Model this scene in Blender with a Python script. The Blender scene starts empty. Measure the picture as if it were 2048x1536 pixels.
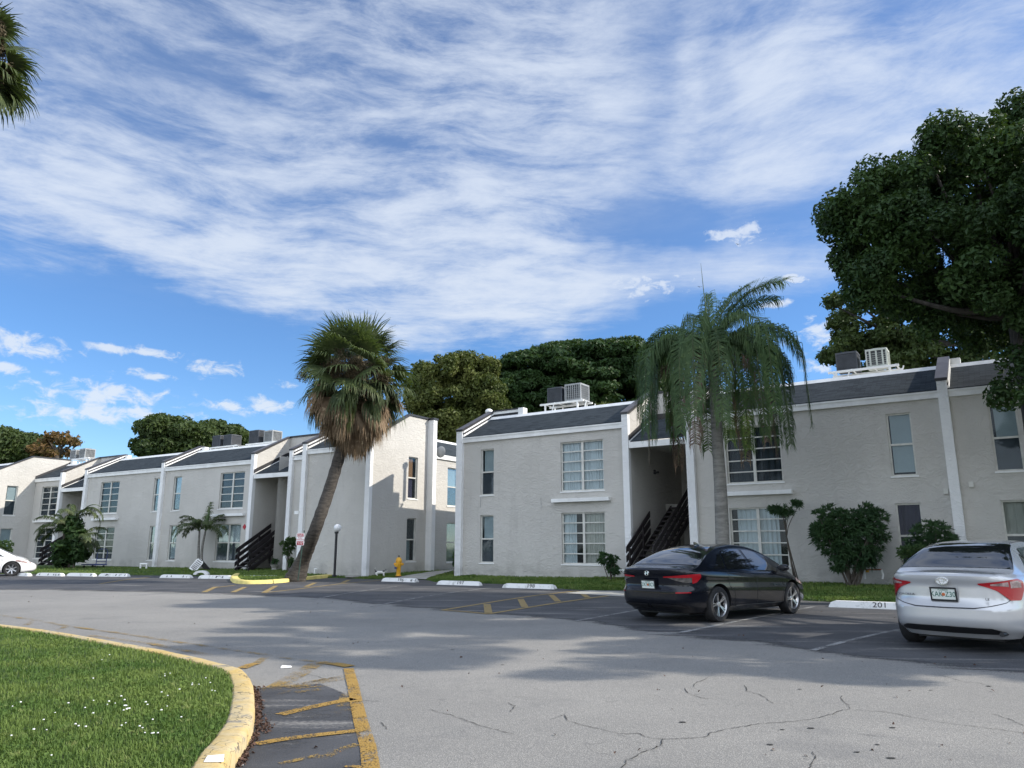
import bpy, bmesh, math, random
import numpy as np
from mathutils import Vector, Matrix

S = bpy.context.scene
R = math.radians
PI = math.pi

# ------------------------------------------------------------------ camera
F_PX = 1500.0
PITCH = math.atan(326.0 / F_PX)
CAM_H = 1.38
cam_d = bpy.data.cameras.new("camera")
cam = bpy.data.objects.new("camera", cam_d)
S.collection.objects.link(cam)
cam.location = (0, 0, CAM_H)
cam.rotation_euler = (PI / 2 + PITCH, 0, 0)
cam_d.sensor_width = 36.0
cam_d.lens = F_PX / 2048.0 * 36.0
cam_d.clip_end = 3000
S.camera = cam
S.render.resolution_x = 1024
S.render.resolution_y = 768

# ------------------------------------------------------------------ sun, exposure
SUN_EL = 33.0
SUN_AZ = 93.0            # degrees clockwise from +Y
sd = bpy.data.lights.new("sun", 'SUN')
sd.energy = 2.5
sd.angle = R(0.6)
sd.color = (1.0, 0.93, 0.83)
sun = bpy.data.objects.new("sun", sd)
S.collection.objects.link(sun)
_s = Vector((math.sin(R(SUN_AZ)) * math.cos(R(SUN_EL)), math.cos(R(SUN_AZ)) * math.cos(R(SUN_EL)), math.sin(R(SUN_EL))))
sun.rotation_euler = _s.to_track_quat('Z', 'Y').to_euler()
sun.location = (30, 0, 40)
S.view_settings.view_transform = 'Standard'
S.view_settings.look = 'None'
S.view_settings.gamma = 1
S.view_settings.exposure = 1.16


# ------------------------------------------------------------------ node helper
class G:
    def __init__(s, nt):
        s.nt = nt
        s.n = nt.nodes
        s.l = nt.links

    def put(s, sock, v):
        if v is None:
            return
        if isinstance(v, bpy.types.NodeSocket):
            s.l.new(v, sock)
        else:
            if hasattr(sock.default_value, '__len__') and not hasattr(v, '__len__'):
                v = (v,) * len(sock.default_value)
            if hasattr(v, '__len__') and len(sock.default_value) == 4 and len(v) == 3:
                v = tuple(v) + (1,)
            sock.default_value = v

    def m(s, op, a, b=None, c=None, clamp=False):
        x = s.n.new('ShaderNodeMath')
        x.operation = op
        x.use_clamp = clamp
        s.put(x.inputs[0], a)
        if b is not None: s.put(x.inputs[1], b)
        if c is not None: s.put(x.inputs[2], c)
        return x.outputs[0]

    def vm(s, op, a, b=None, out=0):
        x = s.n.new('ShaderNodeVectorMath')
        x.operation = op
        s.put(x.inputs[0], a)
        if b is not None: s.put(x.inputs[1], b)
        return x.outputs[out]

    def noise(s, vec, scale, detail=4, rough=0.5, dist=0.0, col=False):
        x = s.n.new('ShaderNodeTexNoise')
        s.put(x.inputs['Vector'], vec)
        s.put(x.inputs['Scale'], scale)
        s.put(x.inputs['Detail'], detail)
        s.put(x.inputs['Roughness'], rough)
        s.put(x.inputs['Distortion'], dist)
        return x.outputs['Color' if col else 'Fac']

    def voro(s, vec, scale, feature='F1', rnd=1.0):
        x = s.n.new('ShaderNodeTexVoronoi')
        x.feature = feature
        s.put(x.inputs['Vector'], vec)
        s.put(x.inputs['Scale'], scale)
        s.put(x.inputs['Randomness'], rnd)
        return x.outputs['Distance']

    def ramp(s, v, lo, hi, a=0.0, b=1.0, smooth=True):
        x = s.n.new('ShaderNodeMapRange')
        x.interpolation_type = 'SMOOTHSTEP' if smooth else 'LINEAR'
        s.put(x.inputs['Value'], v)
        s.put(x.inputs['From Min'], lo)
        s.put(x.inputs['From Max'], hi)
        s.put(x.inputs['To Min'], a)
        s.put(x.inputs['To Max'], b)
        return x.outputs['Result']

    def mix(s, f, a, b, mode='MIX'):
        x = s.n.new('ShaderNodeMix')
        x.data_type = 'RGBA'
        x.blend_type = mode
        s.put(x.inputs[0], f)
        s.put(x.inputs[6], a)
        s.put(x.inputs[7], b)
        return x.outputs[2]

    def sep(s, v):
        x = s.n.new('ShaderNodeSeparateXYZ')
        s.put(x.inputs[0], v)
        return x.outputs

    def comb(s, a, b, c):
        x = s.n.new('ShaderNodeCombineXYZ')
        s.put(x.inputs[0], a); s.put(x.inputs[1], b); s.put(x.inputs[2], c)
        return x.outputs[0]

    def map(s, v, loc=(0, 0, 0), rot=(0, 0, 0), sc=(1, 1, 1)):
        x = s.n.new('ShaderNodeMapping')
        s.put(x.inputs[0], v)
        x.inputs['Location'].default_value = loc
        x.inputs['Rotation'].default_value = rot
        x.inputs['Scale'].default_value = sc
        return x.outputs[0]

    def obj(s):
        return s.n.new('ShaderNodeTexCoord').outputs['Object']

    def pos(s):
        return s.n.new('ShaderNodeNewGeometry').outputs['Position']

    def bump(s, h, strength=0.5, dist=0.01, normal=None):
        x = s.n.new('ShaderNodeBump')
        s.put(x.inputs['Height'], h)
        x.inputs['Strength'].default_value = strength
        x.inputs['Distance'].default_value = dist
        if normal is not None: s.l.new(normal, x.inputs['Normal'])
        return x.outputs[0]

    def attr(s, name):
        x = s.n.new('ShaderNodeAttribute')
        x.attribute_name = name
        return x.outputs


# ------------------------------------------------------------------ world: Nishita sky with cirrus and small cumulus
def build_world():
    w = bpy.data.worlds.new("World")
    S.world = w
    w.use_nodes = True
    nt = w.node_tree
    nt.nodes.clear()
    g = G(nt)
    sky = nt.nodes.new('ShaderNodeTexSky')
    sky.sky_type = 'NISHITA'
    sky.sun_disc = False
    sky.sun_elevation = R(SUN_EL)
    sky.sun_rotation = R(SUN_AZ)
    sky.air_density = 1.0
    sky.dust_density = 0.0
    sky.ozone_density = 3.0
    d = nt.nodes.new('ShaderNodeTexCoord').outputs['Generated']
    x, y, z = g.sep(d)[0:3]
    az = g.m('ARCTAN2', x, y)
    el = g.m('ARCSINE', z)
    zz = g.m('MAXIMUM', z, 0.02)
    px = g.m('DIVIDE', x, g.m('ADD', zz, 0.12))
    py = g.m('DIVIDE', y, g.m('ADD', zz, 0.12))
    P = g.comb(px, py, 0.0)
    warp = g.vm('SCALE', g.vm('SUBTRACT', g.noise(P, 0.55, 3, 0.5, col=True), (0.5, 0.5, 0.5)), None)
    warp.node.inputs['Scale'].default_value = 0.8
    Pw = g.vm('ADD', P, warp)
    # long streaks running across the sky, fibres drawn out in two directions
    f1 = g.noise(g.map(Pw, rot=(0, 0, R(-24)), sc=(0.45, 1.7, 1)), 1.1, 9, 0.62, 0.35)
    f2 = g.noise(g.map(Pw, loc=(3, 1, 0), rot=(0, 0, R(10)), sc=(0.6, 2.2, 1)), 2.6, 9, 0.66, 0.3)
    f3 = g.noise(g.map(P, loc=(7, 2, 0)), 0.6, 5, 0.55, 0.3)
    f4 = g.noise(g.map(Pw, loc=(1, 9, 0), sc=(1, 1.6, 1)), 8.0, 8, 0.70, 0.2)

    AE = g.vm('ADD', g.comb(az, el, 0.0), g.vm('MULTIPLY', g.vm('SUBTRACT', g.noise(g.comb(az, el, 0.5), 3.2, 2, 0.5, col=True), (0.5, 0.5, 0.5)), (0.07, 0.07, 0.0)))
    sL = g.noise(g.map(AE, rot=(0, 0, R(14)), sc=(1.0, 4.2, 1)), 7.0, 9, 0.66, 0.25)
    sR = g.noise(g.map(AE, loc=(2, 3, 0), rot=(0, 0, R(-58)), sc=(1.0, 3.8, 1)), 6.0, 9, 0.66, 0.25)
    f5 = g.m('ADD', g.m('MULTIPLY', sL, g.ramp(az, R(2), R(14), 1.0, 0.25)), g.m('MULTIPLY', sR, g.m('MULTIPLY', g.ramp(az, R(0), R(12), 0.0, 0.75), g.ramp(el, R(21), R(27), 0.2, 1.0))))

    wn = g.noise(g.comb(az, el, 0.0), 5.0, 4, 0.6, col=True)
    ws = g.sep(wn)
    azw = g.m('ADD', az, g.m('MULTIPLY', g.m('SUBTRACT', ws[0], 0.5), 0.16))
    elw = g.m('ADD', el, g.m('MULTIPLY', g.m('SUBTRACT', ws[1], 0.5), 0.10))

    def blob(a0, e0, wa, we, rot=0.0, A=azw, E=elw):
        da = g.m('SUBTRACT', A, R(a0))
        de = g.m('SUBTRACT', E, R(e0))
        c, s_ = math.cos(R(rot)), math.sin(R(rot))
        u = g.m('ADD', g.m('MULTIPLY', da, c), g.m('MULTIPLY', de, s_))
        v = g.m('SUBTRACT', g.m('MULTIPLY', de, c), g.m('MULTIPLY', da, s_))
        q = g.m('ADD', g.m('POWER', g.m('ABSOLUTE', g.m('DIVIDE', u, R(wa))), 2.0), g.m('POWER', g.m('ABSOLUTE', g.m('DIVIDE', v, R(we))), 2.0))
        return g.m('EXPONENT', g.m('MULTIPLY', q, -1.0))

    bias = g.ramp(el, R(10), R(24), -0.30, 0.08)
    # (azimuth, elevation, width, height, tilt, weight)
    for a0, e0, wa, we, rot, k in SKY_BLOBS:
        bias = g.m('ADD', bias, g.m('MULTIPLY', blob(a0, e0, wa, we, rot), k))
    base = g.m('ADD', g.m('ADD', g.m('MULTIPLY', f1, 0.42), g.m('MULTIPLY', f2, 0.40)), g.m('ADD', g.m('MULTIPLY', f3, 0.20), g.m('ADD', g.m('MULTIPLY', f4, 0.20), g.m('MULTIPLY', f5, 1.0))))
    c = g.ramp(g.m('ADD', base, g.m('MULTIPLY', bias, 0.95)), 0.96, 1.56, 0.0, 1.0)
    veil = g.m('MULTIPLY', g.ramp(el, R(14), R(30), 0.0, 0.36), g.ramp(f5, 0.3, 0.65, 0.35, 1.0))
    c = g.m('SUBTRACT', 1.0, g.m('MULTIPLY', g.m('SUBTRACT', 1.0, c), g.m('SUBTRACT', 1.0, veil)))
    # added fill: unseen bright cloud sheet behind the viewpoint, to lighten the shaded fronts
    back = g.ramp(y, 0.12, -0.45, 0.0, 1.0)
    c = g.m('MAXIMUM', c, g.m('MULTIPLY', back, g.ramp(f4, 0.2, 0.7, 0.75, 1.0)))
    # small cumulus
    puff = g.noise(g.comb(g.m('MULTIPLY', az, 1.0), g.m('MULTIPLY', el, 1.7), 3.0), 38.0, 8, 0.62, 0.4)
    cum = None
    for a0, e0, wa, we in SKY_CUMULUS:
        b = blob(a0, e0, wa, we, 0.0, az, el)
        cum = b if cum is None else g.m('MAXIMUM', cum, b)
    cm = g.ramp(g.m('ADD', g.m('MULTIPLY', cum, 0.50), g.m('MULTIPLY', puff, 1.45)), 0.93, 1.28)
    cm = g.m('MULTIPLY', cm, g.ramp(cum, 0.03, 0.3))
    cloudcol = g.mix(g.ramp(el, R(0), R(30)), (0.56, 0.59, 0.62), (0.52, 0.57, 0.65))
    skyc = nt.nodes.new('ShaderNodeHueSaturation')
    skyc.inputs['Saturation'].default_value = 1.12
    skyc.inputs['Value'].default_value = 0.95
    g.l.new(sky.outputs[0], skyc.inputs['Color'])
    bg1 = nt.nodes.new('ShaderNodeBackground')
    grad = g.ramp(el, R(0), R(28), 0.64, 0.62, False)
    tint = g.mix(g.ramp(el, R(2), R(30)), (0.62, 0.73, 0.88), (0.68, 0.76, 0.88))
    g.l.new(g.mix(1.0, g.mix(1.0, skyc.outputs[0], tint, 'MULTIPLY'), g.comb(grad, grad, grad), 'MULTIPLY'), bg1.inputs[0])
    bg1.inputs[1].default_value = SKY_STRENGTH
    bg2 = nt.nodes.new('ShaderNodeBackground')
    g.l.new(cloudcol, bg2.inputs[0])
    g.put(bg2.inputs[1], g.m('ADD', 0.68, g.m('MULTIPLY', back, 0.85)))  # cloud glow raised behind the viewpoint as added fill light
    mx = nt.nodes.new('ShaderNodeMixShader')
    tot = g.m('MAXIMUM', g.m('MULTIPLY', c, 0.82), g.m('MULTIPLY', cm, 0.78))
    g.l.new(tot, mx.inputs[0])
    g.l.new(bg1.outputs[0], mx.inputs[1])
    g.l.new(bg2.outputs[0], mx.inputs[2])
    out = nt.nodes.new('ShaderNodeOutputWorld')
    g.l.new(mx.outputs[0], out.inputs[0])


SKY_STRENGTH = 0.15
SKY_BLOBS = [
    (-31, 15.0, 11, 3.0, -10, -0.24), (-12, 13.0, 10, 2.0, -4, -0.14), (-19, 17.6, 12, 1.6, -14, 0.14), (-13, 20.0, 17, 2.4, -10, 0.26), (-24, 20, 12, 3.0, -16, 0.12),
    (-27, 22.5, 5, 1.5, 0, -0.14), (-30, 31, 12, 4, 12, -0.16), (-33, 24, 8, 3.5, -10, 0.16), (-6, 25, 14, 4.0, -6, 0.22),
    (-2, 36, 8, 8, 20, 0.02), (8.5, 24.2, 7.5, 1.5, 5, -0.40), (-13, 26, 9, 1.6, 10, -0.12), (14, 20.0, 16, 2.4, 2, 0.40), (24, 18, 9, 3, 4, 0.20),
    (-9, 15.5, 7, 1.5, 6, 0.26), (21, 31, 4.0, 13, -26, 0.17), (15.5, 34, 1.4, 7, -12, 0.13), (17.5, 33, 1.6, 8, -18, -0.10), (12, 31, 3, 9, -15, -0.10),
    (28, 29, 9, 6, -15, 0.08), (22, 12.5, 7, 2.4, 0, -0.12), (-16, 42, 10, 4, 20, -0.10), (2, 17.5, 8, 1.6, 0, 0.14),
]
SKY_CUMULUS = [
    (-34, 12.7, 2.8, 0.95), (-34.8, 11.2, 1.5, 0.4), (-29.3, 10.1, 5.2, 0.95), (-28.6, 8.8, 6.5, 0.9), (-22.1, 12.4, 2.2, 0.7),
    (-18.3, 10.0, 2.2, 0.75), (-21.3, 9.9, 2.2, 0.55), (-27.6, 13.2, 3.6, 0.4), (-26.2, 11.6, 2.0, 0.4), (-17.2, 11.7, 1.0, 0.4),
    (10.2, 19.5, 4.0, 1.1), (18.0, 22.6, 2.8, 0.9), (23.1, 14.8, 2.0, 1.2), (22.5, 12.6, 1.5, 0.6), (20.2, 17.3, 1.2, 0.35), (21.6, 19.0, 1.4, 0.5),
]
build_world()

# ------------------------------------------------------------------ projection helpers: a pixel of the photograph to a point of the place
CAMP = np.array([0, 0, CAM_H])
_F = np.array([0, math.cos(PITCH), math.sin(PITCH)])
_U = np.array([0, -math.sin(PITCH), math.cos(PITCH)])


def ray(x, y):
    return _F * F_PX + np.array([x - 1024.0, 0, 0]) + _U * (768.0 - y)


def gp(x, y, z=0.0):                      # on the level z
    d = ray(x, y)
    return Vector(CAMP + d * ((z - CAM_H) / d[2]))


def at(x, y, Y):                          # at the distance Y
    d = ray(x, y)
    return Vector(CAMP + d * (Y / d[1]))


# ------------------------------------------------------------------ scene helpers
def tag(o, label=None, cat=None, group=None, kind=None):
    if label: o['label'] = label
    if cat: o['category'] = cat
    if group: o['group'] = group
    if kind: o['kind'] = kind
    return o


def empty(name, loc=(0, 0, 0), rz=0.0, label=None, cat=None, group=None):
    o = bpy.data.objects.new(name, None)
    o.empty_display_size = 0.2
    S.collection.objects.link(o)
    o.location = loc
    o.rotation_euler = (0, 0, rz)
    return tag(o, label, cat, group)


def copy_tree(o, parent=None):
    c = o.copy()
    S.collection.objects.link(c)
    if parent is not None: c.parent = parent
    for ch in list(o.children): copy_tree(ch, c)
    return c


def link_mesh(name, me, mats, parent=None):
    o = bpy.data.objects.new(name, me)
    S.collection.objects.link(o)
    if not isinstance(mats, (list, tuple)): mats = [mats]
    for m in mats: me.materials.append(m)
    if parent is not None: o.parent = parent
    return o


class MB:
    """collects simple shapes and builds them as one mesh object"""

    def __init__(s, M=None):
        s.v = []; s.f = []; s.mi = []; s.M = M; s.k = 0; s.smooth = []

    def add(s, vs, fs, smooth=False):
        b = len(s.v)
        for p in vs:
            p = Vector(p)
            s.v.append(tuple(s.M @ p) if s.M is not None else tuple(p))
        for f in fs:
            s.f.append(tuple(b + i for i in f)); s.mi.append(s.k); s.smooth.append(smooth)
        return s

    def box(s, x0, y0, z0, x1, y1, z1):
        vs = [(x, y, z) for z in (z0, z1) for y in (y0, y1) for x in (x0, x1)]
        return s.add(vs, [(0, 2, 3, 1), (4, 5, 7, 6), (0, 1, 5, 4), (2, 6, 7, 3), (0, 4, 6, 2), (1, 3, 7, 5)])

    def obox(s, c, ax, ay, az):
        c = Vector(c); ax = Vector(ax); ay = Vector(ay); az = Vector(az)
        vs = [c + i * ax + j * ay + k * az for k in (-1, 1) for j in (-1, 1) for i in (-1, 1)]
        return s.add(vs, [(0, 2, 3, 1), (4, 5, 7, 6), (0, 1, 5, 4), (2, 6, 7, 3), (0, 4, 6, 2), (1, 3, 7, 5)])

    def bar(s, a, b, w, h, up=(0, 0, 1)):
        a = Vector(a); b = Vector(b); d = b - a; L = d.length; d.normalize()
        side = d.cross(Vector(up))
        if side.length < 1e-4: side = d.cross(Vector((1, 0, 0)))
        side.normalize(); u2 = side.cross(d)
        return s.obox((a + b) / 2, d * L / 2, side * w / 2, u2 * h / 2)

    def quad(s, a, b, c, d):
        return s.add([a, b, c, d], [(0, 1, 2, 3)])

    def tube(s, pts, rad, n=10, caps=True):
        pts = [Vector(p) for p in pts]
        if not hasattr(rad, '__len__'): rad = [rad] * len(pts)
        vs = []; fs = []
        ref = Vector((0, 0, 1))
        d0 = (pts[1] - pts[0]).normalized()
        if abs(d0.z) > 0.9: ref = Vector((1, 0, 0))
        for i, p in enumerate(pts):
            d = (pts[min(i + 1, len(pts) - 1)] - pts[max(i - 1, 0)]).normalized()
            a = d.cross(ref).normalized(); b = d.cross(a)
            ref = a.cross(d)
            for k in range(n):
                t = 2 * PI * k / n
                vs.append(p + (a * math.cos(t) + b * math.sin(t)) * rad[i])
        for i in range(len(pts) - 1):
            for k in range(n):
                fs.append((i * n + k, i * n + (k + 1) % n, (i + 1) * n + (k + 1) % n, (i + 1) * n + k))
        if caps:
            fs.append(tuple(range(n))[::-1]); fs.append(tuple(range((len(pts) - 1) * n, len(pts) * n)))
        return s.add(vs, fs, True)

    def lathe(s, prof, n=24, c=(0, 0, 0), axis='Z', caps=True):
        vs = []; fs = []
        c = Vector(c)
        for r, h in prof:
            for k in range(n):
                t = 2 * PI * k / n
                a, b = r * math.cos(t), r * math.sin(t)
                p = {'Z': (a, b, h), 'Y': (a, h, b), 'X': (h, a, b)}[axis]
                vs.append(c + Vector(p))
        for i in range(len(prof) - 1):
            for k in range(n):
                fs.append((i * n + k, i * n + (k + 1) % n, (i + 1) * n + (k + 1) % n, (i + 1) * n + k))
        if caps:
            fs.append(tuple(range(n))[::-1]); fs.append(tuple(range((len(prof) - 1) * n, len(prof) * n)))
        return s.add(vs, fs, True)

    def prism(s, poly, lo, hi, f):
        """poly: 2D points, f(p, q, w) -> 3D"""
        n = len(poly)
        vs = [f(p[0], p[1], lo) for p in poly] + [f(p[0], p[1], hi) for p in poly]
        fs = [tuple(range(n))[::-1], tuple(range(n, 2 * n))] + [(i, (i + 1) % n, n + (i + 1) % n, n + i) for i in range(n)]
        return s.add(vs, fs)

    def build(s, name, mats, parent=None, fix=True):
        me = bpy.data.meshes.new(name)
        me.from_pydata(s.v, [], s.f)
        if len(set(s.mi)) > 1: me.polygons.foreach_set('material_index', s.mi)
        if any(s.smooth): me.polygons.foreach_set('use_smooth', s.smooth)
        if fix:
            bm = bmesh.new(); bm.from_mesh(me)
            bmesh.ops.recalc_face_normals(bm, faces=bm.faces)
            bm.to_mesh(me); bm.free()
        me.update()
        o = link_mesh(name, me, mats, parent)
        if any(s.smooth):
            try: me.set_sharp_from_angle(angle=R(38))
            except Exception: pass
        return o


def fast_mesh(name, V, Fq, mats, parent=None, smooth=False, mi=None, attrs=None):
    """numpy quads / triangles"""
    me = bpy.data.meshes.new(name)
    V = np.asarray(V, dtype=np.float32); Fq = np.asarray(Fq, dtype=np.int32)
    k = Fq.shape[1]
    me.vertices.add(len(V)); me.vertices.foreach_set('co', V.ravel())
    me.loops.add(Fq.size); me.loops.foreach_set('vertex_index', Fq.ravel())
    me.polygons.add(len(Fq))
    me.polygons.foreach_set('loop_start', np.arange(0, Fq.size, k, dtype=np.int32))
    try: me.polygons.foreach_set('loop_total', np.full(len(Fq), k, dtype=np.int32))
    except Exception: pass
    if mi is not None: me.polygons.foreach_set('material_index', np.asarray(mi, dtype=np.int32))
    me.update(calc_edges=True)
    me.polygons.foreach_set('use_smooth', np.full(len(Fq), smooth))
    if attrs:
        for nm, a in attrs.items():
            at_ = me.attributes.new(nm, 'FLOAT', 'POINT'); at_.data.foreach_set('value', np.asarray(a, dtype=np.float32))
    return link_mesh(name, me, mats, parent)


def text_obj(s, size, M, mat, parent=None, name='lettering', extrude=0.001, sx=1.0, align='CENTER'):
    cu = bpy.data.curves.new(name, 'FONT')
    cu.body = s; cu.size = size; cu.align_x = align; cu.align_y = 'CENTER'; cu.extrude = extrude
    cu.resolution_u = 3
    t = bpy.data.objects.new('tmp', cu)
    S.collection.objects.link(t)
    bpy.context.view_layer.update()
    me = bpy.data.meshes.new_from_object(t.evaluated_get(bpy.context.evaluated_depsgraph_get()))
    bpy.data.objects.remove(t); bpy.data.curves.remove(cu)
    me.name = name
    me.transform(M @ Matrix.Diagonal((sx, 1, 1, 1)))
    me.materials.clear()
    return link_mesh(name, me, mat, parent)


def frame_at(o, xdir, updir):
    """matrix whose X runs along xdir, Y along updir, Z out of the surface"""
    x = Vector(xdir).normalized(); u = Vector(updir).normalized()
    n = x.cross(u).normalized(); u = n.cross(x)
    M = Matrix((x, u, n)).transposed().to_4x4()
    M.translation = Vector(o)
    return M


# ------------------------------------------------------------------ materials
def material(name, fn=None, color=(0.5, 0.5, 0.5), rough=0.6, metal=0.0, **kw):
    m = bpy.data.materials.new(name)
    m.use_nodes = True
    nt = m.node_tree
    b = nt.nodes['Principled BSDF']
    b.inputs['Base Color'].default_value = tuple(color) + (1,)
    b.inputs['Roughness'].default_value = rough
    b.inputs['Metallic'].default_value = metal
    for k, v in kw.items():
        b.inputs[k.replace('_', ' ')].default_value = v
    if fn: fn(G(nt), b)
    return m


def vary(base, amt=0.12, scale=3.0, bump=0.0, bscale=60, use='obj'):
    """gentle colour mottling (dirt and wear) with an optional fine bump"""
    def fn(g, b):
        v = g.obj() if use == 'obj' else g.pos()
        n = g.noise(v, scale, 6, 0.6)
        c = g.mix(g.ramp(n, 0.3, 0.7), tuple(x * (1 - amt) for x in base), tuple(min(1, x * (1 + amt)) for x in base))
        g.put(b.inputs['Base Color'], c)
        if bump: g.put(b.inputs['Normal'], g.bump(g.noise(v, bscale, 3), bump, 0.01))
    return fn


def m_stucco(base):
    def fn(g, b):
        p = g.pos()
        big = g.noise(p, 0.35, 5, 0.6)
        streak = g.noise(g.map(p, sc=(1.6, 1.6, 0.18)), 1.4, 5, 0.6)
        c = g.mix(g.ramp(big, 0.3, 0.7), tuple(x * 0.93 for x in base), tuple(x * 1.05 for x in base))
        c = g.mix(g.m('MULTIPLY', g.ramp(streak, 0.52, 0.78), 0.34), c, tuple(x * 0.72 for x in base))
        # damp staining near the ground
        z = g.sep(p)[2]
        low = g.m('MULTIPLY', g.ramp(z, 0.30, 0.85, 1.0, 0.0), g.ramp(g.noise(p, 1.7, 4), 0.35, 0.7, 0.05, 0.42))
        c = g.mix(low, c, (0.17, 0.165, 0.145))
        g.put(b.inputs['Base Color'], c)
        pw = g.vm('ADD', p, g.vm('MULTIPLY', g.noise(p, 2.2, 2, col=True), (0.5, 0.5, 0.5)))
        a = g.noise(g.map(pw, sc=(1, 1, 2.1)), 4.2, 5, 0.62, 1.4)
        kn = g.ramp(a, 0.42, 0.60)
        fine = g.noise(p, 55, 3, 0.7)
        h = g.m('ADD', g.m('MULTIPLY', kn, 1.0), g.m('MULTIPLY', fine, 0.22))
        g.put(b.inputs['Normal'], g.bump(h, 0.60, 0.017))
    return fn


def m_shingle(g, b):
    p = g.obj()
    x, y, z = g.sep(p)[0:3]
    v = g.m('MULTIPLY', g.m('ADD', y, z), 0.92)
    br = g.n.new('ShaderNodeTexBrick')
    g.put(br.inputs['Vector'], g.comb(g.m('ADD', x, g.m('MULTIPLY', g.noise(p, 3.0, 2), 0.05)), v, 0.0))
    br.inputs['Scale'].default_value = 1.0
    br.inputs['Brick Width'].default_value = 0.30
    br.inputs['Row Height'].default_value = 0.135
    br.inputs['Mortar Size'].default_value = 0.006
    br.inputs['Mortar Smooth'].default_value = 0.2
    br.inputs['Bias'].default_value = -0.2
    br.inputs['Color1'].default_value = (0.050, 0.063, 0.072, 1)
    br.inputs['Color2'].default_value = (0.016, 0.023, 0.029, 1)
    br.inputs['Mortar'].default_value = (0.012, 0.013, 0.016, 1)
    saw = g.m('FRACT', g.m('DIVIDE', v, 0.135))
    c = g.mix(g.ramp(saw, 0.0, 0.35, 0.8, 0.0, False), br.outputs[0], (0.010, 0.011, 0.014))
    c = g.mix(g.ramp(g.noise(p, 0.8, 4), 0.35, 0.7, 0, 0.35), c, (0.048, 0.058, 0.066))
    c = g.mix(g.m('MULTIPLY', g.noise(p, 90, 2), 0.14), c, (0.075, 0.083, 0.100))
    g.put(b.inputs['Base Color'], c)
    g.put(b.inputs['Normal'], g.bump(g.m('ADD', saw, g.m('MULTIPLY', g.noise(p, 120, 2), 0.3)), 0.6, 0.01))


def m_road(g, b):
    p = g.pos()
    big = g.noise(p, 0.16, 5, 0.6, 0.4)
    mid = g.noise(p, 1.1, 6, 0.65, 0.3)
    x, y, z = g.sep(p)[0:3]
    c = g.mix(g.ramp(big, 0.3, 0.7), (0.31, 0.298, 0.272), (0.45, 0.428, 0.388))
    c = g.mix(g.ramp(mid, 0.48, 0.78, 0, 0.40), c, (0.21, 0.21, 0.205))
    ag = g.voro(p, 95, 'F1')
    c = g.mix(g.ramp(ag, 0.10, 0.55, 0.0, 0.62), c, (0.085, 0.085, 0.083))
    sp = g.voro(p, 60, 'F1')
    c = g.mix(g.ramp(sp, 0.0, 0.18, 0.7, 0.0), c, (0.52, 0.51, 0.47))
    # oil stains and darker patches
    oil = g.noise(p, 0.55, 4, 0.55, 0.8)
    c = g.mix(g.ramp(oil, 0.60, 0.74, 0, 0.45), c, (0.13, 0.13, 0.128))
    grit = g.noise(p, 26, 5, 0.8)
    c = g.mix(g.ramp(grit, 0.50, 0.72, 0, 0.45), c, (0.11, 0.11, 0.108))
    # long faint tyre and drag streaks
    st = g.noise(g.map(p, rot=(0, 0, R(20)), sc=(0.25, 2.6, 1)), 1.2, 6, 0.65)
    c = g.mix(g.ramp(st, 0.55, 0.8, 0, 0.4), c, (0.12, 0.12, 0.12))
    ch = g.noise(p, 0.85, 3, 0.5, 2.0)
    c = g.mix(g.ramp(g.m('ABSOLUTE', g.m('SUBTRACT', ch, 0.5)), 0.0, 0.004, 0.35, 0.0), c, (0.06, 0.06, 0.06))
    g.put(b.inputs['Base Color'], c)
    h = g.m('ADD', g.m('MULTIPLY', ag, -1.0), g.m('MULTIPLY', g.noise(p, 140, 2), 0.5))
    g.put(b.inputs['Normal'], g.bump(h, 0.45, 0.006))


def m_seal(g, b):
    p = g.pos()
    mid = g.noise(p, 0.7, 6, 0.68, 0.6)
    st = g.noise(g.map(p, rot=(0, 0, R(18)), sc=(0.30, 2.2, 1)), 0.9, 7, 0.68, 0.5)
    fine = g.noise(p, 30, 4, 0.7)
    c = g.mix(g.ramp(mid, 0.3, 0.75), (0.040, 0.041, 0.045), (0.075, 0.076, 0.080))
    c = g.mix(g.ramp(g.m('ADD', st, g.m('MULTIPLY', g.m('SUBTRACT', fine, 0.5), 0.35)), 0.53, 0.73, 0, 0.78), c, (0.29, 0.275, 0.25))
    c = g.mix(g.ramp(g.voro(p, 70, 'F1'), 0.0, 0.2, 0.55, 0.0), c, (0.19, 0.19, 0.185))
    g.put(b.inputs['Base Color'], c)
    g.put(b.inputs['Normal'], g.bump(g.noise(p, 110, 3, 0.7), 0.6, 0.010))
    # worn ragged rim: attribute 'rim' is 0 on the border and 1 inside
    e = g.attr('rim')[2]
    a = g.ramp(g.m('ADD', g.m('MULTIPLY', e, 1.0), g.m('MULTIPLY', g.m('SUBTRACT', g.m('ADD', g.m('MULTIPLY', st, 0.5), g.m('ADD', g.m('MULTIPLY', mid, 0.3), g.m('MULTIPLY', fine, 0.2))), 0.5), 2.0)), 0.30, 0.52)
    g.put(b.inputs['Alpha'], a)


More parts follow.
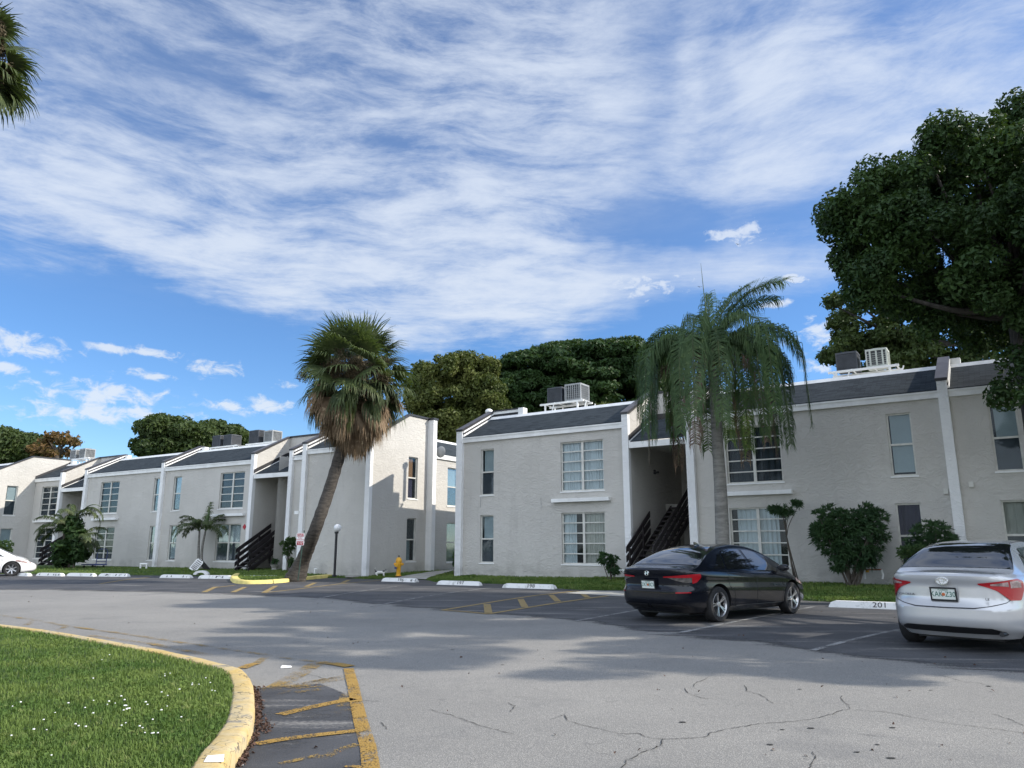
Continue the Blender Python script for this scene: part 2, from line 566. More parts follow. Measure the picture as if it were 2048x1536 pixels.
def m_paint(base, wear=0.5):
    def fn(g, b):
        p = g.pos()
        n = g.noise(p, 2.4, 7, 0.72, 0.5)
        f = g.noise(p, 34, 4, 0.75)
        ag = g.voro(p, 62, 'F1')
        s_ = g.m('ADD', g.m('MULTIPLY', n, 0.62), g.m('ADD', g.m('MULTIPLY', f, 0.30), g.m('MULTIPLY', g.m('SUBTRACT', 0.5, ag), 0.22)))
        g.put(b.inputs['Alpha'], g.ramp(s_, wear - 0.05, wear + 0.06))
        c = g.mix(g.ramp(f, 0.3, 0.7), tuple(x * 0.75 for x in base), base)
        c = g.mix(g.ramp(n, 0.55, 0.75, 0.0, 0.3), tuple(x * 0.55 for x in base), c)
        g.put(b.inputs['Base Color'], c)
        g.put(b.inputs['Normal'], g.bump(g.m('MULTIPLY', ag, -1.0), 0.5, 0.01))
    return fn


def m_lawn(g, b):
    p = g.pos()
    n = g.noise(p, 0.9, 6, 0.65)
    f = g.noise(g.map(p, sc=(1, 1, 1)), 38, 5, 0.75)
    c = g.mix(g.ramp(n, 0.3, 0.7), (0.030, 0.062, 0.014), (0.062, 0.112, 0.026))
    c = g.mix(g.ramp(f, 0.35, 0.75), c, (0.085, 0.135, 0.035))
    c = g.mix(g.ramp(g.noise(p, 2.3, 4), 0.66, 0.82, 0, 0.6), c, (0.12, 0.095, 0.05))
    g.put(b.inputs['Base Color'], c)
    g.put(b.inputs['Normal'], g.bump(f, 1.0, 0.06))


def m_leaf(c1, c2, c3=None, trans=0.25, scale=0.9, rough=0.45):
    def fn(g, b):
        p = g.obj()
        n = g.noise(p, scale, 3, 0.6)
        f = g.noise(p, 9.0, 2, 0.5)
        c = g.mix(g.ramp(n, 0.35, 0.65), c1, c2)
        c = g.mix(g.ramp(f, 0.55, 0.75, 0.0, 0.8), c, c3 or tuple(x * 1.5 for x in c2))
        g.put(b.inputs['Base Color'], c)
        b.inputs['Roughness'].default_value = rough + .1
        b.inputs['Specular IOR Level'].default_value = 0.3
        tr = g.n.new('ShaderNodeBsdfTranslucent')
        g.put(tr.inputs[0], g.mix(0.5, c, (0.10, 0.16, 0.01)))
        mx = g.n.new('ShaderNodeMixShader')
        mx.inputs[0].default_value = trans
        out = g.n['Material Output']
        g.l.new(b.outputs[0], mx.inputs[1]); g.l.new(tr.outputs[0], mx.inputs[2])
        g.l.new(mx.outputs[0], out.inputs[0])
    return fn


def m_bark(c1, c2, rings=False, scale=6):
    def fn(g, b):
        p = g.obj()
        if rings:
            z = g.sep(p)[2]
            n = g.noise(g.comb(g.m('MULTIPLY', g.sep(p)[0], 2.0), g.m('MULTIPLY', g.sep(p)[1], 2.0), g.m('MULTIPLY', z, 9.0)), 1.6, 5, 0.7, 0.4)
        else:
            n = g.noise(g.map(p, sc=(1, 1, 0.3)), scale, 6, 0.7, 0.6)
        g.put(b.inputs['Base Color'], g.mix(g.ramp(n, 0.3, 0.7), c1, c2))
        g.put(b.inputs['Normal'], g.bump(n, 0.9, 0.04))
    return fn


def m_glass(k, tint):
    """window pane: mirror-like reflection over a clear, slightly dark pane; k = how strong the reflection is (dust and screens dull it)"""
    def fn(g, b):
        gl = g.n.new('ShaderNodeBsdfGlossy'); gl.inputs['Roughness'].default_value = 0.05
        gl.inputs['Color'].default_value = (0.9, 0.95, 1.0, 1)
        tr = g.n.new('ShaderNodeBsdfTransparent'); tr.inputs[0].default_value = tint
        fr = g.n.new('ShaderNodeFresnel'); fr.inputs[0].default_value = 1.52
        nb = g.bump(g.noise(g.pos(), 1.4, 2), 0.06, 0.03)
        g.l.new(nb, gl.inputs['Normal'])
        mx = g.n.new('ShaderNodeMixShader')
        g.put(mx.inputs[0], g.m('ADD', g.m('MULTIPLY', fr.outputs[0], k), 0.004, clamp=True))
        g.l.new(tr.outputs[0], mx.inputs[1]); g.l.new(gl.outputs[0], mx.inputs[2])
        g.l.new(mx.outputs[0], g.n['Material Output'].inputs[0])
    return fn


def m_curtain(base, rows=9.0):
    def fn(g, b):
        p = g.obj()
        w = g.m('SINE', g.m('ADD', g.m('MULTIPLY', g.sep(p)[0], rows * 6.28), g.m('MULTIPLY', g.noise(p, 2.0, 2), 3.0)))
        g.put(b.inputs['Base Color'], g.mix(g.noise(p, 3, 3), tuple(x * 0.85 for x in base), base))
        g.put(b.inputs['Normal'], g.bump(w, 0.5, 0.03))
    return fn


def m_kerb(g, b):
    p = g.pos()
    n = g.noise(p, 1.5, 7, 0.75, 0.4)
    f = g.noise(p, 26, 4, 0.7)
    s_ = g.m('ADD', g.m('MULTIPLY', n, 0.75), g.m('MULTIPLY', f, 0.25))
    c = g.mix(g.ramp(f, 0.3, 0.7), (0.46, 0.31, 0.09), (0.60, 0.43, 0.15))
    c = g.mix(g.ramp(n, 0.38, 0.66, 0.7, 0.0), c, (0.50, 0.43, 0.29))
    c = g.mix(g.ramp(s_, 0.40, 0.45, 0.9, 0.0), c, (0.20, 0.185, 0.16))
    cr = g.voro(g.vm('ADD', p, g.vm('SCALE', g.noise(p, 3, 3, col=True), None)), 1.6, 'DISTANCE_TO_EDGE')
    c = g.mix(g.ramp(cr, 0.004, 0.012, 0.8, 0.0), c, (0.08, 0.07, 0.05))
    g.put(b.inputs['Base Color'], c)
    g.put(b.inputs['Normal'], g.bump(g.m('ADD', n, g.m('MULTIPLY', f, 0.3)), 0.5, 0.02))


def m_white_conc(g, b):
    p = g.pos()
    n = g.noise(p, 3.0, 7, 0.75, 0.3)
    c = g.mix(g.ramp(n, 0.35, 0.5, 1.0, 0.0), (0.78, 0.78, 0.76), (0.50, 0.50, 0.48))
    c = g.mix(g.ramp(g.noise(p, 11, 5, 0.7), 0.64, 0.72, 0.0, 0.7), c, (0.22, 0.21, 0.20))
    g.put(b.inputs['Base Color'], c)
    g.put(b.inputs['Normal'], g.bump(n, 0.4, 0.01))


def m_car(base, metal, coat=1.0):
    def fn(g, b):
        b.inputs['Coat Weight'].default_value = coat
        if coat < 1: b.inputs['Specular IOR Level'].default_value = 0.2
        b.inputs['Coat Roughness'].default_value = 0.04
        p = g.obj()
        d = g.ramp(g.noise(p, 2.5, 6, 0.7), 0.45, 0.8, 0.0, 0.015)
        low = g.ramp(g.sep(p)[2], 0.15, 0.4, 0.06, 0.0)
        g.put(b.inputs['Base Color'], g.mix(g.m('ADD', d, low), base, (0.12, 0.115, 0.10)))
    return material('car_paint', fn, base, 0.25, metal)


M = {}
M['stucco'] = material('stucco', m_stucco((0.54, 0.520, 0.480)), rough=0.95)
M['stucco_white'] = material('white_stucco', m_stucco((0.82, 0.82, 0.81)), rough=0.9)
M['trim'] = material('white_trim', vary((0.78, 0.78, 0.76), 0.08, 2.0, 0.15, 30), rough=0.7)
M['cap'] = material('black_flashing', vary((0.022, 0.022, 0.025), 0.3), rough=0.45)
M['cap2'] = material('grey_coping', vary((0.085, 0.080, 0.085), 0.2), rough=0.5)
M['shingle'] = material('shingles', m_shingle, rough=0.95, Specular_IOR_Level=0.15)
M['flat_roof'] = material('roof_membrane', vary((0.45, 0.45, 0.43), 0.2, 1.0), rough=0.9)
M['glass'] = material('window_glass', m_glass(0.25, (0.88, 0.92, 0.94, 1)))
M['glass_dull'] = material('dusty_window_glass', m_glass(0.10, (0.80, 0.84, 0.86, 1)))
M['frame'] = material('window_frame', vary((0.60, 0.59, 0.54), 0.12, 4.0), rough=0.5)
M['room'] = material('dark_room', None, (0.030, 0.034, 0.036), 0.9)
M['screen'] = material('window_screen', vary((0.045, 0.052, 0.058), 0.15, 3), rough=0.8)
M['blind'] = material('blind', m_curtain((0.40, 0.44, 0.43), 0.0), rough=0.8)
M['curtain'] = material('curtain', m_curtain((0.62, 0.64, 0.62), 7.0), rough=0.9)
M['tan'] = material('tan_curtain', m_curtain((0.50, 0.46, 0.38), 5.0), rough=0.9)
M['purple'] = material('purple_cloth', m_curtain((0.045, 0.035, 0.075), 3.0), rough=0.8)
M['bamboo'] = material('bamboo_blind', m_curtain((0.36, 0.17, 0.07), 0.0), rough=0.8)
M['lace'] = material('lace_curtain', m_curtain((0.30, 0.36, 0.36), 9.0), rough=0.9)
M['wood'] = material('dark_wood', vary((0.017, 0.013, 0.014), 0.35, 4.0, 0.3, 20), rough=0.6)
M['door'] = material('dark_door', vary((0.055, 0.048, 0.045), 0.2), rough=0.5)
M['concrete'] = material('concrete', vary((0.34, 0.33, 0.30), 0.2, 1.5, 0.3, 40, 'pos'), rough=0.9)
M['road'] = material('road_asphalt', m_road, rough=0.9)
M['seal'] = material('sealed_asphalt', m_seal, rough=0.75)
M['yellow'] = material('yellow_paint', m_paint((0.58, 0.35, 0.07), 0.40), rough=0.8)
M['yellow_worn'] = material('worn_yellow_paint', m_paint((0.50, 0.33, 0.09), 0.485), rough=0.8)
M['yellow_pale'] = material('pale_yellow_paint', m_paint((0.50, 0.36, 0.14), 0.33), rough=0.8)
M['white_line'] = material('white_paint', m_paint((0.46, 0.46, 0.45), 0.42), rough=0.8)
M['lawn'] = material('lawn', m_lawn, rough=0.95)
M['kerb'] = material('kerb_paint', m_kerb, rough=0.85)
M['kerb_yellow'] = material('fresh_kerb_paint', vary((0.72, 0.60, 0.20), 0.15, 2.0, 0.2, 30, 'pos'), rough=0.8)
M['stop'] = material('white_concrete', m_white_conc, rough=0.85)
M['black'] = material('black_paint', None, (0.012, 0.012, 0.013), 0.4)
M['rubber'] = material('rubber', vary((0.020, 0.020, 0.021), 0.3, 6), rough=0.85)
M['red_lamp'] = material('red_lamp', None, (0.42, 0.012, 0.018), 0.12, 0.0, Coat_Weight=1.0)
M['clear_lamp'] = material('clear_lamp', vary((0.42, 0.30, 0.28), 0.5, 14), rough=0.12, Coat_Weight=1.0)
M['dark_lamp'] = material('smoked_lamp', vary((0.10, 0.09, 0.08), 0.5, 16), rough=0.12, Coat_Weight=1.0)
M['car_glass'] = material('car_glass', None, (0.010, 0.011, 0.013), 0.03, 0.0, Coat_Weight=1.0, Specular_IOR_Level=0.8)
M['black_car'] = m_car((0.004, 0.005, 0.009), 0.0, 0.75)
M['silver_car'] = m_car((0.60, 0.60, 0.60), 0.35)
M['white_car'] = m_car((0.78, 0.78, 0.77), 0.0)
M['plastic'] = material('black_plastic', None, (0.015, 0.015, 0.017), 0.5)
M['alloy'] = material('alloy', None, (0.55, 0.55, 0.56), 0.28, 0.9)
M['chrome'] = material('chrome', None, (0.8, 0.8, 0.82), 0.12, 1.0)
M['plate'] = material('plate_white', None, (0.72, 0.76, 0.70), 0.4)
M['green_ink'] = material('green_ink', None, (0.02, 0.14, 0.10), 0.5)
M['orange'] = material('orange_ink', None, (0.60, 0.16, 0.05), 0.5)
M['white'] = material('white_paint_gloss', None, (0.80, 0.80, 0.79), 0.4)
M['globe'] = material('white_globe', None, (0.85, 0.86, 0.86), 0.25)
M['hydrant'] = material('hydrant_yellow', vary((0.70, 0.36, 0.02), 0.2, 8), rough=0.45)
M['rust'] = material('rust', vary((0.16, 0.05, 0.03), 0.4, 12), rough=0.9)
M['blue'] = material('blue_metal', None, (0.035, 0.055, 0.18), 0.4)
M['sign_red'] = material('sign_red', vary((0.42, 0.03, 0.045), 0.15, 10), rough=0.5)
M['green_post'] = material('green_post', vary((0.025, 0.06, 0.045), 0.3, 8), rough=0.6)
M['ac_dark'] = material('dark_metal', vary((0.050, 0.055, 0.065), 0.2), rough=0.55)
M['ac_grey'] = material('grey_metal', vary((0.32, 0.33, 0.33), 0.15), rough=0.5)
M['ac_tan'] = material('beige_metal', vary((0.50, 0.52, 0.46), 0.12), rough=0.5)
M['ac_in'] = material('coil', None, (0.06, 0.065, 0.07), 0.8)
M['copper'] = material('copper_pipe', vary((0.30, 0.10, 0.05), 0.3, 10), rough=0.5)
M['leaf_dark'] = material('ficus_leaves', m_leaf((0.022, 0.050, 0.016), (0.040, 0.080, 0.020), (0.075, 0.125, 0.025), 0.22, 0.5))
M['leaf_back'] = material('deep_green_leaves', m_leaf((0.018, 0.046, 0.014), (0.034, 0.072, 0.018), (0.060, 0.105, 0.024), 0.2, 0.25))
M['leaf_yellow'] = material('yellow_green_leaves', m_leaf((0.060, 0.085, 0.022), (0.125, 0.140, 0.034), (0.20, 0.21, 0.055), 0.25, 0.35))
M['leaf_olive'] = material('olive_leaves', m_leaf((0.034, 0.060, 0.018), (0.060, 0.088, 0.024), (0.10, 0.13, 0.03), 0.25, 0.4))
M['leaf_autumn'] = material('autumn_leaves', m_leaf((0.13, 0.085, 0.035), (0.20, 0.115, 0.045), (0.30, 0.18, 0.07), 0.3, 0.6))
M['leaf_shrub'] = material('shrub_leaves', m_leaf((0.026, 0.062, 0.026), (0.045, 0.095, 0.036), (0.085, 0.15, 0.055), 0.2, 2.0))
M['leaf_sabal'] = material('sabal_leaves', m_leaf((0.045, 0.065, 0.026), (0.090, 0.120, 0.045), (0.22, 0.24, 0.10), 0.25, 1.2))
M['leaf_dead'] = material('dead_palm_leaves', m_leaf((0.15, 0.10, 0.062), (0.25, 0.18, 0.115), (0.42, 0.33, 0.21), 0.15, 1.6, 0.8))
M['leaf_queen'] = material('queen_palm_leaves', m_leaf((0.050, 0.095, 0.036), (0.100, 0.165, 0.065), (0.20, 0.28, 0.11), 0.4, 1.2))
M['leaf_brown'] = material('brown_fronds', m_leaf((0.10, 0.070, 0.055), (0.17, 0.12, 0.09), (0.24, 0.18, 0.12), 0.1, 1.6, 0.8))
M['bark'] = material('bark', m_bark((0.050, 0.042, 0.034), (0.13, 0.11, 0.09)), rough=0.95)
M['bark_dark'] = material('dark_bark', m_bark((0.03, 0.028, 0.025), (0.075, 0.068, 0.06)), rough=0.95)
M['bark_palm'] = material('palm_bark', m_bark((0.030, 0.026, 0.023), (0.095, 0.082, 0.068), True), rough=0.95)
M['bark_queen'] = material('queen_palm_bark', m_bark((0.15, 0.145, 0.13), (0.27, 0.26, 0.235), True), rough=0.9)
M['fibre'] = material('palm_fibre', m_bark((0.07, 0.055, 0.032), (0.15, 0.12, 0.065)), rough=0.95)
M['grass'] = material('grass_blades', m_leaf((0.090, 0.165, 0.035), (0.180, 0.250, 0.060), (0.30, 0.33, 0.12), 0.35, 0.9, 0.6))
M['debris'] = material('dead_leaf_litter', vary((0.085, 0.048, 0.034), 0.5, 20), rough=0.9)
M['crack'] = material('crack', None, (0.03, 0.03, 0.028), 1.0)
M['cat_white'] = material('white_fur', vary((0.75, 0.73, 0.70), 0.1, 20), rough=0.95)

# ------------------------------------------------------------------ ground: road, sealed parking, lawns, kerbs, markings
def flat_poly(name, pts, z, mat, parent=None):
    mb = MB()
    mb.add([(p[0], p[1], z) for p in pts], [tuple(range(len(pts)))])
    o = mb.build(name, mat, parent)
    return o


def smooth_path(pts, n=6):
    """Catmull-Rom through 2D/3D points"""
    P = [Vector(p) for p in pts]
    P = [P[0] * 2 - P[1]] + P + [P[-1] * 2 - P[-2]]
    out = []
    for i in range(1, len(P) - 2):
        for k in range(n):
            t = k / n
            a, b, c, d = P[i - 1], P[i], P[i + 1], P[i + 2]
            out.append(0.5 * ((2 * b) + (c - a) * t + (2 * a - 5 * b + 4 * c - d) * t * t + (3 * b - a - 3 * c + d) * t ** 3))
    out.append(P[-2])
    return out


road = MB()
n_ = 40
road.add([(-140 + 280 * i / n_, -40 + 110 * j / n_, 0) for j in range(n_ + 1) for i in range(n_ + 1)],
         [(j * (n_ + 1) + i, j * (n_ + 1) + i + 1, (j + 1) * (n_ + 1) + i + 1, (j + 1) * (n_ + 1) + i) for j in range(n_) for i in range(n_)])
tag(road.build('road', M['road']), kind='structure')
far = MB()
far.quad((-1500, -1500, -0.15), (1500, -1500, -0.15), (1500, 1500, -0.15), (-1500, 1500, -0.15))
tag(far.build('ground', M['lawn']), kind='structure')

# frames of the two buildings
RO = Vector((-2.36748, 33.56653, 0.34)); RZ = R(-33.904)
LO = Vector((-20.85678, 45.21445, 0.235)); LZ = R(-31.818)
MR = Matrix.Translation(RO) @ Matrix.Rotation(RZ, 4, 'Z')
ML = Matrix.Translation(LO) @ Matrix.Rotation(LZ, 4, 'Z')
MRi = MR.inverted(); MLi = ML.inverted()


def inR(x, y, b):      # pixel -> local point of the right building at depth b behind its front
    d = Vector(ray(x, y)); o = MRi @ Vector(CAMP); dl = MRi.to_3x3() @ d
    return o + dl * ((b - o.y) / dl.y)


def inL(x, y, b):
    d = Vector(ray(x, y)); o = MLi @ Vector(CAMP); dl = MLi.to_3x3() @ d
    return o + dl * ((b - o.y) / dl.y)


# lawn: from the edge of the asphalt back to the buildings, rising gently
EDGE = [(-260, 1146), (-60, 1147.5), (60, 1148.5), (180, 1149.5), (300, 1151), (400, 1152.5), (480, 1154.5), (560, 1156), (640, 1156), (700, 1157), (735, 1158.5),
        (790, 1158.5), (850, 1160.5), (875, 1164.5), (930, 1166), (1000, 1168.5), (1060, 1172.5), (1110, 1177), (1180, 1181), (1240, 1181), (1330, 1184), (1450, 1191), (1600, 1201),
        (1700, 1206), (1800, 1213.5), (1900, 1222), (2048, 1236), (2300, 1262), (2700, 1310)]
edge = smooth_path([gp(x, y) for x, y in EDGE], 5)
PROF = [(0.0, 0.0), (0.06, 0.05), (0.5, 0.08), (1.4, 0.14), (2.6, 0.19), (4.0, 0.225), (5.5, 0.235), (60, 0.235)]


def lawn_z(p):
    """height of the lawn at a point"""
    q = Vector((p[0], p[1]))
    best = None
    for i in range(len(edge) - 1):
        a = edge[i].to_2d(); b_ = edge[i + 1].to_2d()
        t = max(0, min(1, (q - a).dot(b_ - a) / max(1e-6, (b_ - a).length_squared)))
        d = (q - a - (b_ - a) * t).length
        if best is None or d < best: best = d
    for k in range(len(PROF) - 1):
        if best <= PROF[k + 1][0]:
            f = (best - PROF[k][0]) / (PROF[k + 1][0] - PROF[k][0])
            return PROF[k][1] + f * (PROF[k + 1][1] - PROF[k][1])
    return PROF[-1][1]


lawn_v = []; rows = len(edge)
for i, p in enumerate(edge):
    a = edge[max(i - 1, 0)]; b_ = edge[min(i + 1, rows - 1)]
    t = (b_ - a).normalized(); nrm = Vector((-t.y, t.x, 0))
    if nrm.y < 0: nrm = -nrm
    nrm = (nrm * 0.5 + Vector((0.28, 0.92, 0)) * 0.5).normalized()
    for d, z in PROF:
        j = 0.03 * math.sin(i * 2.3 + d) if 0 < d < 1 else 0
        lawn_v.append((p.x + nrm.x * (d + j), p.y + nrm.y * (d + j), z - (0.01 if d == 0 else 0)))
K_ = len(PROF)
lawn_f = [(i * K_ + j, (i + 1) * K_ + j, (i + 1) * K_ + j + 1, i * K_ + j + 1) for i in range(rows - 1) for j in range(K_ - 1)]
tag(fast_mesh('lawn', lawn_v, lawn_f, M['lawn'], smooth=True), kind='structure')


def rim_sheet(name, front, back, z, mat, strips=((0, 0), (0.12, 1), (0.9, 1), (1, 1))):
    """sheet between two outlines with the 'rim' attribute 0 along the front edge"""
    n = min(len(front), len(back))
    V = []; A = []
    for i in range(n):
        f_, b_ = Vector(front[i]), Vector(back[i])
        for t, a in strips:
            p = f_.lerp(b_, t)
            V.append((p.x, p.y, z)); A.append(a)
    k = len(strips)
    F = [(i * k + j, i * k + j + 1, (i + 1) * k + j + 1, (i + 1) * k + j) for i in range(n - 1) for j in range(k - 1)]
    return fast_mesh(name, V, F, mat, attrs={'rim': A})


front_px = [(-300, 1181), (0, 1184), (200, 1186), (430, 1193), (620, 1200), (740, 1214), (900, 1230), (1150, 1250), (1300, 1276), (1500, 1300), (1700, 1328), (1900, 1350), (2048, 1362), (2400, 1400)]
back_px = [(-260, 1144), (0, 1145), (180, 1147), (420, 1150), (600, 1153), (735, 1155), (850, 1158), (1110, 1174), (1240, 1178), (1450, 1187), (1700, 1202), (1900, 1218), (2048, 1232), (2500, 1280)]
fr = smooth_path([gp(*p) for p in front_px], 6); bk = smooth_path([gp(*p) for p in back_px], 6)
tag(rim_sheet('parking_lot', fr, bk, 0.004, M['seal'], ((0, 0), (0.07, 0.40), (0.22, 1), (0.6, 1), (1, 1))), kind='structure')

# foreground island: kerb and raised soil
K_TOP = 0.13
outer_px = [(-420, 1222, 0), (-200, 1232, 0), (0, 1248, 0), (110, 1262, 0), (240, 1284, 0), (330, 1300, 0), (400, 1315, 0), (445, 1326, 0), (484, 1338, 1), (501.5, 1361.5, 1), (505.5, 1385, 1), (502.5, 1430, 1),
            (482, 1471, 1), (456.6, 1504, 1), (440, 1540, 1), (410, 1600, 1), (360, 1700, 1)]
outer = smooth_path([gp(x, y, K_TOP) for x, y, _ in outer_px], 5)


def offset_path(path, d):
    out = []
    for i, p in enumerate(path):
        t = (path[min(i + 1, len(path) - 1)] - path[max(i - 1, 0)]); t.z = 0; t.normalize()
        out.append(Vector((p.x + t.y * d, p.y - t.x * d, p.z)))
    return out


def kerb(name, path, width, top, mat, label=None, grp=None):
    """path runs with the road on its left; a rounded concrete kerb"""
    prof = [(-0.03, -0.05), (-0.015, top - 0.03), (0.0, top - 0.01), (0.03, top), (width - 0.02, top), (width, top - 0.01), (width, -0.05)]
    V = []; k = len(prof)
    offs = [offset_path(path, d) for d, _ in prof]
    rr = random.Random(4)
    for i in range(len(path)):
        for j, (d, z) in enumerate(prof):
            V.append((offs[j][i].x + rr.uniform(-.004, .004), offs[j][i].y + rr.uniform(-.004, .004), z + rr.uniform(-.003, .003) * (0 < j < k - 1)))
    F = [(i * k + j, i * k + j + 1, (i + 1) * k + j + 1, (i + 1) * k + j) for i in range(len(path) - 1) for j in range(k - 1)]
    o = fast_mesh(name, V, F, mat, smooth=True)
    return tag(o, kind='structure')


kerb('kerb', outer, 0.17, K_TOP, M['kerb'])
inner = offset_path(outer, 0.165)
isl = MB()
isl.add([(p.x, p.y, 0.105) for p in inner] + [(-30, 0, 0.105)], [tuple(range(len(inner) + 1))])
tag(isl.build('island_soil', M['lawn']), kind='structure')

# white repair patch on the kerb
pa = [gp(415, 1511, K_TOP + 0.004), gp(449, 1508, K_TOP + 0.004), gp(447, 1524, K_TOP + 0.004), gp(407, 1524, K_TOP + 0.004)]
tag(MB().add(pa, [(0, 1, 2, 3)]).build('kerb_patch', M['stop']), kind='structure')

# second island end with the bright yellow kerb
o2_px = [(470, 1152), (462, 1158), (464, 1163), (472, 1167), (500, 1168.5), (555, 1166.5), (600, 1161.5), (650, 1156.5), (688, 1153), (697, 1151), (700, 1148)]
o2 = smooth_path([gp(x, y, 0.0) for x, y in o2_px], 6)[::-1]
o2 = [p for p in o2]


def kerb2():
    # the road is on the near side: walk so that the road lies on the left
    path = o2
    tdir = path[len(path) // 2 + 1] - path[len(path) // 2]
    return kerb('kerb', path if (tdir.x < 0) else path[::-1], 0.28, 0.14, M['kerb_yellow'])


kerb2()
inn2 = offset_path(o2, 0.27)
isl2 = MB()
isl2.add([(p.x, p.y, 0.125) for p in inn2] + [(inn2[-1].x + 1, inn2[-1].y + 2.5, 0.16), (inn2[0].x - 1, inn2[0].y + 2.5, 0.16)], [tuple(range(len(inn2) + 2))])
tag(isl2.build('island_soil', M['lawn']), kind='structure')


def stripe(mb, px, w, z=0.009, w2=None):
    """painted stripe along pixels px (on the ground), width w metres"""
    pts = [gp(x, y) for x, y in px]
    L = []; Rr = []
    for i, p in enumerate(pts):
        t = (pts[min(i + 1, len(pts) - 1)] - pts[max(i - 1, 0)]); t.normalize()
        n = Vector((-t.y, t.x, 0)) * (w if w2 is None else w + (w2 - w) * i / (len(pts) - 1)) / 2
        L.append(p + n); Rr.append(p - n)
    vs = [(q.x, q.y, z) for q in L + Rr]; m = len(pts)
    mb.add(vs, [(i, i + 1, m + i + 1, m + i) for i in range(m - 1)])


def strokes(name, mat, lst, z=0.009):
    mb = MB()
    for k, (px, w, *r) in enumerate(lst): stripe(mb, px, w, z + 0.0009 * (k % 4), r[0] if r else None)
    return tag(mb.build(name, mat), kind='structure')


# dark sealed strip between island kerb and yellow line
seal_in = smooth_path([gp(506, 1378), gp(508, 1392), gp(507, 1430), gp(490, 1480), (gp(468, 1545)), gp(430, 1640)], 5)
seal_out = smooth_path([gp(640, 1368), gp(705, 1396), gp(712, 1430), gp(722, 1480), (gp(730, 1545)), gp(745, 1640)], 5)
tag(rim_sheet('sealed_strip', [p for p in seal_out], [p for p in seal_in], 0.004, M['seal'], ((0, 0.45), (0.1, 0.62), (0.6, 0.55), (1, 0.62))), kind='structure')

strokes('yellow_marking', M['yellow'], [
    ([(697, 1338), (706, 1372), (713, 1408), (722, 1448), (736, 1494), (742, 1540), (750, 1620)], 0.115, None),
    ([(640, 1326), (672, 1329), (700, 1334)], 0.16, None),
    ([(484, 1338), (500, 1331), (513, 1328)], 0.13, None),
    ([(511, 1491), (560, 1482), (640, 1472), (714, 1464)], 0.10, None),
    ([(560, 1431), (600, 1421), (660, 1408), (707, 1399)], 0.12, None),
    ([(1100, 1600), (700, 1534), (690, 1537)], 0.05, None),
])
strokes('worn_yellow_marking', M['yellow_worn'], [
    ([(-60, 1226), (0, 1231), (66, 1240), (133, 1252.5), (240, 1267), (351, 1284), (484, 1303.5), (537, 1311), (590, 1319), (645, 1326)], 0.10, None),
    ([(513, 1328), (525, 1319), (537, 1312)], 0.10, None),
    ([(530, 1385), (560, 1371), (600, 1348), (634, 1328)], 0.20, None),
    ([(575, 1378), (620, 1368), (684, 1357)], 0.22, None),
    ([(590, 1386), (640, 1380)], 0.10, None),
    ([(51, 1251), (70, 1241)], 0.10, None), ([(117, 1260.5), (135, 1253)], 0.10, None),
    ([(180, 1272), (300, 1288), (420, 1312)], 0.12, None),
    ([(700, 1385), (690, 1415)], 0.16, None), ([(548, 1392), (600, 1378), (660, 1372)], 0.05, None), ([(560, 1384), (640, 1362)], 0.04, None), ([(590, 1372), (690, 1352)], 0.05, None),
    ([(640, 1520), (690, 1498), (716, 1490)], 0.08, None), ([(560, 1530), (640, 1512)], 0.06, None), ([(668, 1428), (706, 1420)], 0.10, None),
], 0.0085)
strokes('bay_marking', M['yellow_pale'], [
    ([(885, 1220.8), (1000, 1202), (1070, 1191.5), (1154.5, 1182)], 0.13, None),
    ([(885, 1220.8), (930, 1224), (978, 1228.5)], 0.13, None),
    ([(978, 1228.5), (1060, 1215), (1120, 1205.5), (1180, 1197), (1236, 1189.5)], 0.13, None),
    ([(974, 1209), (977, 1227)], 0.17, None), ([(1041, 1198.5), (1050, 1215)], 0.17, None), ([(1102, 1190), (1116, 1203.5)], 0.17, None), ([(1158, 1183), (1176, 1196)], 0.17, None),
    ([(408, 1185), (432, 1174)], 0.17, None), ([(426, 1176), (470, 1171)], 0.14, None),
    ([(466, 1185), (490, 1174.5)], 0.17, None), ([(528, 1186), (552, 1172)], 0.17, None), ([(612, 1174), (630, 1166)], 0.17, None), ([(685, 1166), (698, 1160)], 0.17, None),
    ([(528, 1186), (600, 1178), (680, 1168), (760, 1161)], 0.13, None),
    ([(200, 1168), (250, 1160), (300, 1155)], 0.12, None),
])
strokes('parking_line', M['white_line'], [
    ([(1330, 1271), (1365.9, 1265), (1480, 1242), (1560, 1227), (1627, 1214)], 0.11, None),
    ([(1624.7, 1302), (1690, 1284), (1759, 1268), (1800, 1260)], 0.10, None),
    ([(1150.5, 1243.3), (1190, 1236), (1236.5, 1227.7), (1300, 1216)], 0.10, None),
    ([(935, 1182), (990, 1175)], 0.10, None),
    ([(740, 1214), (850, 1193), (930, 1182)], 0.09, None),
    ([(620, 1200), (700, 1186), (800, 1172)], 0.09, None),
])
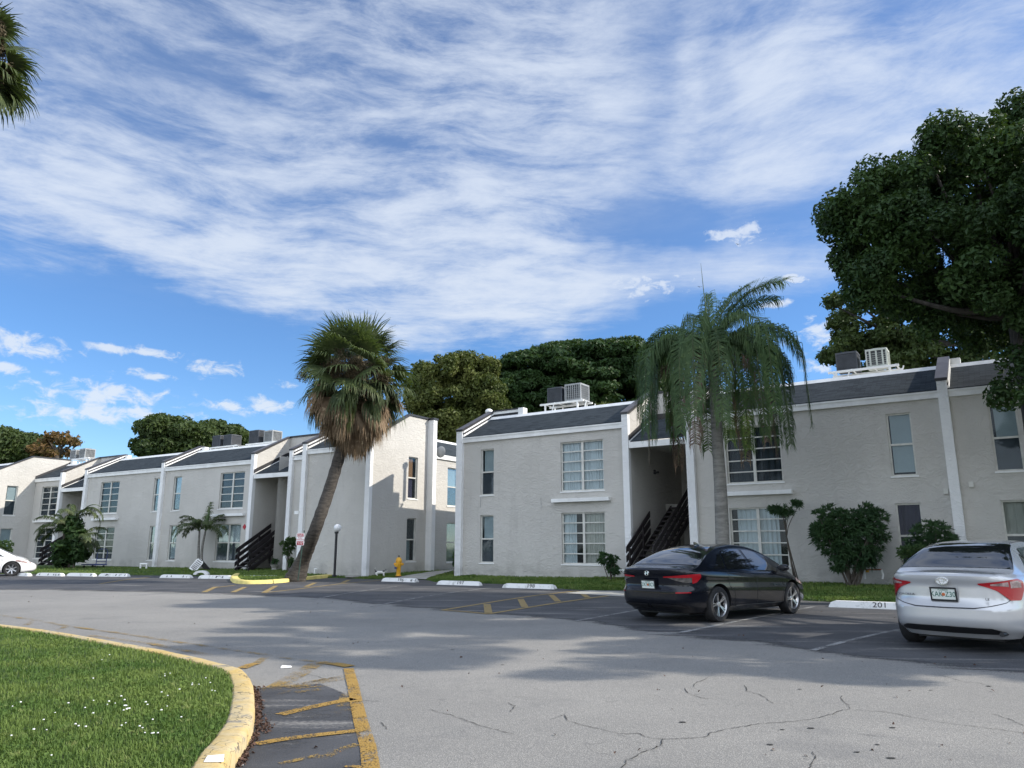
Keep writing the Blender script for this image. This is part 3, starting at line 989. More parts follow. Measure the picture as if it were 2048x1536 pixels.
# cracks in the road
CR = [
    [(1200, 1459), (1238, 1468), (1278, 1468), (1302, 1478), (1330, 1479), (1400, 1476), (1415, 1473), (1418, 1467), (1450, 1460), (1510, 1449), (1566, 1445), (1622, 1440), (1660, 1430), (1685, 1421), (1700, 1419), (1697, 1411), (1688, 1404), (1680, 1396), (1684, 1391)],
    [(1325, 1478), (1322, 1492), (1290, 1503), (1265, 1517), (1250, 1521), (1252, 1528), (1235, 1545)],
    [(1700, 1420), (1780, 1426), (1810, 1432), (1880, 1445), (1960, 1455), (2048, 1466), (2120, 1476)],
    [(1489, 1371), (1494, 1382), (1520, 1390), (1532, 1398), (1547, 1408)],
    [(1420, 1352), (1408, 1361), (1390, 1366), (1388, 1375)], [(1370, 1377), (1376, 1387), (1395, 1394), (1420, 1399)],
    [(1625, 1504), (1632, 1515), (1622, 1530), (1615, 1545)],
    [(1985, 1428), (2020, 1440), (2048, 1452), (2080, 1462)],
    [(1100, 1440), (1128, 1430), (1135, 1442), (1175, 1453), (1200, 1459)], [(1880, 1350), (1920, 1362), (1990, 1372)],
    [(600, 1347), (632, 1352), (647, 1358), (700, 1354), (730, 1354)], [(668, 1404), (690, 1410), (700, 1419), (701, 1409), (725, 1402), (760, 1403)],
    [(760, 1445), (768, 1452), (775, 1460)], [(860, 1420), (900, 1430), (960, 1452), (1030, 1470)], [(1010, 1404), (1030, 1412), (1020, 1425)],
    [(720, 1512), (735, 1516), (747, 1516)],
]
mb = MB(); rc = random.Random(7)
for c in CR:
    fine = []
    for i in range(len(c) - 1):
        n = max(2, int(math.hypot(c[i + 1][0] - c[i][0], (c[i + 1][1] - c[i][1]) * 3) / 7))
        for k in range(n):
            t = k / n
            fine.append((c[i][0] * (1 - t) + c[i + 1][0] * t + rc.uniform(-1.6, 1.6), c[i][1] * (1 - t) + c[i + 1][1] * t + rc.uniform(-.8, .8)))
    fine.append(c[-1])
    pts = [gp(*q) for q in fine]
    L = []; Q = []
    for i, p in enumerate(pts):
        t = (pts[min(i + 1, len(pts) - 1)] - pts[max(i - 1, 0)]).normalized()
        w = rc.uniform(0.0012, 0.0048) * (0.3 if i in (0, len(pts) - 1) else 1)
        n = Vector((-t.y, t.x, 0)) * w
        L.append(p + n); Q.append(p - n)
    m_ = len(pts)
    mb.add([(q.x, q.y, 0.0045) for q in L + Q], [(i, i + 1, m_ + i + 1, m_ + i) for i in range(m_ - 1)])
tag(mb.build('road_cracks', M['crack']), kind='structure')
# dark tar spots
mb = MB()
for x, y in [(1600, 1379), (1862, 1381), (1978, 1373), (1565, 1460), (1622, 1457), (1785, 1456), (1755, 1490), (1715, 1505), (1782, 1517), (1540, 1490), (1366, 1445), (228, 1229), (905, 1300), (1005, 1330)]:
    c = gp(x, y); r_ = rc.uniform(0.010, 0.022)
    mb.add([(c.x + r_ * rc.uniform(1.0, 1.9) * math.cos(t), c.y + r_ * rc.uniform(.7, 1.1) * math.sin(t), 0.0045) for t in [k * PI / 5 for k in range(10)]], [tuple(range(10))])
tag(mb.build('tar_spots', M['crack']), kind='structure')

# concrete path between the buildings, raised with the lawn
pth = [gp(790, 1158.3), gp(852, 1160.8), gp(858, 1155, .10), gp(905, 1144, .2), Vector((1.0, 45, .25)), Vector((0.0, 46, .25)), gp(870, 1144.5, .2), gp(815, 1152, .1)]
zz = [0.035, 0.035, 0.10, 0.245, 0.26, 0.26, 0.245, 0.12]
mb = MB(); mb.add([(p.x, p.y, z + 0.015) for p, z in zip(pth, zz)], [(0, 1, 2, 7), (7, 2, 3, 6), (6, 3, 4, 5)])
tag(mb.build('path', M['concrete']), kind='structure')
q = gp(1190, 1183); q2 = gp(1330, 1186)
mb = MB(); mb.add([gp(1130, 1186, .012), gp(1180, 1180.5, .012), gp(1330, 1186, .012), gp(1300, 1196, .012)], [(0, 1, 2, 3)])
tag(mb.build('path', M['concrete']), kind='structure')
c = gp(734, 1152.5, .09); mb = MB(); mb.box(c.x - .9, c.y - .35, .06, c.x + .5, c.y + .25, .13)
tag(mb.build('concrete_pad', M['concrete']), kind='structure')

# ------------------------------------------------------------------ buildings
WZ = {'up': (3.23, 5.23), 'lo': (0.38, 2.38)}


def wall_panel(mb, T, u0, u1, z0, z1, holes, depth=0.16, y=0.0):
    """flat wall in the frame T (u along, d back, z up) with reveals round each opening; slot 1 = dark room behind"""
    us = sorted(set([u0, u1] + [h[0] for h in holes] + [h[1] for h in holes]))
    zs = sorted(set([z0, z1] + [h[2] for h in holes] + [h[3] for h in holes]))
    for i in range(len(us) - 1):
        for j in range(len(zs) - 1):
            cu, cz = (us[i] + us[i + 1]) / 2, (zs[j] + zs[j + 1]) / 2
            if any(h[0] < cu < h[1] and h[2] < cz < h[3] for h in holes): continue
            mb.quad(T(us[i], y, zs[j]), T(us[i + 1], y, zs[j]), T(us[i + 1], y, zs[j + 1]), T(us[i], y, zs[j + 1]))
    for a, b_, c, d in holes:
        for (p, q_) in (((a, c), (b_, c)), ((b_, c), (b_, d)), ((b_, d), (a, d)), ((a, d), (a, c))):
            mb.quad(T(p[0], y, p[1]), T(q_[0], y, q_[1]), T(q_[0], y + depth, q_[1]), T(p[0], y + depth, p[1]))
        mb.k = 1
        e = 0.02
        for (p, q_) in (((a, c), (b_, c)), ((b_, c), (b_, d)), ((b_, d), (a, d)), ((a, d), (a, c))):
            mb.quad(T(p[0], y + depth + .001, p[1]), T(q_[0], y + depth + .001, q_[1]), T(q_[0], y + depth + .9, q_[1]), T(p[0], y + depth + .9, p[1]))
        mb.quad(T(a, y + depth + .9, c), T(b_, y + depth + .9, c), T(b_, y + depth + .9, d), T(a, y + depth + .9, d))
        mb.k = 0


def frame_box(mb, T, u0, d0, z0, u1, d1, z1):
    P_ = [T(u, d, z) for z in (z0, z1) for d in (d0, d1) for u in (u0, u1)]
    mb.add(P_, [(0, 2, 3, 1), (4, 5, 7, 6), (0, 1, 5, 4), (2, 6, 7, 3), (0, 4, 6, 2), (1, 3, 7, 5)])


def window(T, parent, h, kind, dress='dark', y=0.0):
    """window part: pane > frame, curtain, sill.  kind: grid (2x5), two (2x2 sash), hung (1 over 1)"""
    u0, u1, z0, z1 = h
    d = y + 0.10
    mb = MB(); e = 0.03
    frame_box(mb, T, u0 + e, d, z0 + e, u1 - e, d + .006, z1 - e)
    w = mb.build('window', M['glass_dull' if dress in ('darkgrid', 'purple', 'bamboo', 'lace') else 'glass'], parent)
    f = MB()
    b = 0.05
    for a in ((u0, z0, u0 + b, z1), (u1 - b, z0, u1, z1), (u0 + b, z0, u1 - b, z0 + b), (u0 + b, z1 - b, u1 - b, z1)):
        frame_box(f, T, a[0], d - .03, a[1], a[2], d + .03, a[3])
    um = (u0 + u1) / 2; zm = z0 + (z1 - z0) * 0.5
    if kind in ('grid', 'two'):
        frame_box(f, T, um - .05, d - .032, z0 + b, um + .05, d + .028, z1 - b)
    if kind == 'grid':
        for k in range(1, 5):
            zk = z0 + (z1 - z0) * k / 5
            for a, c in ((u0 + b, um - .05), (um + .05, u1 - b)):
                frame_box(f, T, a, d - .026, zk - .02, c, d + .026, zk + .02)
    if kind == 'two':
        for a, c in ((u0 + b, um - .05), (um + .05, u1 - b)):
            frame_box(f, T, a, d - .026, zm - .03, c, d + .026, zm + .03)
    if kind == 'hung':
        frame_box(f, T, u0 + b, d - .034, zm - .03, u1 - b, d + .026, zm + .03)
    f.build('frame', M['frame'], w)
    s_ = MB()
    frame_box(s_, T, u0 - .04, y - .03, z0 - .05, u1 + .04, y + .07, z0 - .002)
    s_.build('sill', M['trim'], w)

    def cloth(a, c, za, zb, mat, folds=9, amp=.02, name='curtain', dd=.09):
        n = max(4, int((c - a) * folds * 3)); V = []; Fx = []
        for i in range(n + 1):
            t = i / n; u = a + (c - a) * t; o = amp * math.sin(t * (c - a) * folds * 2 * PI) + amp * .5 * math.sin(t * 7 + a)
            V += [T(u, d + dd + o, za), T(u, d + dd + o, zb)]
            if i: Fx.append((2 * i - 2, 2 * i, 2 * i + 1, 2 * i - 1))
        mb_ = MB(); mb_.add(V, Fx, True); mb_.build(name, mat, w, fix=False)

    def flat(a, c, za, zb, mat, name='blind', dd=.05):
        mb_ = MB(); frame_box(mb_, T, a, d + dd, za, c, d + dd + .004, zb); mb_.build(name, mat, w)

    if dress == 'white':
        cloth(u0 + .04, um - .12, z0, z1, M['curtain']); cloth(um + .02, u1 - .04, z0, z1, M['curtain'])
    elif dress == 'white_open':
        cloth(u0 + .04, um - .38, z0, z1, M['curtain']); cloth(um + .02, u1 - .04, z0, z1, M['tan'])
    elif dress == 'sheer':
        cloth(u0 + .22, u1 - .3, z0, z1, M['curtain'], 6)
    elif dress == 'halfwhite':
        cloth(u0 + .04, u1 - .04, zm - .02, z1, M['curtain'], 5); flat(u0 + .05, u1 - .05, z0 + .04, zm - .04, M['screen'], 'screen', .02)
    elif dress == 'blindtop':
        flat(u0 + .12, u1 - .03, zm, z1, M['blind']); flat(u0 + .05, u1 - .05, z0 + .04, zm - .03, M['screen'], 'screen', .02)
    elif dress == 'blind':
        flat(u0 + .08, u1 - .03, z0 + .12, z1, M['blind'])
    elif dress == 'purple':
        cloth(u0 + .04, u1 - .04, z0, z1, M['purple'], 4, .03)
    elif dress == 'bamboo':
        flat(u0 + .03, u1 - .22, zm + .02, z1, M['bamboo']); flat(u0 + .03, u1 - .2, z0, zm, M['purple'], 'screen', .06)
    elif dress == 'lace':
        cloth(u0 + .03, u1 - .2, z0, zm - .03, M['lace'], 7); flat(u0 + .04, u1 - .1, zm + .03, z1 - .05, M['screen'], 'screen', .02)
    elif dress == 'tan':
        cloth(u0 + .04, u1 - .04, zm, z1, M['tan'], 6); flat(u0 + .05, u1 - .05, z0 + .04, zm - .04, M['screen'], 'screen', .02)
    elif dress == 'darkgrid':
        cloth(u0 + .05, u1 - .05, z0, z1, M['screen'], 5, .03)
    return w


def ledge(T, parent, a, b_, y=0.0):
    mb = MB(); frame_box(mb, T, a, y - .20, 2.80, b_, y + .02, 2.94)
    mb.build('ledge', M['trim'], parent)


RIDGE_D, RIDGE_Z, EAVE_Z = 2.1, 6.99, 5.85


def mansard(T, parent, u0, u1, y=0.0, drop=0.0, roof_to=9.0):
    """shingled front slope with fascia, white ridge band and low flat roof behind"""
    sh = MB()
    e0 = EAVE_Z - drop; r0 = RIDGE_Z - drop
    sh.quad(T(u0, y - .10, e0), T(u1, y - .10, e0), T(u1, y + RIDGE_D, r0), T(u0, y + RIDGE_D, r0))
    sh.quad(T(u0, y - .10, e0 - .03), T(u1, y - .10, e0 - .03), T(u1, y - .10, e0), T(u0, y - .10, e0))
    sh.build('roof_slope', M['shingle'], parent)
    fa = MB()
    frame_box(fa, T, u0, y - .09, e0 - .26, u1, y + .03, e0 - .032)
    frame_box(fa, T, u0, y - .115, e0 - .09, u1, y - .092, e0 - .034)
    fa.build('fascia', M['trim'], parent)
    rd = MB()
    frame_box(rd, T, u0, y + RIDGE_D - .04, r0 - .01, u1, y + RIDGE_D + .12, r0 + .06)
    sl_ = (r0 - e0) / (RIDGE_D + .10)
    rd.quad(T(u0, y + RIDGE_D - .20, r0 - .20 * sl_ + .012), T(u1, y + RIDGE_D - .20, r0 - .20 * sl_ + .012), T(u1, y + RIDGE_D - .041, r0 + .06), T(u0, y + RIDGE_D - .041, r0 + .06))
    frame_box(rd, T, u0, y + RIDGE_D + .0, 5.9 - drop, u1, y + RIDGE_D + .1, r0 - .012)
    rd.build('ridge_band', M['trim'], parent)
    if roof_to > RIDGE_D:
        fl = MB(); frame_box(fl, T, u0, y + RIDGE_D + .1, 5.75 - drop, u1, y + roof_to, 5.9 - drop)
        fl.build('flat_roof', M['flat_roof'], parent)


def parapet(T, parent, u0, u1, y=0.0, inner=True, y_back=2.3, flat_to=2.45, bands=1, base=True, lit_mat='stucco'):
    """party wall that rises over the shingle slope: pillar in front, coping on top, flashing bands on the side (+1 right, -1 left)"""
    zt = 6.12; zp = 7.30
    if base:
        p = MB(); frame_box(p, T, u0, y - .16, -.4, u1, y + .04, zt - .02)
        p.build('pillar', M['stucco_white'], parent)
    w = MB()
    poly = [(y + .041, 5.3), (y + .041, zt), (y + y_back, zp), (y + flat_to, zp), (y + flat_to, 5.3)]
    w.prism(poly, u0 + .004, u1 - .004, lambda a, b_, c: T(c, a, b_))
    w.build('parapet', M[lit_mat], parent)
    c = MB()
    o = .03
    poly = [(y - .19, zt - .01), (y - .19, zt + .07), (y + y_back, zp + .085), (y + flat_to + .02, zp + .085), (y + flat_to + .02, zp + .002), (y + y_back, zp + .002), (y - .10, zt + .0)]
    c.prism(poly, u0 - o, u1 + o, lambda a, b_, c_: T(c_, a, b_))
    c.build('coping', M['cap'], parent)
    tp = MB()
    s_ = (zp - zt) / y_back
    tp.add([T(u0 - o - .002, y - .185, zt + .073), T(u1 + o + .002, y - .185, zt + .073), T(u1 + o + .002, y + y_back, zp + .089), T(u0 - o - .002, y + y_back, zp + .089)], [(0, 1, 2, 3)])
    tp.build('coping_top', M['cap2'], parent, fix=False)
    if bands:
        uu = u1 if bands > 0 else u0
        sg = 1 if bands > 0 else -1

        def band(name, mat, lo, hi, th, z_extra=0.0):
            m = MB()
            q = [(y - .10, zt + lo), (y - .10, zt + hi), (y + y_back - .02, zp + hi + z_extra), (y + y_back - .02, zp + lo)]
            m.prism(q, uu + sg * .002, uu + sg * th, lambda a, b_, c_: T(c_, a, b_))
            m.build(name, M[mat], parent)
        band('fascia_band', 'trim', -.085, -.012, .05)
        band('flashing', 'cap', -.175, -.087, .03)
        band('flashing_band', 'trim', -.26, -.177, .055)
        m = MB(); frame_box(m, T, uu, y + y_back - .02, RIDGE_Z - .05, uu + sg * .34, y + y_back + .25, zp - .004)
        m.build('parapet_end', M['trim'], parent)


def stairs(T, parent, u0, u1):
    """open stair recess: side walls, back wall, landing, flight with plank railings, low roof"""
    w = MB()
    D = 5.2
    w.quad(T(u0, .04, -.1), T(u0, D, -.1), T(u0, D, 5.9), T(u0, .04, 5.9))
    w.quad(T(u1, D, -.1), T(u1, .04, -.1), T(u1, .04, 5.9), T(u1, D, 5.9))
    w.quad(T(u0, D, -.1), T(u1, D, -.1), T(u1, D, 5.2), T(u0, D, 5.2))
    w.quad(T(u0, -.02, 4.95), T(u1, -.02, 4.95), T(u1, D, 4.95), T(u0, D, 4.95))
    w.build('stair_walls', M['stucco'], parent, fix=False)
    l = MB(); frame_box(l, T, u0, 3.3, 2.50, u1, D, 2.78); frame_box(l, T, u0, .0, -.3, u1, D, -.02)
    l.build('landing', M['concrete'], parent)
    dr = MB()
    frame_box(dr, T, u0 + 1.25, D - .12, 2.79, u1 - .12, D - .02, 4.85); frame_box(dr, T, u0 + 1.25, D - .12, .0, u1 - .12, D - .02, 2.1)
    dr.build('door', M['door'], parent)
    a0, a1 = u0 + .28, u0 + 1.22
    y0, y1 = -1.0, 3.3; n = 14
    s_ = MB()
    for k in range(n):
        t = (k + .5) / n; yy = y0 + (y1 - y0) * t; z = 2.68 * (k + 1) / (n + .2)
        frame_box(s_, T, a0, yy - .15, z - .06, a1, yy + .15, z)
    s_.build('treads', M['wood'], parent)
    for k, uu in enumerate((a0 - .07, a1 + .02)):
        rmb = MB()
        ys, ye = y0 - .10, y1
        if k == 0: ye = 1.1
        zs = lambda yv: (yv - y0) / (y1 - y0) * 2.68
        rmb.prism([(ys, zs(ys) - .12), (ys, zs(ys) + .12), (y1, 2.72), (y1, 2.45)], uu, uu + .05, lambda a, b_, c: T(c, a, b_))
        for off in (.42, .76, 1.08):
            rmb.prism([(ys, zs(ys) + off - .20), (ys, zs(ys) + off + .02), (ye, zs(ye) + off + .02), (ye, zs(ye) + off - .20)], uu, uu + .04, lambda a, b_, c: T(c, a, b_))
        yv = ys + .12
        while yv < ye:
            frame_box(rmb, T, uu - .05 if k else uu + .042, yv, max(-.25, zs(yv) - .5 if k else zs(yv) - .2), uu - .004 if k else uu + .10, yv + .09, zs(yv) + 1.0)
            yv += 1.25
        rmb.build('railing', M['wood'], parent)
    # low roof over the recess
    drop = 0.82
    sh = MB()
    sh.quad(T(u0, -.10, 5.03), T(u1, -.10, 5.03), T(u1, 2.15, 6.18), T(u0, 2.15, 6.18))
    sh.build('roof_slope', M['shingle'], parent)
    fa = MB(); frame_box(fa, T, u0 + .01, -.12, 4.77, u1 - .01, .02, 5.0); fa.build('fascia', M['trim'], parent)
    fl = MB()
    for uu, sg in ((u0, 1), (u1, -1)):
        fl.prism([(-.12, 5.07), (-.12, 5.27), (2.15, 6.42), (2.15, 6.22)], uu + sg * .004, uu + sg * .05, lambda a, b_, c: T(c, a, b_))
    frame_box(fl, T, u0 + .05, 2.12, 6.2, u1 - .05, 2.2, 6.40)
    fl.build('flashing', M['cap'], parent)
    wb = MB()
    for uu, sg in ((u0, 1), (u1, -1)):
        wb.prism([(-.11, 5.0), (-.11, 5.065), (2.12, 6.215), (2.12, 6.15)], uu + sg * .004, uu + sg * .06, lambda a, b_, c: T(c, a, b_))
    wb.build('flashing_band', M['trim'], parent)
    # return wall behind, up to the height of the parapets, with its coping
    rt = MB(); frame_box(rt, T, u0, 2.3, 6.0, u1, 2.45, 7.28); rt.build('return_wall', M['stucco'], parent)
    rc_ = MB(); frame_box(rc_, T, u0, 2.26, 7.284, u1, 2.49, 7.38); rc_.build('coping', M['cap'], parent)
    lp = MB(); p = T(u0 + .1, 2.2, 4.0)
    frame_box(lp, T, u0 + .005, 2.15, 3.95, u0 + .05, 2.29, 4.12); frame_box(lp, T, u0 + .05, 2.17, 3.98, u0 + .2, 2.27, 4.05)
    lp.build('wall_lamp', M['plastic'], parent)


def shell(T, parent, u0, u1, y, depth, name='rear_wall'):
    """side and rear walls so the block is closed"""
    w = MB()
    w.quad(T(u0, y + depth, -.4), T(u1, y + depth, -.4), T(u1, y + depth, 6.2), T(u0, y + depth, 6.2))
    w.quad(T(u0, y + .04, -.4), T(u0, y + depth, -.4), T(u0, y + depth, 5.9), T(u0, y + .04, 5.9))
    w.quad(T(u1, y + .04, -.4), T(u1, y + depth, -.4), T(u1, y + depth, 5.9), T(u1, y + .04, 5.9))
    w.build(name, M['stucco'], parent, fix=False)


def ident(u, d, z): return Vector((u, d, z))


def bay(parent, u0, u1, wins, T=ident, y=0.0, roof_to=9.0):
    """one front wall with its windows; wins: (u0, u1, kind, dress upper, dress lower)"""
    holes = []
    for a, b_, kind, du, dl in wins:
        if du: holes.append((a, b_) + WZ['up'])
        if dl: holes.append((a, b_) + WZ['lo'])
    w = MB(); wall_panel(w, T, u0, u1, -.4, 5.62, holes, y=y)
    w.build('wall', [M['stucco'], M['room']], parent, fix=False)
    for a, b_, kind, du, dl in wins:
        if du: window(T, parent, (a, b_) + WZ['up'], kind if isinstance(kind, str) else kind[0], du, y)
        if dl: window(T, parent, (a, b_) + WZ['lo'], kind if isinstance(kind, str) else kind[1], dl, y)
        if b_ - a > 1.2 and du: ledge(T, parent, a - .36, b_ + .28, y)
    mansard(T, parent, u0, u1, y, roof_to=roof_to)


BR = empty('apartment_building', RO, RZ, 'two storey off-white stucco apartment block on the right, behind the black and the silver car', 'building')
parapet(ident, BR, -.05, .27)
bay(BR, .27, 8.1, [(1.2, 1.9, 'hung', 'blindtop', 'blindtop'), (5.25, 7.2, 'grid', 'white', 'white_open')])
parapet(ident, BR, 8.1, 8.36, bands=0)
stairs(ident, BR, 8.36, 10.66)
parapet(ident, BR, 10.66, 10.95, bands=1)
bay(BR, 10.95, 18.92, [(12.1, 14.03, 'grid', 'darkgrid', 'sheer'), (17.38, 18.1, 'hung', 'blind', 'purple')])
parapet(ident, BR, 18.92, 19.2)
bay(BR, 19.2, 27.2, [(20.18, 20.9, 'hung', 'blindtop', 'tan'), (24.2, 26.2, 'grid', 'white', 'white')])
parapet(ident, BR, 27.2, 27.5, bands=0)
shell(ident, BR, -.045, 27.49, 0, 9.0)
# ridge return at the left end
m = MB(); m.box(.27, 2.2, RIDGE_Z + .21, 2.0, 2.42, RIDGE_Z + .335); m.build('fascia_band', M['trim'], BR)
m = MB(); m.box(.27, 2.24, RIDGE_Z + .06, 2.0, 2.40, RIDGE_Z + .208); m.build('flashing', M['cap'], BR)
m = MB(); m.box(1.78, 2.1, RIDGE_Z - .02, 2.06, 2.45, RIDGE_Z + .37); m.build('parapet_end', M['trim'], BR)
m = MB(); m.box(.27, 2.16, RIDGE_Z + .34, 2.03, 2.46, RIDGE_Z + .39); m.build('coping', M['cap'], BR)
m = MB(); m.box(1.21, -.016, 2.72, 1.225, -.002, 3.17); m.tube([(4.3, -.03, 3.0), (4.32, -.03, 2.7), (4.3, -.03, 2.55)], .006, 5); m.build('wall_cable', M['ac_grey'], BR)
# small things on the wall of the right building
m = MB()
for x, z in ((18.82, 2.62), (19.5, 2.80)):
    m.box(x - .06, -.09, z, x + .06, -.002, z + .16)
m.build('wall_lamp', M['frame'], BR)

BL = empty('apartment_building', LO, LZ, 'long two storey off-white stucco apartment block on the left, behind the leaning palm', 'building')
bay(BL, -14.9, -11.48, [(-13.93, -11.85, 'grid', 'darkgrid', 'darkgrid')])
parapet(ident, BL, -11.48, -11.22, bands=0)
stairs(ident, BL, -11.22, -8.48)
parapet(ident, BL, -8.48, -8.2)
bay(BL, -8.2, -.2, [(-6.7, -4.64, 'grid', 'darkgrid', 'darkgrid'), (-1.0, -.3, 'hung', 'blindtop', 'blindtop')])
parapet(ident, BL, -.2, .08)
bay(BL, .08, 7.86, [(.94, 1.68, 'hung', 'blindtop', 'blind'), (5.2, 7.25, ('grid', 'two'), 'darkgrid', 'halfwhite')])
parapet(ident, BL, 7.86, 8.12, bands=0)
stairs(ident, BL, 8.12, 10.86)
parapet(ident, BL, 10.86, 11.12)
bay(BL, 11.12, 13.42, [])
parapet(ident, BL, 13.42, 13.7, y=-1.46)
w = MB(); w.quad((13.45, -1.42, -.4), (13.45, 0, -.4), (13.45, 0, 5.7), (13.45, -1.42, 5.7)); w.build('side_wall', M['stucco'], BL, fix=False)
bay(BL, 13.7, 17.62, [], y=-1.46, roof_to=5.0)
# side wall of the corner block, facing the gap between the buildings
TS = lambda u, d, z: Vector((17.86 - d, u, z))
w = MB()
holes = [(1.16, 1.87, 3.45, 5.50), (1.16, 1.87, .47, 2.52)]
wall_panel(w, TS, -1.42, 2.62, -.4, 6.05, holes)
poly = [(-1.42, 6.05), (1.16, 7.52), (2.62, 7.52), (2.62, 6.05)]
w.prism(poly, 17.70, 17.86, lambda a, b_, c: Vector((c, a, b_)))
w.build('side_wall', [M['stucco'], M['room']], BL, fix=False)
window(TS, BL, holes[0], 'hung', 'bamboo'); window(TS, BL, holes[1], 'hung', 'lace')
m = MB(); m.box(17.62, -1.62, -.4, 17.9, -1.42, 6.08); m.build('pillar', M['stucco_white'], BL)
m = MB(); m.prism([(-1.66, 6.06), (-1.66, 6.15), (1.16, 7.62), (3.0, 7.62), (3.0, 7.53), (1.18, 7.53)], 17.66, 17.92, lambda a, b_, c: Vector((c, a, b_))); m.build('coping', M['cap'], BL)
m = MB(); m.box(17.5, 2.62, -.4, 18.22, 2.92, 7.5); m.build('pillar', M['stucco_white'], BL)
m = MB(); m.box(17.5, 2.58, 7.502, 18.26, 2.97, 7.60); m.build('coping', M['cap'], BL)
# courtyard wing running back, facing the gap
TW = lambda u, d, z: Vector((17.95 - d, u, z))
holes = [(4.25, 6.2) + WZ['up'], (4.25, 6.2) + WZ['lo'], (9, 9.7) + WZ['up'], (9, 9.7) + WZ['lo']]
w = MB(); wall_panel(w, TW, 2.92, 20, -.4, 5.62, holes); w.build('wall', [M['stucco'], M['room']], BL, fix=False)
window(TW, BL, holes[0], 'two', 'blindtop'); window(TW, BL, holes[1], 'two', 'tan')
window(TW, BL, holes[2], 'hung', 'blindtop'); window(TW, BL, holes[3], 'hung', 'blindtop')
mansard(TW, BL, 2.92, 20, roof_to=8)
w = MB(); w.quad((9.95, 19.9, -.4), (17.95, 19.9, -.4), (17.95, 19.9, 6.9), (9.95, 19.9, 6.9)); w.quad((9.95, 9, -.4), (9.95, 20, -.4), (9.95, 20, 6), (9.95, 9, 6)); w.build('rear_wall', M['stucco'], BL, fix=False)
# satellite dish on the corner, diamond sign, small box
m = MB(); m.lathe([(.02, 0), (.16, .02), (.26, .06), (.30, .10)], 16, (0, 0, 0), 'Y'); d_ = m.build('satellite_dish', M['ac_grey'], BL); d_.location = (18.3, 3.05, 5.9)
m = MB(); m.add([(7.55, -.03, 2.36), (7.69, -.03, 2.21), (7.55, -.03, 2.06), (7.41, -.03, 2.21), (7.55, -.004, 2.36), (7.69, -.004, 2.21), (7.55, -.004, 2.06), (7.41, -.004, 2.21)],
                [(0, 1, 2, 3), (4, 5, 6, 7), (0, 1, 5, 4), (1, 2, 6, 5), (2, 3, 7, 6), (3, 0, 4, 7)]); m.build('diamond_sign', M['sign_red'], BL)
m = MB(); m.box(13.15, -1.66, 2.70, 13.44, -1.5, 2.86); m.build('wall_box', M['trim'], BL)
p = inL(732, 908, -1.46); m = MB(); m.box(p.x - .09, -1.72, p.z - .12, p.x + .09, -1.465, p.z + .12); m.build('wall_lamp', M['plastic'], BL)
# projecting wing at the left edge
TG = lambda u, d, z: Vector((-14.9 - d, u, z))
holes = [(-1.82, -1.1, 3.25, 5.25), (-1.82, -1.1, .38, 2.38)]
w = MB(); wall_panel(w, TG, -2.62, .0, -.4, 5.7, holes)
w.prism([(-2.62, 5.7), (-2.62, 6.15), (-.36, 7.32), (2.2, 7.32), (2.2, 5.7)], -15.06, -14.9, lambda a, b_, c: Vector((c, a, b_)))
w.build('side_wall', [M['stucco'], M['room']], BL, fix=False)
window(TG, BL, holes[0], 'hung', 'blindtop'); window(TG, BL, holes[1], 'hung', 'blind')
m = MB(); m.prism([(-2.8, 6.10), (-2.8, 6.19), (-.36, 7.42), (2.24, 7.42), (2.24, 7.33), (-.34, 7.33)], -15.1, -14.87, lambda a, b_, c: Vector((c, a, b_))); m.build('coping', M['cap'], BL)
m = MB(); m.box(-15.1, -2.82, -.4, -14.86, -2.62, 6.12); m.build('pillar', M['stucco_white'], BL)
for nm, mt, lo, hi, th in (('flashing', 'cap', -.34, -.10, .03), ('flashing_band', 'trim', -.42, -.342, .055)):
    m = MB(); m.prism([(-.08, 6.12 + lo + .02), (-.08, 6.12 + hi), (2.18, 7.3 + hi), (2.18, 7.3 + lo)], -14.898, -14.9 + th, lambda a, b_, c: Vector((c, a, b_))); m.build(nm, M[mt], BL)
m = MB(); m.box(-14.9, 2.2, RIDGE_Z - .05, -14.55, 2.45, 7.30); m.build('parapet_end', M['trim'], BL)
bay(BL, -22.6, -15.1, [], y=-2.66)
parapet(ident, BL, -22.9, -22.6, y=-2.66)
m = MB(); m.prism([(-5.3, 5.3), (-5.3, 6.12), (-3.0, 7.3), (1.5, 7.3), (1.5, 5.3)], -24.2, -24.0, lambda a, b_, c: Vector((c, a, b_))); m.build('side_wall', M['stucco'], BL)
m = MB(); m.prism([(-5.4, 6.1), (-5.4, 6.2), (-3.0, 7.4), (1.6, 7.4), (1.6, 7.304), (-3.0, 7.304)], -24.25, -23.95, lambda a, b_, c: Vector((c, a, b_))); m.build('coping', M['cap'], BL)
shell(ident, BL, -22.8, 9.9, 0, 9.0)

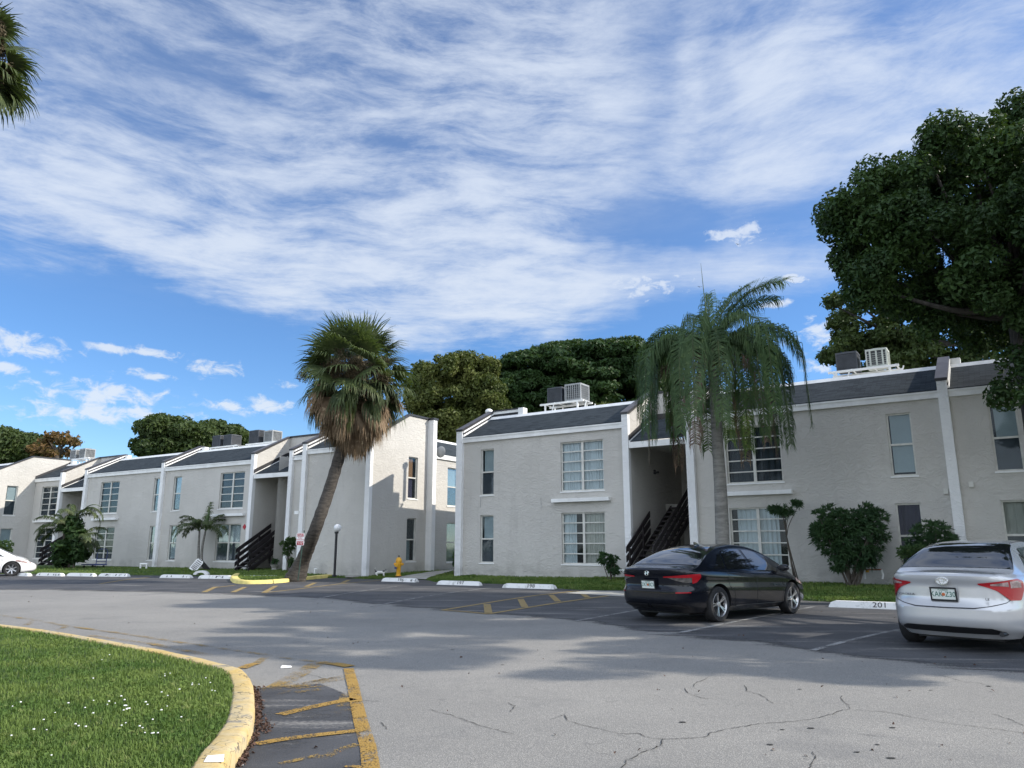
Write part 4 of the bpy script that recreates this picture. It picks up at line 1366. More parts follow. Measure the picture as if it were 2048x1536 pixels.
# ------------------------------------------------------------------ roof condensers on their stands
def condenser(kind, loc, rz, label, s=1.0, group=None):
    """box condenser: cabinet with corner posts, louvred or wired sides, fan guard on top"""
    r_ = empty('condenser_unit', loc, rz, label, 'air conditioner', group)
    w, h = .43 * s, .80 * s
    mat = {'dark': M['ac_dark'], 'grey': M['ac_grey'], 'tan': M['ac_tan']}[kind]
    m = MB(); m.box(-w + .04, -w + .04, .05, w - .04, w - .04, h - .06); m.build('coil', M['ac_in'] if kind != 'dark' else M['ac_dark'], r_)
    m = MB()
    m.box(-w, -w, 0, w, w, .06); m.box(-w, -w, h - .07, w, w, h)
    for x in (-w, w - .05):
        for y in (-w, w - .05): m.box(x, y, .06, x + .05, y + .05, h - .07)
    if kind == 'dark':
        for k in range(12):
            z = .09 + k * (h - .18) / 12
            m.box(-w + .052, -w + .004, z, w - .052, -w + .02, z + .03); m.box(w - .02, -w + .052, z, w - .004, w - .052, z + .03); m.box(-w + .004, -w + .052, z, -w + .02, w - .052, z + .03)
    else:
        n = 7 if kind == 'grey' else 3
        for k in range(n):
            x = -w + .05 + (k + .5) * (2 * w - .1) / n
            hw = .012 if kind == 'grey' else .03
            m.box(x - hw, -w + .004, .06, x + hw, -w + .03, h - .07); m.box(w - .03, x - hw, .06, w - .004, x + hw, h - .07); m.box(-w + .004, x - hw, .06, -w + .03, x + hw, h - .07)
        for k in range(6):
            z = .1 + k * (h - .2) / 6
            m.box(-w + .052, -w + .032, z, w - .052, -w + .036, z + .012); m.box(w - .036, -w + .052, z, w - .032, w - .052, z + .012)
    m.build('cabinet', mat, r_)
    m = MB(); m.lathe([(w * .82, h + .002), (w * .80, h + .03), (.06, h + .05), (.0, h + .052)], 20, caps=False); m.build('fan_guard', M['ac_in'] if kind != 'tan' else mat, r_)
    return r_


def stand(loc, rz, L, W, z0, z1, label, low=False):
    r_ = empty('equipment_stand', loc, rz, label, 'equipment stand')
    m = MB()
    m.box(0, 0, z1 - .09, L, .08, z1 - .012); m.box(0, W - .08, z1 - .09, L, W, z1 - .012)
    for k in range(4):
        x = .1 + k * (L - .2) / 3; m.box(x - .03, .002, z1 - .011, x + .03, W, z1 - .002)
    m.build('rails', M['trim'], r_)
    for x in (.25, L - .35):
        for y in (.0, W - .07):
            l = MB(); l.box(x, y, z0, x + .07, y + .07, z1 - .092); l.bar((x + .03, y + .035, z0 + .2), (x + .5, y + .035, z1 - .1), .04, .04); l.build('leg', M['trim'], r_)
    return r_


def on_roof(MM, x, y, z): return MM @ Vector((x, y, z))


def ac_set(MM, rz, x0, L, zb, units, label):
    o = on_roof(MM, x0, 3.55, 0)
    stand(o, rz, L, .95, 5.9, zb, 'white steel stand under ' + label)
    for dx, kind, s_, lb in units:
        condenser(kind, on_roof(MM, x0 + dx, 4.02, zb), rz, lb, s_)


zb = inR(1110, 806, 3.7).z
ac_set(MR, RZ, inR(1083, 812, 3.7).x, 2.35, zb, [(.78, 'dark', .93, 'dark louvred condenser immediately left of the light grey one on the right roof'),
                                                 (1.78, 'grey', 1.0, 'light grey wire-guarded condenser beside the dark louvred one on the right roof')], 'the dark and light grey pair of condensers')
zb = inR(1690, 741, 3.7).z
ac_set(MR, RZ, inR(1658, 752, 3.7).x, 2.45, zb, [(.68, 'dark', .88, 'dark brown condenser on the roof above the big round shrub'),
                                                 (1.72, 'tan', .86, 'beige condenser with three wide grille panels, at the right end of the right roof stand')], 'the brown and beige condensers at the far right')
zb = inL(455, 893, 3.9).z
ac_set(ML, LZ, inL(424, 897, 3.9).x, 2.9, zb, [(.75, 'dark', .93, 'left one of the two dark louvred condensers over the tall narrow windows'),
                                               (1.85, 'dark', .90, 'right one of the two dark louvred condensers over the tall narrow windows')], 'the two dark condensers side by side on the left roof')
zb = inL(531, 886, 3.9).z
ac_set(ML, LZ, inL(500, 889, 3.9).x, 2.9, zb, [(.70, 'dark', 1.03, 'tall dark condenser beside a smaller grey one above the left stair recess'),
                                               (1.95, 'grey', .9, 'small grey wire-guarded condenser left of the leaning palm crown')], 'the tall dark and small grey condensers')
zb = inL(170, 917, 3.9).z
ac_set(ML, LZ, inL(140, 922, 3.9).x, 3.2, zb, [(.80, 'grey', .90, 'weathered grey condenser at the left end of the pair by the orange tree'),
                                               (2.1, 'grey', .92, 'striped grey condenser right of the weathered one by the orange tree')], 'the two grey condensers by the orange tree')
p = inR(978, 824, 3.0)
v_ = empty('roof_vent', on_roof(MR, p.x, 3.0, 5.9), RZ, 'small white round-topped vent pipe on the right roof, left of the condenser stand', 'roof vent')
m = MB(); m.lathe([(.10, 0), (.10, p.z - 5.9 - .05)], 12); m.build('pipe', M['trim'], v_)
m = MB(); m.lathe([(.14, p.z - 5.9 - .06), (.19, p.z - 5.9), (.17, p.z - 5.9 + .09), (.08, p.z - 5.9 + .15), (.0, p.z - 5.9 + .16)], 14, caps=False); m.build('cowl', M['trim'], v_)
m = MB(); c = MR @ Vector((-.2, 0, 0)); p = ML @ Vector((15.9, 5.0, 6.9))
m.tube([p, p + Vector((0, 0, .5))], .03, 8); tag(m.build('roof_pipe', M['trim']), 'thin white vent pipe on the dark shingles over the gap between the buildings', 'vent pipe')


# ------------------------------------------------------------------ parking stops
def ptext(s, o, xd, ud, size, mat, parent, name='stencil_number', sx=1.0, ex=0.0015):
    return text_obj(s, size, frame_at(o, xd, ud), mat, parent, name, ex, sx)


def parking_stop(a, b_, label, num=None, smear=None, chip=False):
    a = Vector(a); b_ = Vector(b_); d = b_ - a; L = d.length; d.normalize()
    r_ = empty('parking_stop', (a + b_) / 2, math.atan2(d.y, d.x), label, 'parking stop', 'white concrete parking stops along the lawn')
    m = MB()
    h = L / 2; prof = lambda x, w, wt, z: None
    V = []
    secs = [(-h, .13, .11, .03), (-h + .05, .135, .09, .115), (-h + .16, .14, .085, .15), (h - .16, .14, .085, .15), (h - .05, .135, .09, .115), (h, .13, .11, .03)]
    for x, wb, wt, z in secs: V += [(x, -wb, 0), (x, -wt, z), (x, wt, z), (x, wb, 0)]
    F = [(i * 4 + j, i * 4 + j + 1, i * 4 + j + 5, i * 4 + j + 4) for i in range(len(secs) - 1) for j in range(3)] + [(0, 1, 2, 3), (20, 21, 22, 23)]
    m.add(V, F); m.build('stop_block', M['stop'], r_)
    ud = Vector((0, .055, .15)).normalized()
    o = Vector((.12 if num else 0, -.1145, .085)) + Vector((0, -.15, .055)).normalized() * .003
    if num: ptext(num, o, (1, 0, 0), ud, .17, M['black'], r_, sx=1.25)
    if smear:
        sm = MB(); rr = random.Random(int(a.x * 100))
        for k in range(smear):
            x = rr.uniform(.05, h * .85) * (1 if rr.random() < .75 else -1)
            sm.quad(o + Vector((x, 0, 0)) - ud * .045, o + Vector((x + rr.uniform(.02, .07), 0, 0)) - ud * .045, o + Vector((x + rr.uniform(.03, .1), 0, 0)) + ud * .04, o + Vector((x + .03, 0, 0)) + ud * .045)
        sm.build('worn_number', M['ac_dark'], r_)
    return r_


uR = Vector((.86, -.51, 0))
parking_stop(gp(1659, 1213.7), gp(1659, 1213.7) + uR * 1.95, 'white parking stop numbered 201, left of the silver car', '201')
parking_stop(gp(1008, 1175.3), gp(1008, 1175.3) + uR * 2.02, 'white parking stop with a worn number, nearest to the left of the black car', '198')
parking_stop(gp(877, 1169), gp(877, 1169) + uR * 1.9, 'white parking stop with a worn number, before the narrow left windows of the right building', '197')
parking_stop(gp(766.5, 1162.7), gp(766.5, 1162.7) + uR * 1.75, 'white parking stop with smeared digits, beside the cat', '196', 3)
sp = [(484, 1157.3, 559, 'white parking stop half hidden by the yellow kerbed island'), (399.5, 1157, 464, 'white parking stop below the white half-round drain cover'), (323, 1155.6, 383, 'white parking stop in front of the twin palm'),
      (200.7, 1152.9, 257, 'white parking stop below the white pipe loop'), (137, 1152.2, 190, 'white parking stop in front of the big leafy clump'), (76, 1151.8, 126, 'white parking stop second to the right of the white car'), (20, 1151.6, 60, 'white parking stop under the nose of the white car')]
for k, (xl, y, xr, lb) in enumerate(sp):
    a = gp(xl, y); b_ = gp(xr, y + .9)
    parking_stop(a, b_, lb, None, [2, 3, 5, 5, 2, 6, 1][k])


# ------------------------------------------------------------------ cars
def pw(pts):
    X = np.array([p[0] for p in pts], float); Y = np.array([p[1] for p in pts], float)

    def f(x):
        x = np.asarray(x, float)
        # monotone cubic (smoothed piecewise linear)
        h = np.diff(X); d = np.diff(Y) / h
        m_ = np.zeros_like(Y); m_[1:-1] = np.where(d[:-1] * d[1:] > 0, 2 * d[:-1] * d[1:] / (d[:-1] + d[1:] + 1e-12), 0); m_[0] = d[0]; m_[-1] = d[-1]
        i = np.clip(np.searchsorted(X, x) - 1, 0, len(X) - 2)
        t = np.clip((x - X[i]) / h[i], 0, 1)
        return Y[i] * (2 * t ** 3 - 3 * t ** 2 + 1) + m_[i] * h[i] * (t ** 3 - 2 * t ** 2 + t) + Y[i + 1] * (-2 * t ** 3 + 3 * t ** 2) + m_[i + 1] * h[i] * (t ** 3 - t ** 2)
    return f


class Car:
    def __init__(s, L, W, zs, side, rear, front, top, crown_h=.09, crown_t=.05, nexp=5.0, roof_w=.30, axles=(1.37, -1.365), wr=.325):
        s.L, s.W = L, W
        s.zs, s.side, s.rear, s.front, s.top = pw(zs), pw(side), pw(rear), pw(front), pw(top)
        s.crown_h, s.crown_t, s.n, s.roof_w = crown_h, crown_t, nexp, roof_w
        s.x0, s.x1 = top[0][0], top[-1][0]
        s.ax, s.wr = axles, wr
        th = np.linspace(-PI, PI, 721)[:-1]
        x, y = s.outline(th)
        s.th = th
        # arc length from the rear centre (th = pi / -pi) along the left side (+y): th decreasing from pi
        a = np.linspace(PI, 0, 2000); X_, Y_ = s.outline(a)
        s.arc_th = a; s.arc = np.concatenate([[0], np.cumsum(np.hypot(np.diff(X_), np.diff(Y_)))])

    def outline(s, th):
        c, si = np.cos(th), np.sin(th)
        n = s.n
        return np.sign(c) * np.abs(c) ** (2 / n) * s.L / 2, np.sign(si) * np.abs(si) ** (2 / n) * s.W / 2

    def body(s, th, v):
        """point on the lower body"""
        th = np.asarray(th, float); v = np.asarray(v, float)
        x, y = s.outline(th)
        zt = s.zs(x)
        z0 = .19
        z = z0 + v * (zt - z0)
        iy = s.side(v)
        y = y * (1 - iy / (s.W / 2))
        wr_ = np.clip((-x - s.L / 2 + 1.0) / 1.0, 0, 1) ** 1.5; wf = np.clip((x - s.L / 2 + 1.0) / 1.0, 0, 1) ** 1.5
        x = x + wr_ * s.rear(v) - wf * s.front(v)
        return np.stack([x, y, z], -1)

    def cabin(s, x, q):
        """q in [-1,1]: across the car; |q| from 1 (belt) to .5 (roof edge) to 0 (centre)"""
        x = np.asarray(x, float); q = np.asarray(q, float)
        zb = s.zs(x) - .04
        zt = np.maximum(s.top(x), zb + .0)
        xx = np.clip(np.abs(x) / (s.L / 2), 0, 1)
        wb = s.W / 2 * (1 - xx ** (s.n * 1.3)) ** (1 / s.n) - s.side(np.array(1.0)) - .012
        h = np.maximum(zt - zb, 0)
        wt = wb - s.roof_w * np.clip(h / .46, 0, 1.2) ** 1.1
        a = np.abs(q)
        # side part
        t = np.clip((1 - a) / .5, 0, 1)
        ys = wb + (wt - wb) * t ** 1.15; zsd = zb + (zt - zb - .015 * np.clip(h / .3, 0, 1)) * t
        # top part
        r = np.clip(a / .5, 0, 1)
        yt = wt * np.sin(r * PI / 2) ** .82
        cr = .012 + .035 * np.clip(h / .3, 0, 1)
        ztop = zt - .015 * np.clip(h / .3, 0, 1) + cr * (1 - r ** 2.6)
        y = np.where(a > .5, ys, yt) * np.sign(q + 1e-9); z = np.where(a > .5, zsd, ztop)
        return np.stack([x, y, z], -1)


def grid_mesh(P, flip=False):
    n, m_ = P.shape[:2]
    idx = np.arange(n * m_).reshape(n, m_)
    F = np.stack([idx[:-1, :-1], idx[1:, :-1], idx[1:, 1:], idx[:-1, 1:]], -1).reshape(-1, 4)
    if flip: F = F[:, ::-1]
    return P.reshape(-1, 3), F


def surf_patch(name, f, A, B, mat, parent, off=.005, thick=0.0):
    """A, B arrays (n,m) of parameters; offset outward along the numeric normal"""
    P = f(A, B)
    du = np.gradient(P, axis=0); dv = np.gradient(P, axis=1)
    N = np.cross(du, dv); N /= np.linalg.norm(N, axis=-1, keepdims=True) + 1e-9
    c = np.array([0, 0, .7])
    sgn = np.sign(((P - c) * N * np.array([.3, 1, 1])).sum(-1)).mean()
    N = N * (1 if sgn >= 0 else -1)
    V, F = grid_mesh(P + N * off)
    if thick:
        V2, F2 = grid_mesh(P - N * thick)
    return fast_mesh(name, V, F, mat, parent, smooth=True)


def wheel(r_, width, spokes, mat_spoke, parent, loc, side, style='thin'):
    """side: +1 outer face towards +y, -1 towards -y"""
    e = bpy.data.objects.new('wheel', None)
    t = MB(); w = width / 2
    t.lathe([(r_ * .70, -w), (r_ * .93, -w), (r_ * .985, -w + .02), (r_, -w + .05), (r_, w - .05), (r_ * .985, w - .02), (r_ * .93, w), (r_ * .72, w), (r_ * .70, w - .01)], 40, axis='Y', caps=False)
    wo = t.build('wheel', M['rubber'], parent)
    wo.location = loc
    if side < 0: wo.rotation_euler = (0, 0, PI)
    rm = MB()
    rm.lathe([(r_ * .70, -w + .01), (r_ * .715, w - .012), (r_ * .69, w - .004), (r_ * .655, w - .02), (r_ * .64, w - .07)], 40, axis='Y', caps=False)
    k0 = rm
    for k in range(spokes):
        a = 2 * PI * k / spokes
        for off in ((-.055, .055) if style == 'twin' else (0,)):
            a1, a2 = a + off * 2.2, a + off * .9
            rr0, rr1 = .035, r_ * .665
            p0 = Vector((math.cos(a2) * rr0, w - .045, math.sin(a2) * rr0)); p1 = Vector((math.cos(a1) * rr1, w - .022, math.sin(a1) * rr1))
            rm.bar(p0, p1, .020 if style != 'fat' else .05, .022, up=(0, 1, 0))
    rm.lathe([(.0, w - .022), (.045, w - .024), (.055, w - .05)], 16, axis='Y', caps=False)
    rm.build('rim', mat_spoke, wo)
    bk_ = MB(); bk_.lathe([(.0, w - .10), (r_ * .66, w - .10)], 32, axis='Y', caps=False); bk_.lathe([(.0, w - .082), (r_ * .42, w - .082)], 32, axis='Y', caps=False); bk_.build('brake_disc', M['plastic'], wo)
    return wo


def build_car(C, name, label, paint, loc, rz, spoke_style, spokes, spoke_mat):
    root = empty(name, loc, rz, label, 'car')
    # lower body: closed loft + deck
    nt_, nv = 240, 34
    th = np.linspace(PI, -PI, nt_ + 1)[:-1]
    v = np.linspace(0, 1, nv)
    TH, VV = np.meshgrid(th, v, indexing='ij')
    P = C.body(TH, VV)
    V, _ = grid_mesh(P)
    V = list(V); F = []
    idx = lambda i, j: (i % nt_) * nv + j
    for i in range(nt_):
        for j in range(nv - 1):
            F.append((idx(i, j), idx(i, j + 1), idx(i + 1, j + 1), idx(i + 1, j)))
    # deck rows: pair i with nt_-i
    half = nt_ // 2; K = 13
    rows = []
    for i in range(0, half + 1):
        a = P[i, -1]; b_ = P[(nt_ - i) % nt_, -1]
        if i == 0 or i == half:
            rows.append([idx(i, nv - 1)] * (K + 1)); continue
        row = [idx(i, nv - 1)]
        cr = np.interp(a[0], [-C.L / 2, -C.L / 2 + .5, 0, .7, C.L / 2 - .6, C.L / 2], [0.01, C.crown_t, C.crown_t, C.crown_h, C.crown_h * .9, 0.01])
        for k in range(1, K):
            t = k / K; p = a * (1 - t) + b_ * t
            yy = abs(2 * t - 1)
            p[2] += cr * (1 - yy ** 2.2)
            V.append(p); row.append(len(V) - 1)
        row.append(idx(nt_ - i, nv - 1)); rows.append(row)
    for i in range(half):
        for k in range(K):
            f = [rows[i][k], rows[i][k + 1], rows[i + 1][k + 1], rows[i + 1][k]]
            g_ = []
            for q in f:
                if q not in g_: g_.append(q)
            if len(g_) > 2: F.append(tuple(g_))
    F.append(tuple(idx(i, 0) for i in range(nt_))[::-1])
    me = bpy.data.meshes.new('body')
    me.from_pydata([tuple(map(float, p)) for p in V], [], F)
    bm = bmesh.new(); bm.from_mesh(me); bmesh.ops.recalc_face_normals(bm, faces=bm.faces); bm.to_mesh(me); bm.free()
    bo = link_mesh('body', me, [paint, M['plastic']])
    # wheel arches
    cut = MB()
    for ax in C.ax:
        for sg in (1, -1):
            cut.lathe([(C.wr + .055, sg * (C.W / 2 - .30)), (C.wr + .055, sg * (C.W / 2 + .3))], 48, (ax, 0, C.wr), 'Y')
    co = cut.build('cutter', [paint, M['plastic']])
    for pl in co.data.polygons: pl.material_index = 1
    md = bo.modifiers.new('arches', 'BOOLEAN'); md.operation = 'DIFFERENCE'; md.object = co; md.solver = 'EXACT'
    try: md.material_mode = 'TRANSFER'
    except Exception: pass
    bpy.context.view_layer.update()
    me2 = bpy.data.meshes.new_from_object(bo.evaluated_get(bpy.context.evaluated_depsgraph_get()))
    bo.modifiers.clear(); bpy.data.objects.remove(co)
    me2.name = 'body'
    bo.data = me2
    if len(me2.materials) < 2:
        me2.materials.clear(); me2.materials.append(paint); me2.materials.append(M['plastic'])
    for pl in me2.polygons:
        pl.use_smooth = True
        c = pl.center
        inarch = any((c.x - ax) ** 2 + (c.z - C.wr) ** 2 < (C.wr + .051) ** 2 and abs(c.y) < C.W / 2 - .10 for ax in C.ax) and abs(c.y) > C.W / 2 - .32
        pl.material_index = 1 if (inarch or c.z < .20 or pl.material_index == 1) else 0
    me2.set_sharp_from_angle(angle=R(32))
    bo.parent = root
    # cabin
    xs = np.linspace(C.x0, C.x1, 90); q = np.concatenate([np.linspace(-1, -.5, 12), np.linspace(-.5, .5, 25)[1:-1], np.linspace(.5, 1, 12)])
    X_, Q = np.meshgrid(xs, q, indexing='ij')
    V, F = grid_mesh(C.cabin(X_, Q))
    rf = fast_mesh('roof', V, F, paint, root, smooth=True)
    # arch lips and wheels
    for ax in C.ax:
        for sg in (1, -1):
            wheel(C.wr, .215, spokes, spoke_mat, root, (ax, sg * (C.W / 2 - .125), C.wr), sg, spoke_style)
    un = MB(); un.box(-C.L / 2 + .5, -C.W / 2 + .35, .14, C.L / 2 - .5, C.W / 2 - .35, .19)
    un.build('underbody', M['plastic'], root)
    return root


def glass_top(C, root, x0, x1, name, m0=.0, m1=.0, qm=.455):
    """windscreen or rear window; x range along the slope, narrowing margins"""
    n, k = 22, 25
    t = np.linspace(0, 1, n)
    A = np.repeat((x0 + (x1 - x0) * t)[:, None], k, 1)
    qq = np.linspace(-1, 1, k)[None, :] * (qm + (m0 * (1 - t) + m1 * t))[:, None]
    return surf_patch(name, C.cabin, A, qq, M['car_glass'], root, .006)


def glass_side(C, root, sg, xb, xt, name='side_window', lo=.93, hi=.56):
    """side window: xb = (x0, x1) at the belt, xt at the roof rail"""
    n, k = 18, 9
    t = np.linspace(0, 1, k)[None, :]; u = np.linspace(0, 1, n)[:, None]
    x = (xb[0] + (xb[1] - xb[0]) * u) * (1 - t) + (xt[0] + (xt[1] - xt[0]) * u) * t
    q = sg * (lo + (hi - lo) * t) * np.ones_like(u)
    return surf_patch(name, C.cabin, x, q, M['car_glass'], root, .006)


def body_patch(C, root, s0, s1, vlo, vhi, mat, name, sg=1, off=.006, n=26, m_=7, parent=None):
    """patch on the lower body from arc length s0 to s1 measured from the rear centre; sg +1 left side, -1 right side"""
    s_ = np.linspace(s0, s1, n); t = (s_ - s0) / (s1 - s0)
    th = np.interp(s_, C.arc, C.arc_th) * sg
    lo = np.interp(t, *zip(*vlo)); hi = np.interp(t, *zip(*vhi))
    A = np.repeat(th[:, None], m_, 1); B = lo[:, None] + (hi - lo)[:, None] * np.linspace(0, 1, m_)[None, :]
    return surf_patch(name, C.body, A, B, mat, parent or root, off)


def seam(C, root, pts, w=.008, mat=None, name='door_gap'):
    """thin dark line on the lower body through (x, v) pairs; done for both sides"""
    for sg in (1, -1):
        V = []; F = []
        pp = []
        for i in range(len(pts) - 1):
            for k in range(8): pp.append([pts[i][j] + (pts[i + 1][j] - pts[i][j]) * k / 8 for j in (0, 1)])
        pp.append(list(pts[-1]))
        xs = np.array([p[0] for p in pp]); vs = np.array([p[1] for p in pp])
        n = C.n
        th = np.arccos(np.clip(np.sign(xs) * (np.abs(xs) / (C.L / 2)) ** (n / 2), -1, 1)) * sg
        P = C.body(th, vs)
        d = np.gradient(P, axis=0); d /= np.linalg.norm(d, axis=1, keepdims=True)
        side = np.stack([d[:, 2], 0 * d[:, 1], -d[:, 0]], 1) * w / 2
        P[:, 1] += sg * .0035
        V = np.concatenate([P + side, P - side]); m_ = len(P)
        F = [(i, i + 1, m_ + i + 1, m_ + i) for i in range(m_ - 1)]
        fast_mesh(name, V, F, mat or M['plastic'], root, smooth=True)


def plate(root, x, z, text1, text2, dark_frame, yaw=0, tilt=-8, w=.152, name='licence_plate', ytxt=None):
    m = MB(); m.box(-.004, -w, -.076, .004, w, .076)
    p_ = m.build(name, M['plate'], root); p_.location = (x, 0, z); p_.rotation_euler = (0, R(tilt), 0)
    f = MB()
    if dark_frame:
        f.box(-.012, -w - .014, -.094, .002, w + .014, -.070); f.box(-.012, -w - .014, .070, .002, w + .014, .090)
        f.box(-.012, -w - .014, -.0699, .002, -w + .004, .0699); f.box(-.012, w - .004, -.0699, .002, w + .014, .0699)
        f.build('plate_frame', M['plastic'], p_)
    # seen from behind the lettering runs towards -y
    Mx = lambda y, zz: frame_at((-.0065, y, zz), (0, -1, 0), (0, 0, 1))
    text_obj(text1, .098, Mx(.085, -.004), M['green_ink'], p_, 'plate_number', .0008, .82)
    text_obj(text2, .098, Mx(-.085, -.004), M['green_ink'], p_, 'plate_number', .0008, .82)
    o = MB(); o.lathe([(.0, 0), (.022, .0), (.022, .0012), (.0, .0012)], 14, (0, 0, 0), 'X', caps=False)
    oo = o.build('plate_emblem', M['orange'], p_); oo.location = (-.0065, 0, -.004)
    text_obj('FLORIDA', .026, Mx(0, .055), M['green_ink'], p_, 'plate_lettering', .0008, 1.2)
    return p_


# --- black sedan with the fastback roof
CIV = Car(4.74, 1.82,
          zs=[(-2.4, .985), (-2.0, .99), (-1.2, .955), (0, .90), (.9, .865), (1.5, .80), (2.0, .70), (2.4, .62)],
          side=[(0, .11), (.06, .075), (.14, .03), (.35, .008), (.55, 0), (.72, .006), (.84, .0), (.93, .012), (1.0, .045)],
          rear=[(0, .26), (.10, .17), (.16, .06), (.30, .0), (.48, .0), (.53, .035), (.60, .07), (.78, .055), (.90, .015), (.965, .0), (1.0, .035)],
          front=[(0, .16), (.15, .03), (.4, .0), (.6, .02), (.8, .10), (.93, .22), (1.0, .36)],
          top=[(-2.0, .97), (-1.85, 1.015), (-1.55, 1.145), (-1.15, 1.29), (-.75, 1.375), (-.25, 1.41), (.25, 1.385), (.65, 1.29), (1.05, 1.11), (1.42, .90), (1.55, .80)],
          crown_h=.10, crown_t=.04, roof_w=.30, axles=(1.40, -1.34))
rr_ = gp(1433, 1244); rl_ = rr_ + Vector((-.66, .751, 0)) * 1.55
hd = Vector((.745, .667, 0)).normalized()
ctr = (rr_ + Vector((-hd.y, hd.x, 0)) * .785) + hd * 1.34
bc = build_car(CIV, 'parked_car', 'black four-door sedan parked beside the queen palm, seen from its right rear', M['black_car'], ctr, math.atan2(hd.y, hd.x), 'twin', 5, M['alloy'])
glass_top(CIV, bc, -1.80, -.86, 'rear_window', .0, -.03)
glass_top(CIV, bc, 1.40, .52, 'windscreen', .0, -.03)
for sg in (1, -1):
    glass_side(CIV, bc, sg, (1.08, .05), (.50, .02)); glass_side(CIV, bc, sg, (-.05, -.95), (-.08, -.80)); glass_side(CIV, bc, sg, (-1.0, -1.42), (-.86, -.98), lo=.92, hi=.60)
    # tail lamps: red upper blade, smoked lower half, red outer corner
    body_patch(CIV, bc, .34, 1.10, [(0, .80), (.5, .795), (1, .80)], [(0, .825), (.5, .86), (1, .88)], M['red_lamp'], 'tail_light', sg, .012)
    lt = body_patch(CIV, bc, .42, .92, [(0, .795), (.35, .73), (.6, .69), (1, .68)], [(0, .798), (1, .794)], M['dark_lamp'], 'tail_light', sg, .009)
    body_patch(CIV, bc, .90, 1.12, [(0, .66), (.5, .69), (1, .80)], [(0, .80), (1, .875)], M['red_lamp'], 'lamp_corner', sg, .013, parent=lt)
    body_patch(CIV, bc, .60, .90, [(0, .445), (1, .455)], [(0, .475), (1, .478)], M['red_lamp'], 'reflector', sg, .006)
    body_patch(CIV, bc, .02, .80, [(0, .09), (1, .09)], [(0, .20), (.8, .20), (1, .15)], M['plastic'], 'rear_diffuser', sg, .006)
    # number plate recess
    body_patch(CIV, bc, .0, .52, [(0, .505), (.8, .51), (1, .56)], [(0, .515), (.8, .52), (1, .57)], M['plastic'], 'recess_edge', sg, .003)
    mm = MB(); mm.lathe([(.0, -.06), (.06, -.055), (.09, -.01), (.095, .05), (.07, .08), (.0, .09)], 12, axis='X', caps=False)
    mo = mm.build('mirror', M['black_car'], bc); mo.location = (.88, sg * .985, .96); mo.scale = (1, 1.35, .75)
    mm = MB(); mm.bar((.86, sg * .85, .90), (.88, sg * .93, .93), .05, .04); mm.build('mirror_arm', M['plastic'], mo).matrix_parent_inverse = mo.matrix_basis.inverted()
    for xh in (.0, -.95):
        hm = MB(); hm.bar((xh - .1, sg * .905, .80), (xh + .1, sg * .905, .795), .02, .028); hm.build('door_handle', M['black_car'], bc)
    body_patch(CIV, bc, 4.60, 5.25, [(0, .80), (1, .74)], [(0, .92), (1, .86)], M['clear_lamp'], 'headlight', sg, .006)
seam(CIV, bc, [(.98, .97), (1.02, .6), (.96, .12)]); seam(CIV, bc, [(-.02, .985), (-.02, .12)]); seam(CIV, bc, [(-1.02, .985), (-1.0, .62), (-.84, .45), (-.80, .12)])
seam(CIV, bc, [(.93, .12), (-.78, .12)], .014)
# boot gap and lid details
bt = MB()
bl_ = text_obj('H', .085, frame_at((-2.385, 0, .895), (0, -1, 0), (.05, 0, 1)), M['chrome'], bc, 'badge', .004, 1.15)
m = MB(); m.tube([(-2.385, .05 * math.cos(a) * (1 + .12 * math.sin(a)), .895 + .042 * math.sin(a)) for a in np.linspace(0, 2 * PI, 25)], .005, 6, caps=False); m.build('badge_ring', M['chrome'], bl_)
text_obj('CIVIC', .040, frame_at((-2.365, .62, .935), (.10, -1, 0), (.05, 0, 1)), M['chrome'], bc, 'badge_lettering', .003, 1.3)
plate(bc, -2.352, .69, 'DXT', 'BCV', True)
m = MB(); m.prism([(-.11, 0), (.09, 0), (-.08, .065), (-.115, .062)], -.012, .012, lambda a, b_, c: Vector((a, c, b_))); a_ = m.build('antenna_fin', M['black_car'], bc); a_.location = (-.70, 0, 1.415)

# --- silver sedan
COR = Car(4.62, 1.775,
          zs=[(-2.4, 1.02), (-2.0, 1.025), (-1.2, .99), (0, .93), (.9, .90), (1.5, .84), (2.0, .74), (2.4, .66)],
          side=[(0, .12), (.06, .08), (.14, .03), (.35, .006), (.55, 0), (.72, .004), (.86, .0), (.94, .014), (1.0, .05)],
          rear=[(0, .22), (.10, .12), (.18, .035), (.30, .0), (.46, .0), (.50, .035), (.62, .085), (.80, .085), (.93, .045), (.975, .04), (1.0, .075)],
          front=[(0, .16), (.15, .03), (.4, .0), (.6, .02), (.8, .10), (.93, .22), (1.0, .36)],
          top=[(-1.95, 1.00), (-1.78, 1.06), (-1.5, 1.20), (-1.15, 1.36), (-.75, 1.435), (-.2, 1.455), (.25, 1.43), (.65, 1.34), (1.05, 1.16), (1.45, .95), (1.6, .84)],
          crown_h=.10, crown_t=.05, roof_w=.27, axles=(1.35, -1.35), wr=.32, nexp=4.4)
az = R(47.5); hd = Vector((math.sin(az), math.cos(az), 0)); rl_ = gp(1832, 1283)
ctr = (rl_ + Vector((hd.y, -hd.x, 0)) * .76) + hd * 1.35
sc = build_car(COR, 'parked_car', 'silver four-door sedan at the right edge, seen from behind', M['silver_car'], ctr, math.atan2(hd.y, hd.x), 'fat', 5, M['alloy'])
glass_top(COR, sc, -1.74, -.98, 'rear_window', -.005, -.02)
glass_top(COR, sc, 1.42, .55, 'windscreen', .0, -.03)
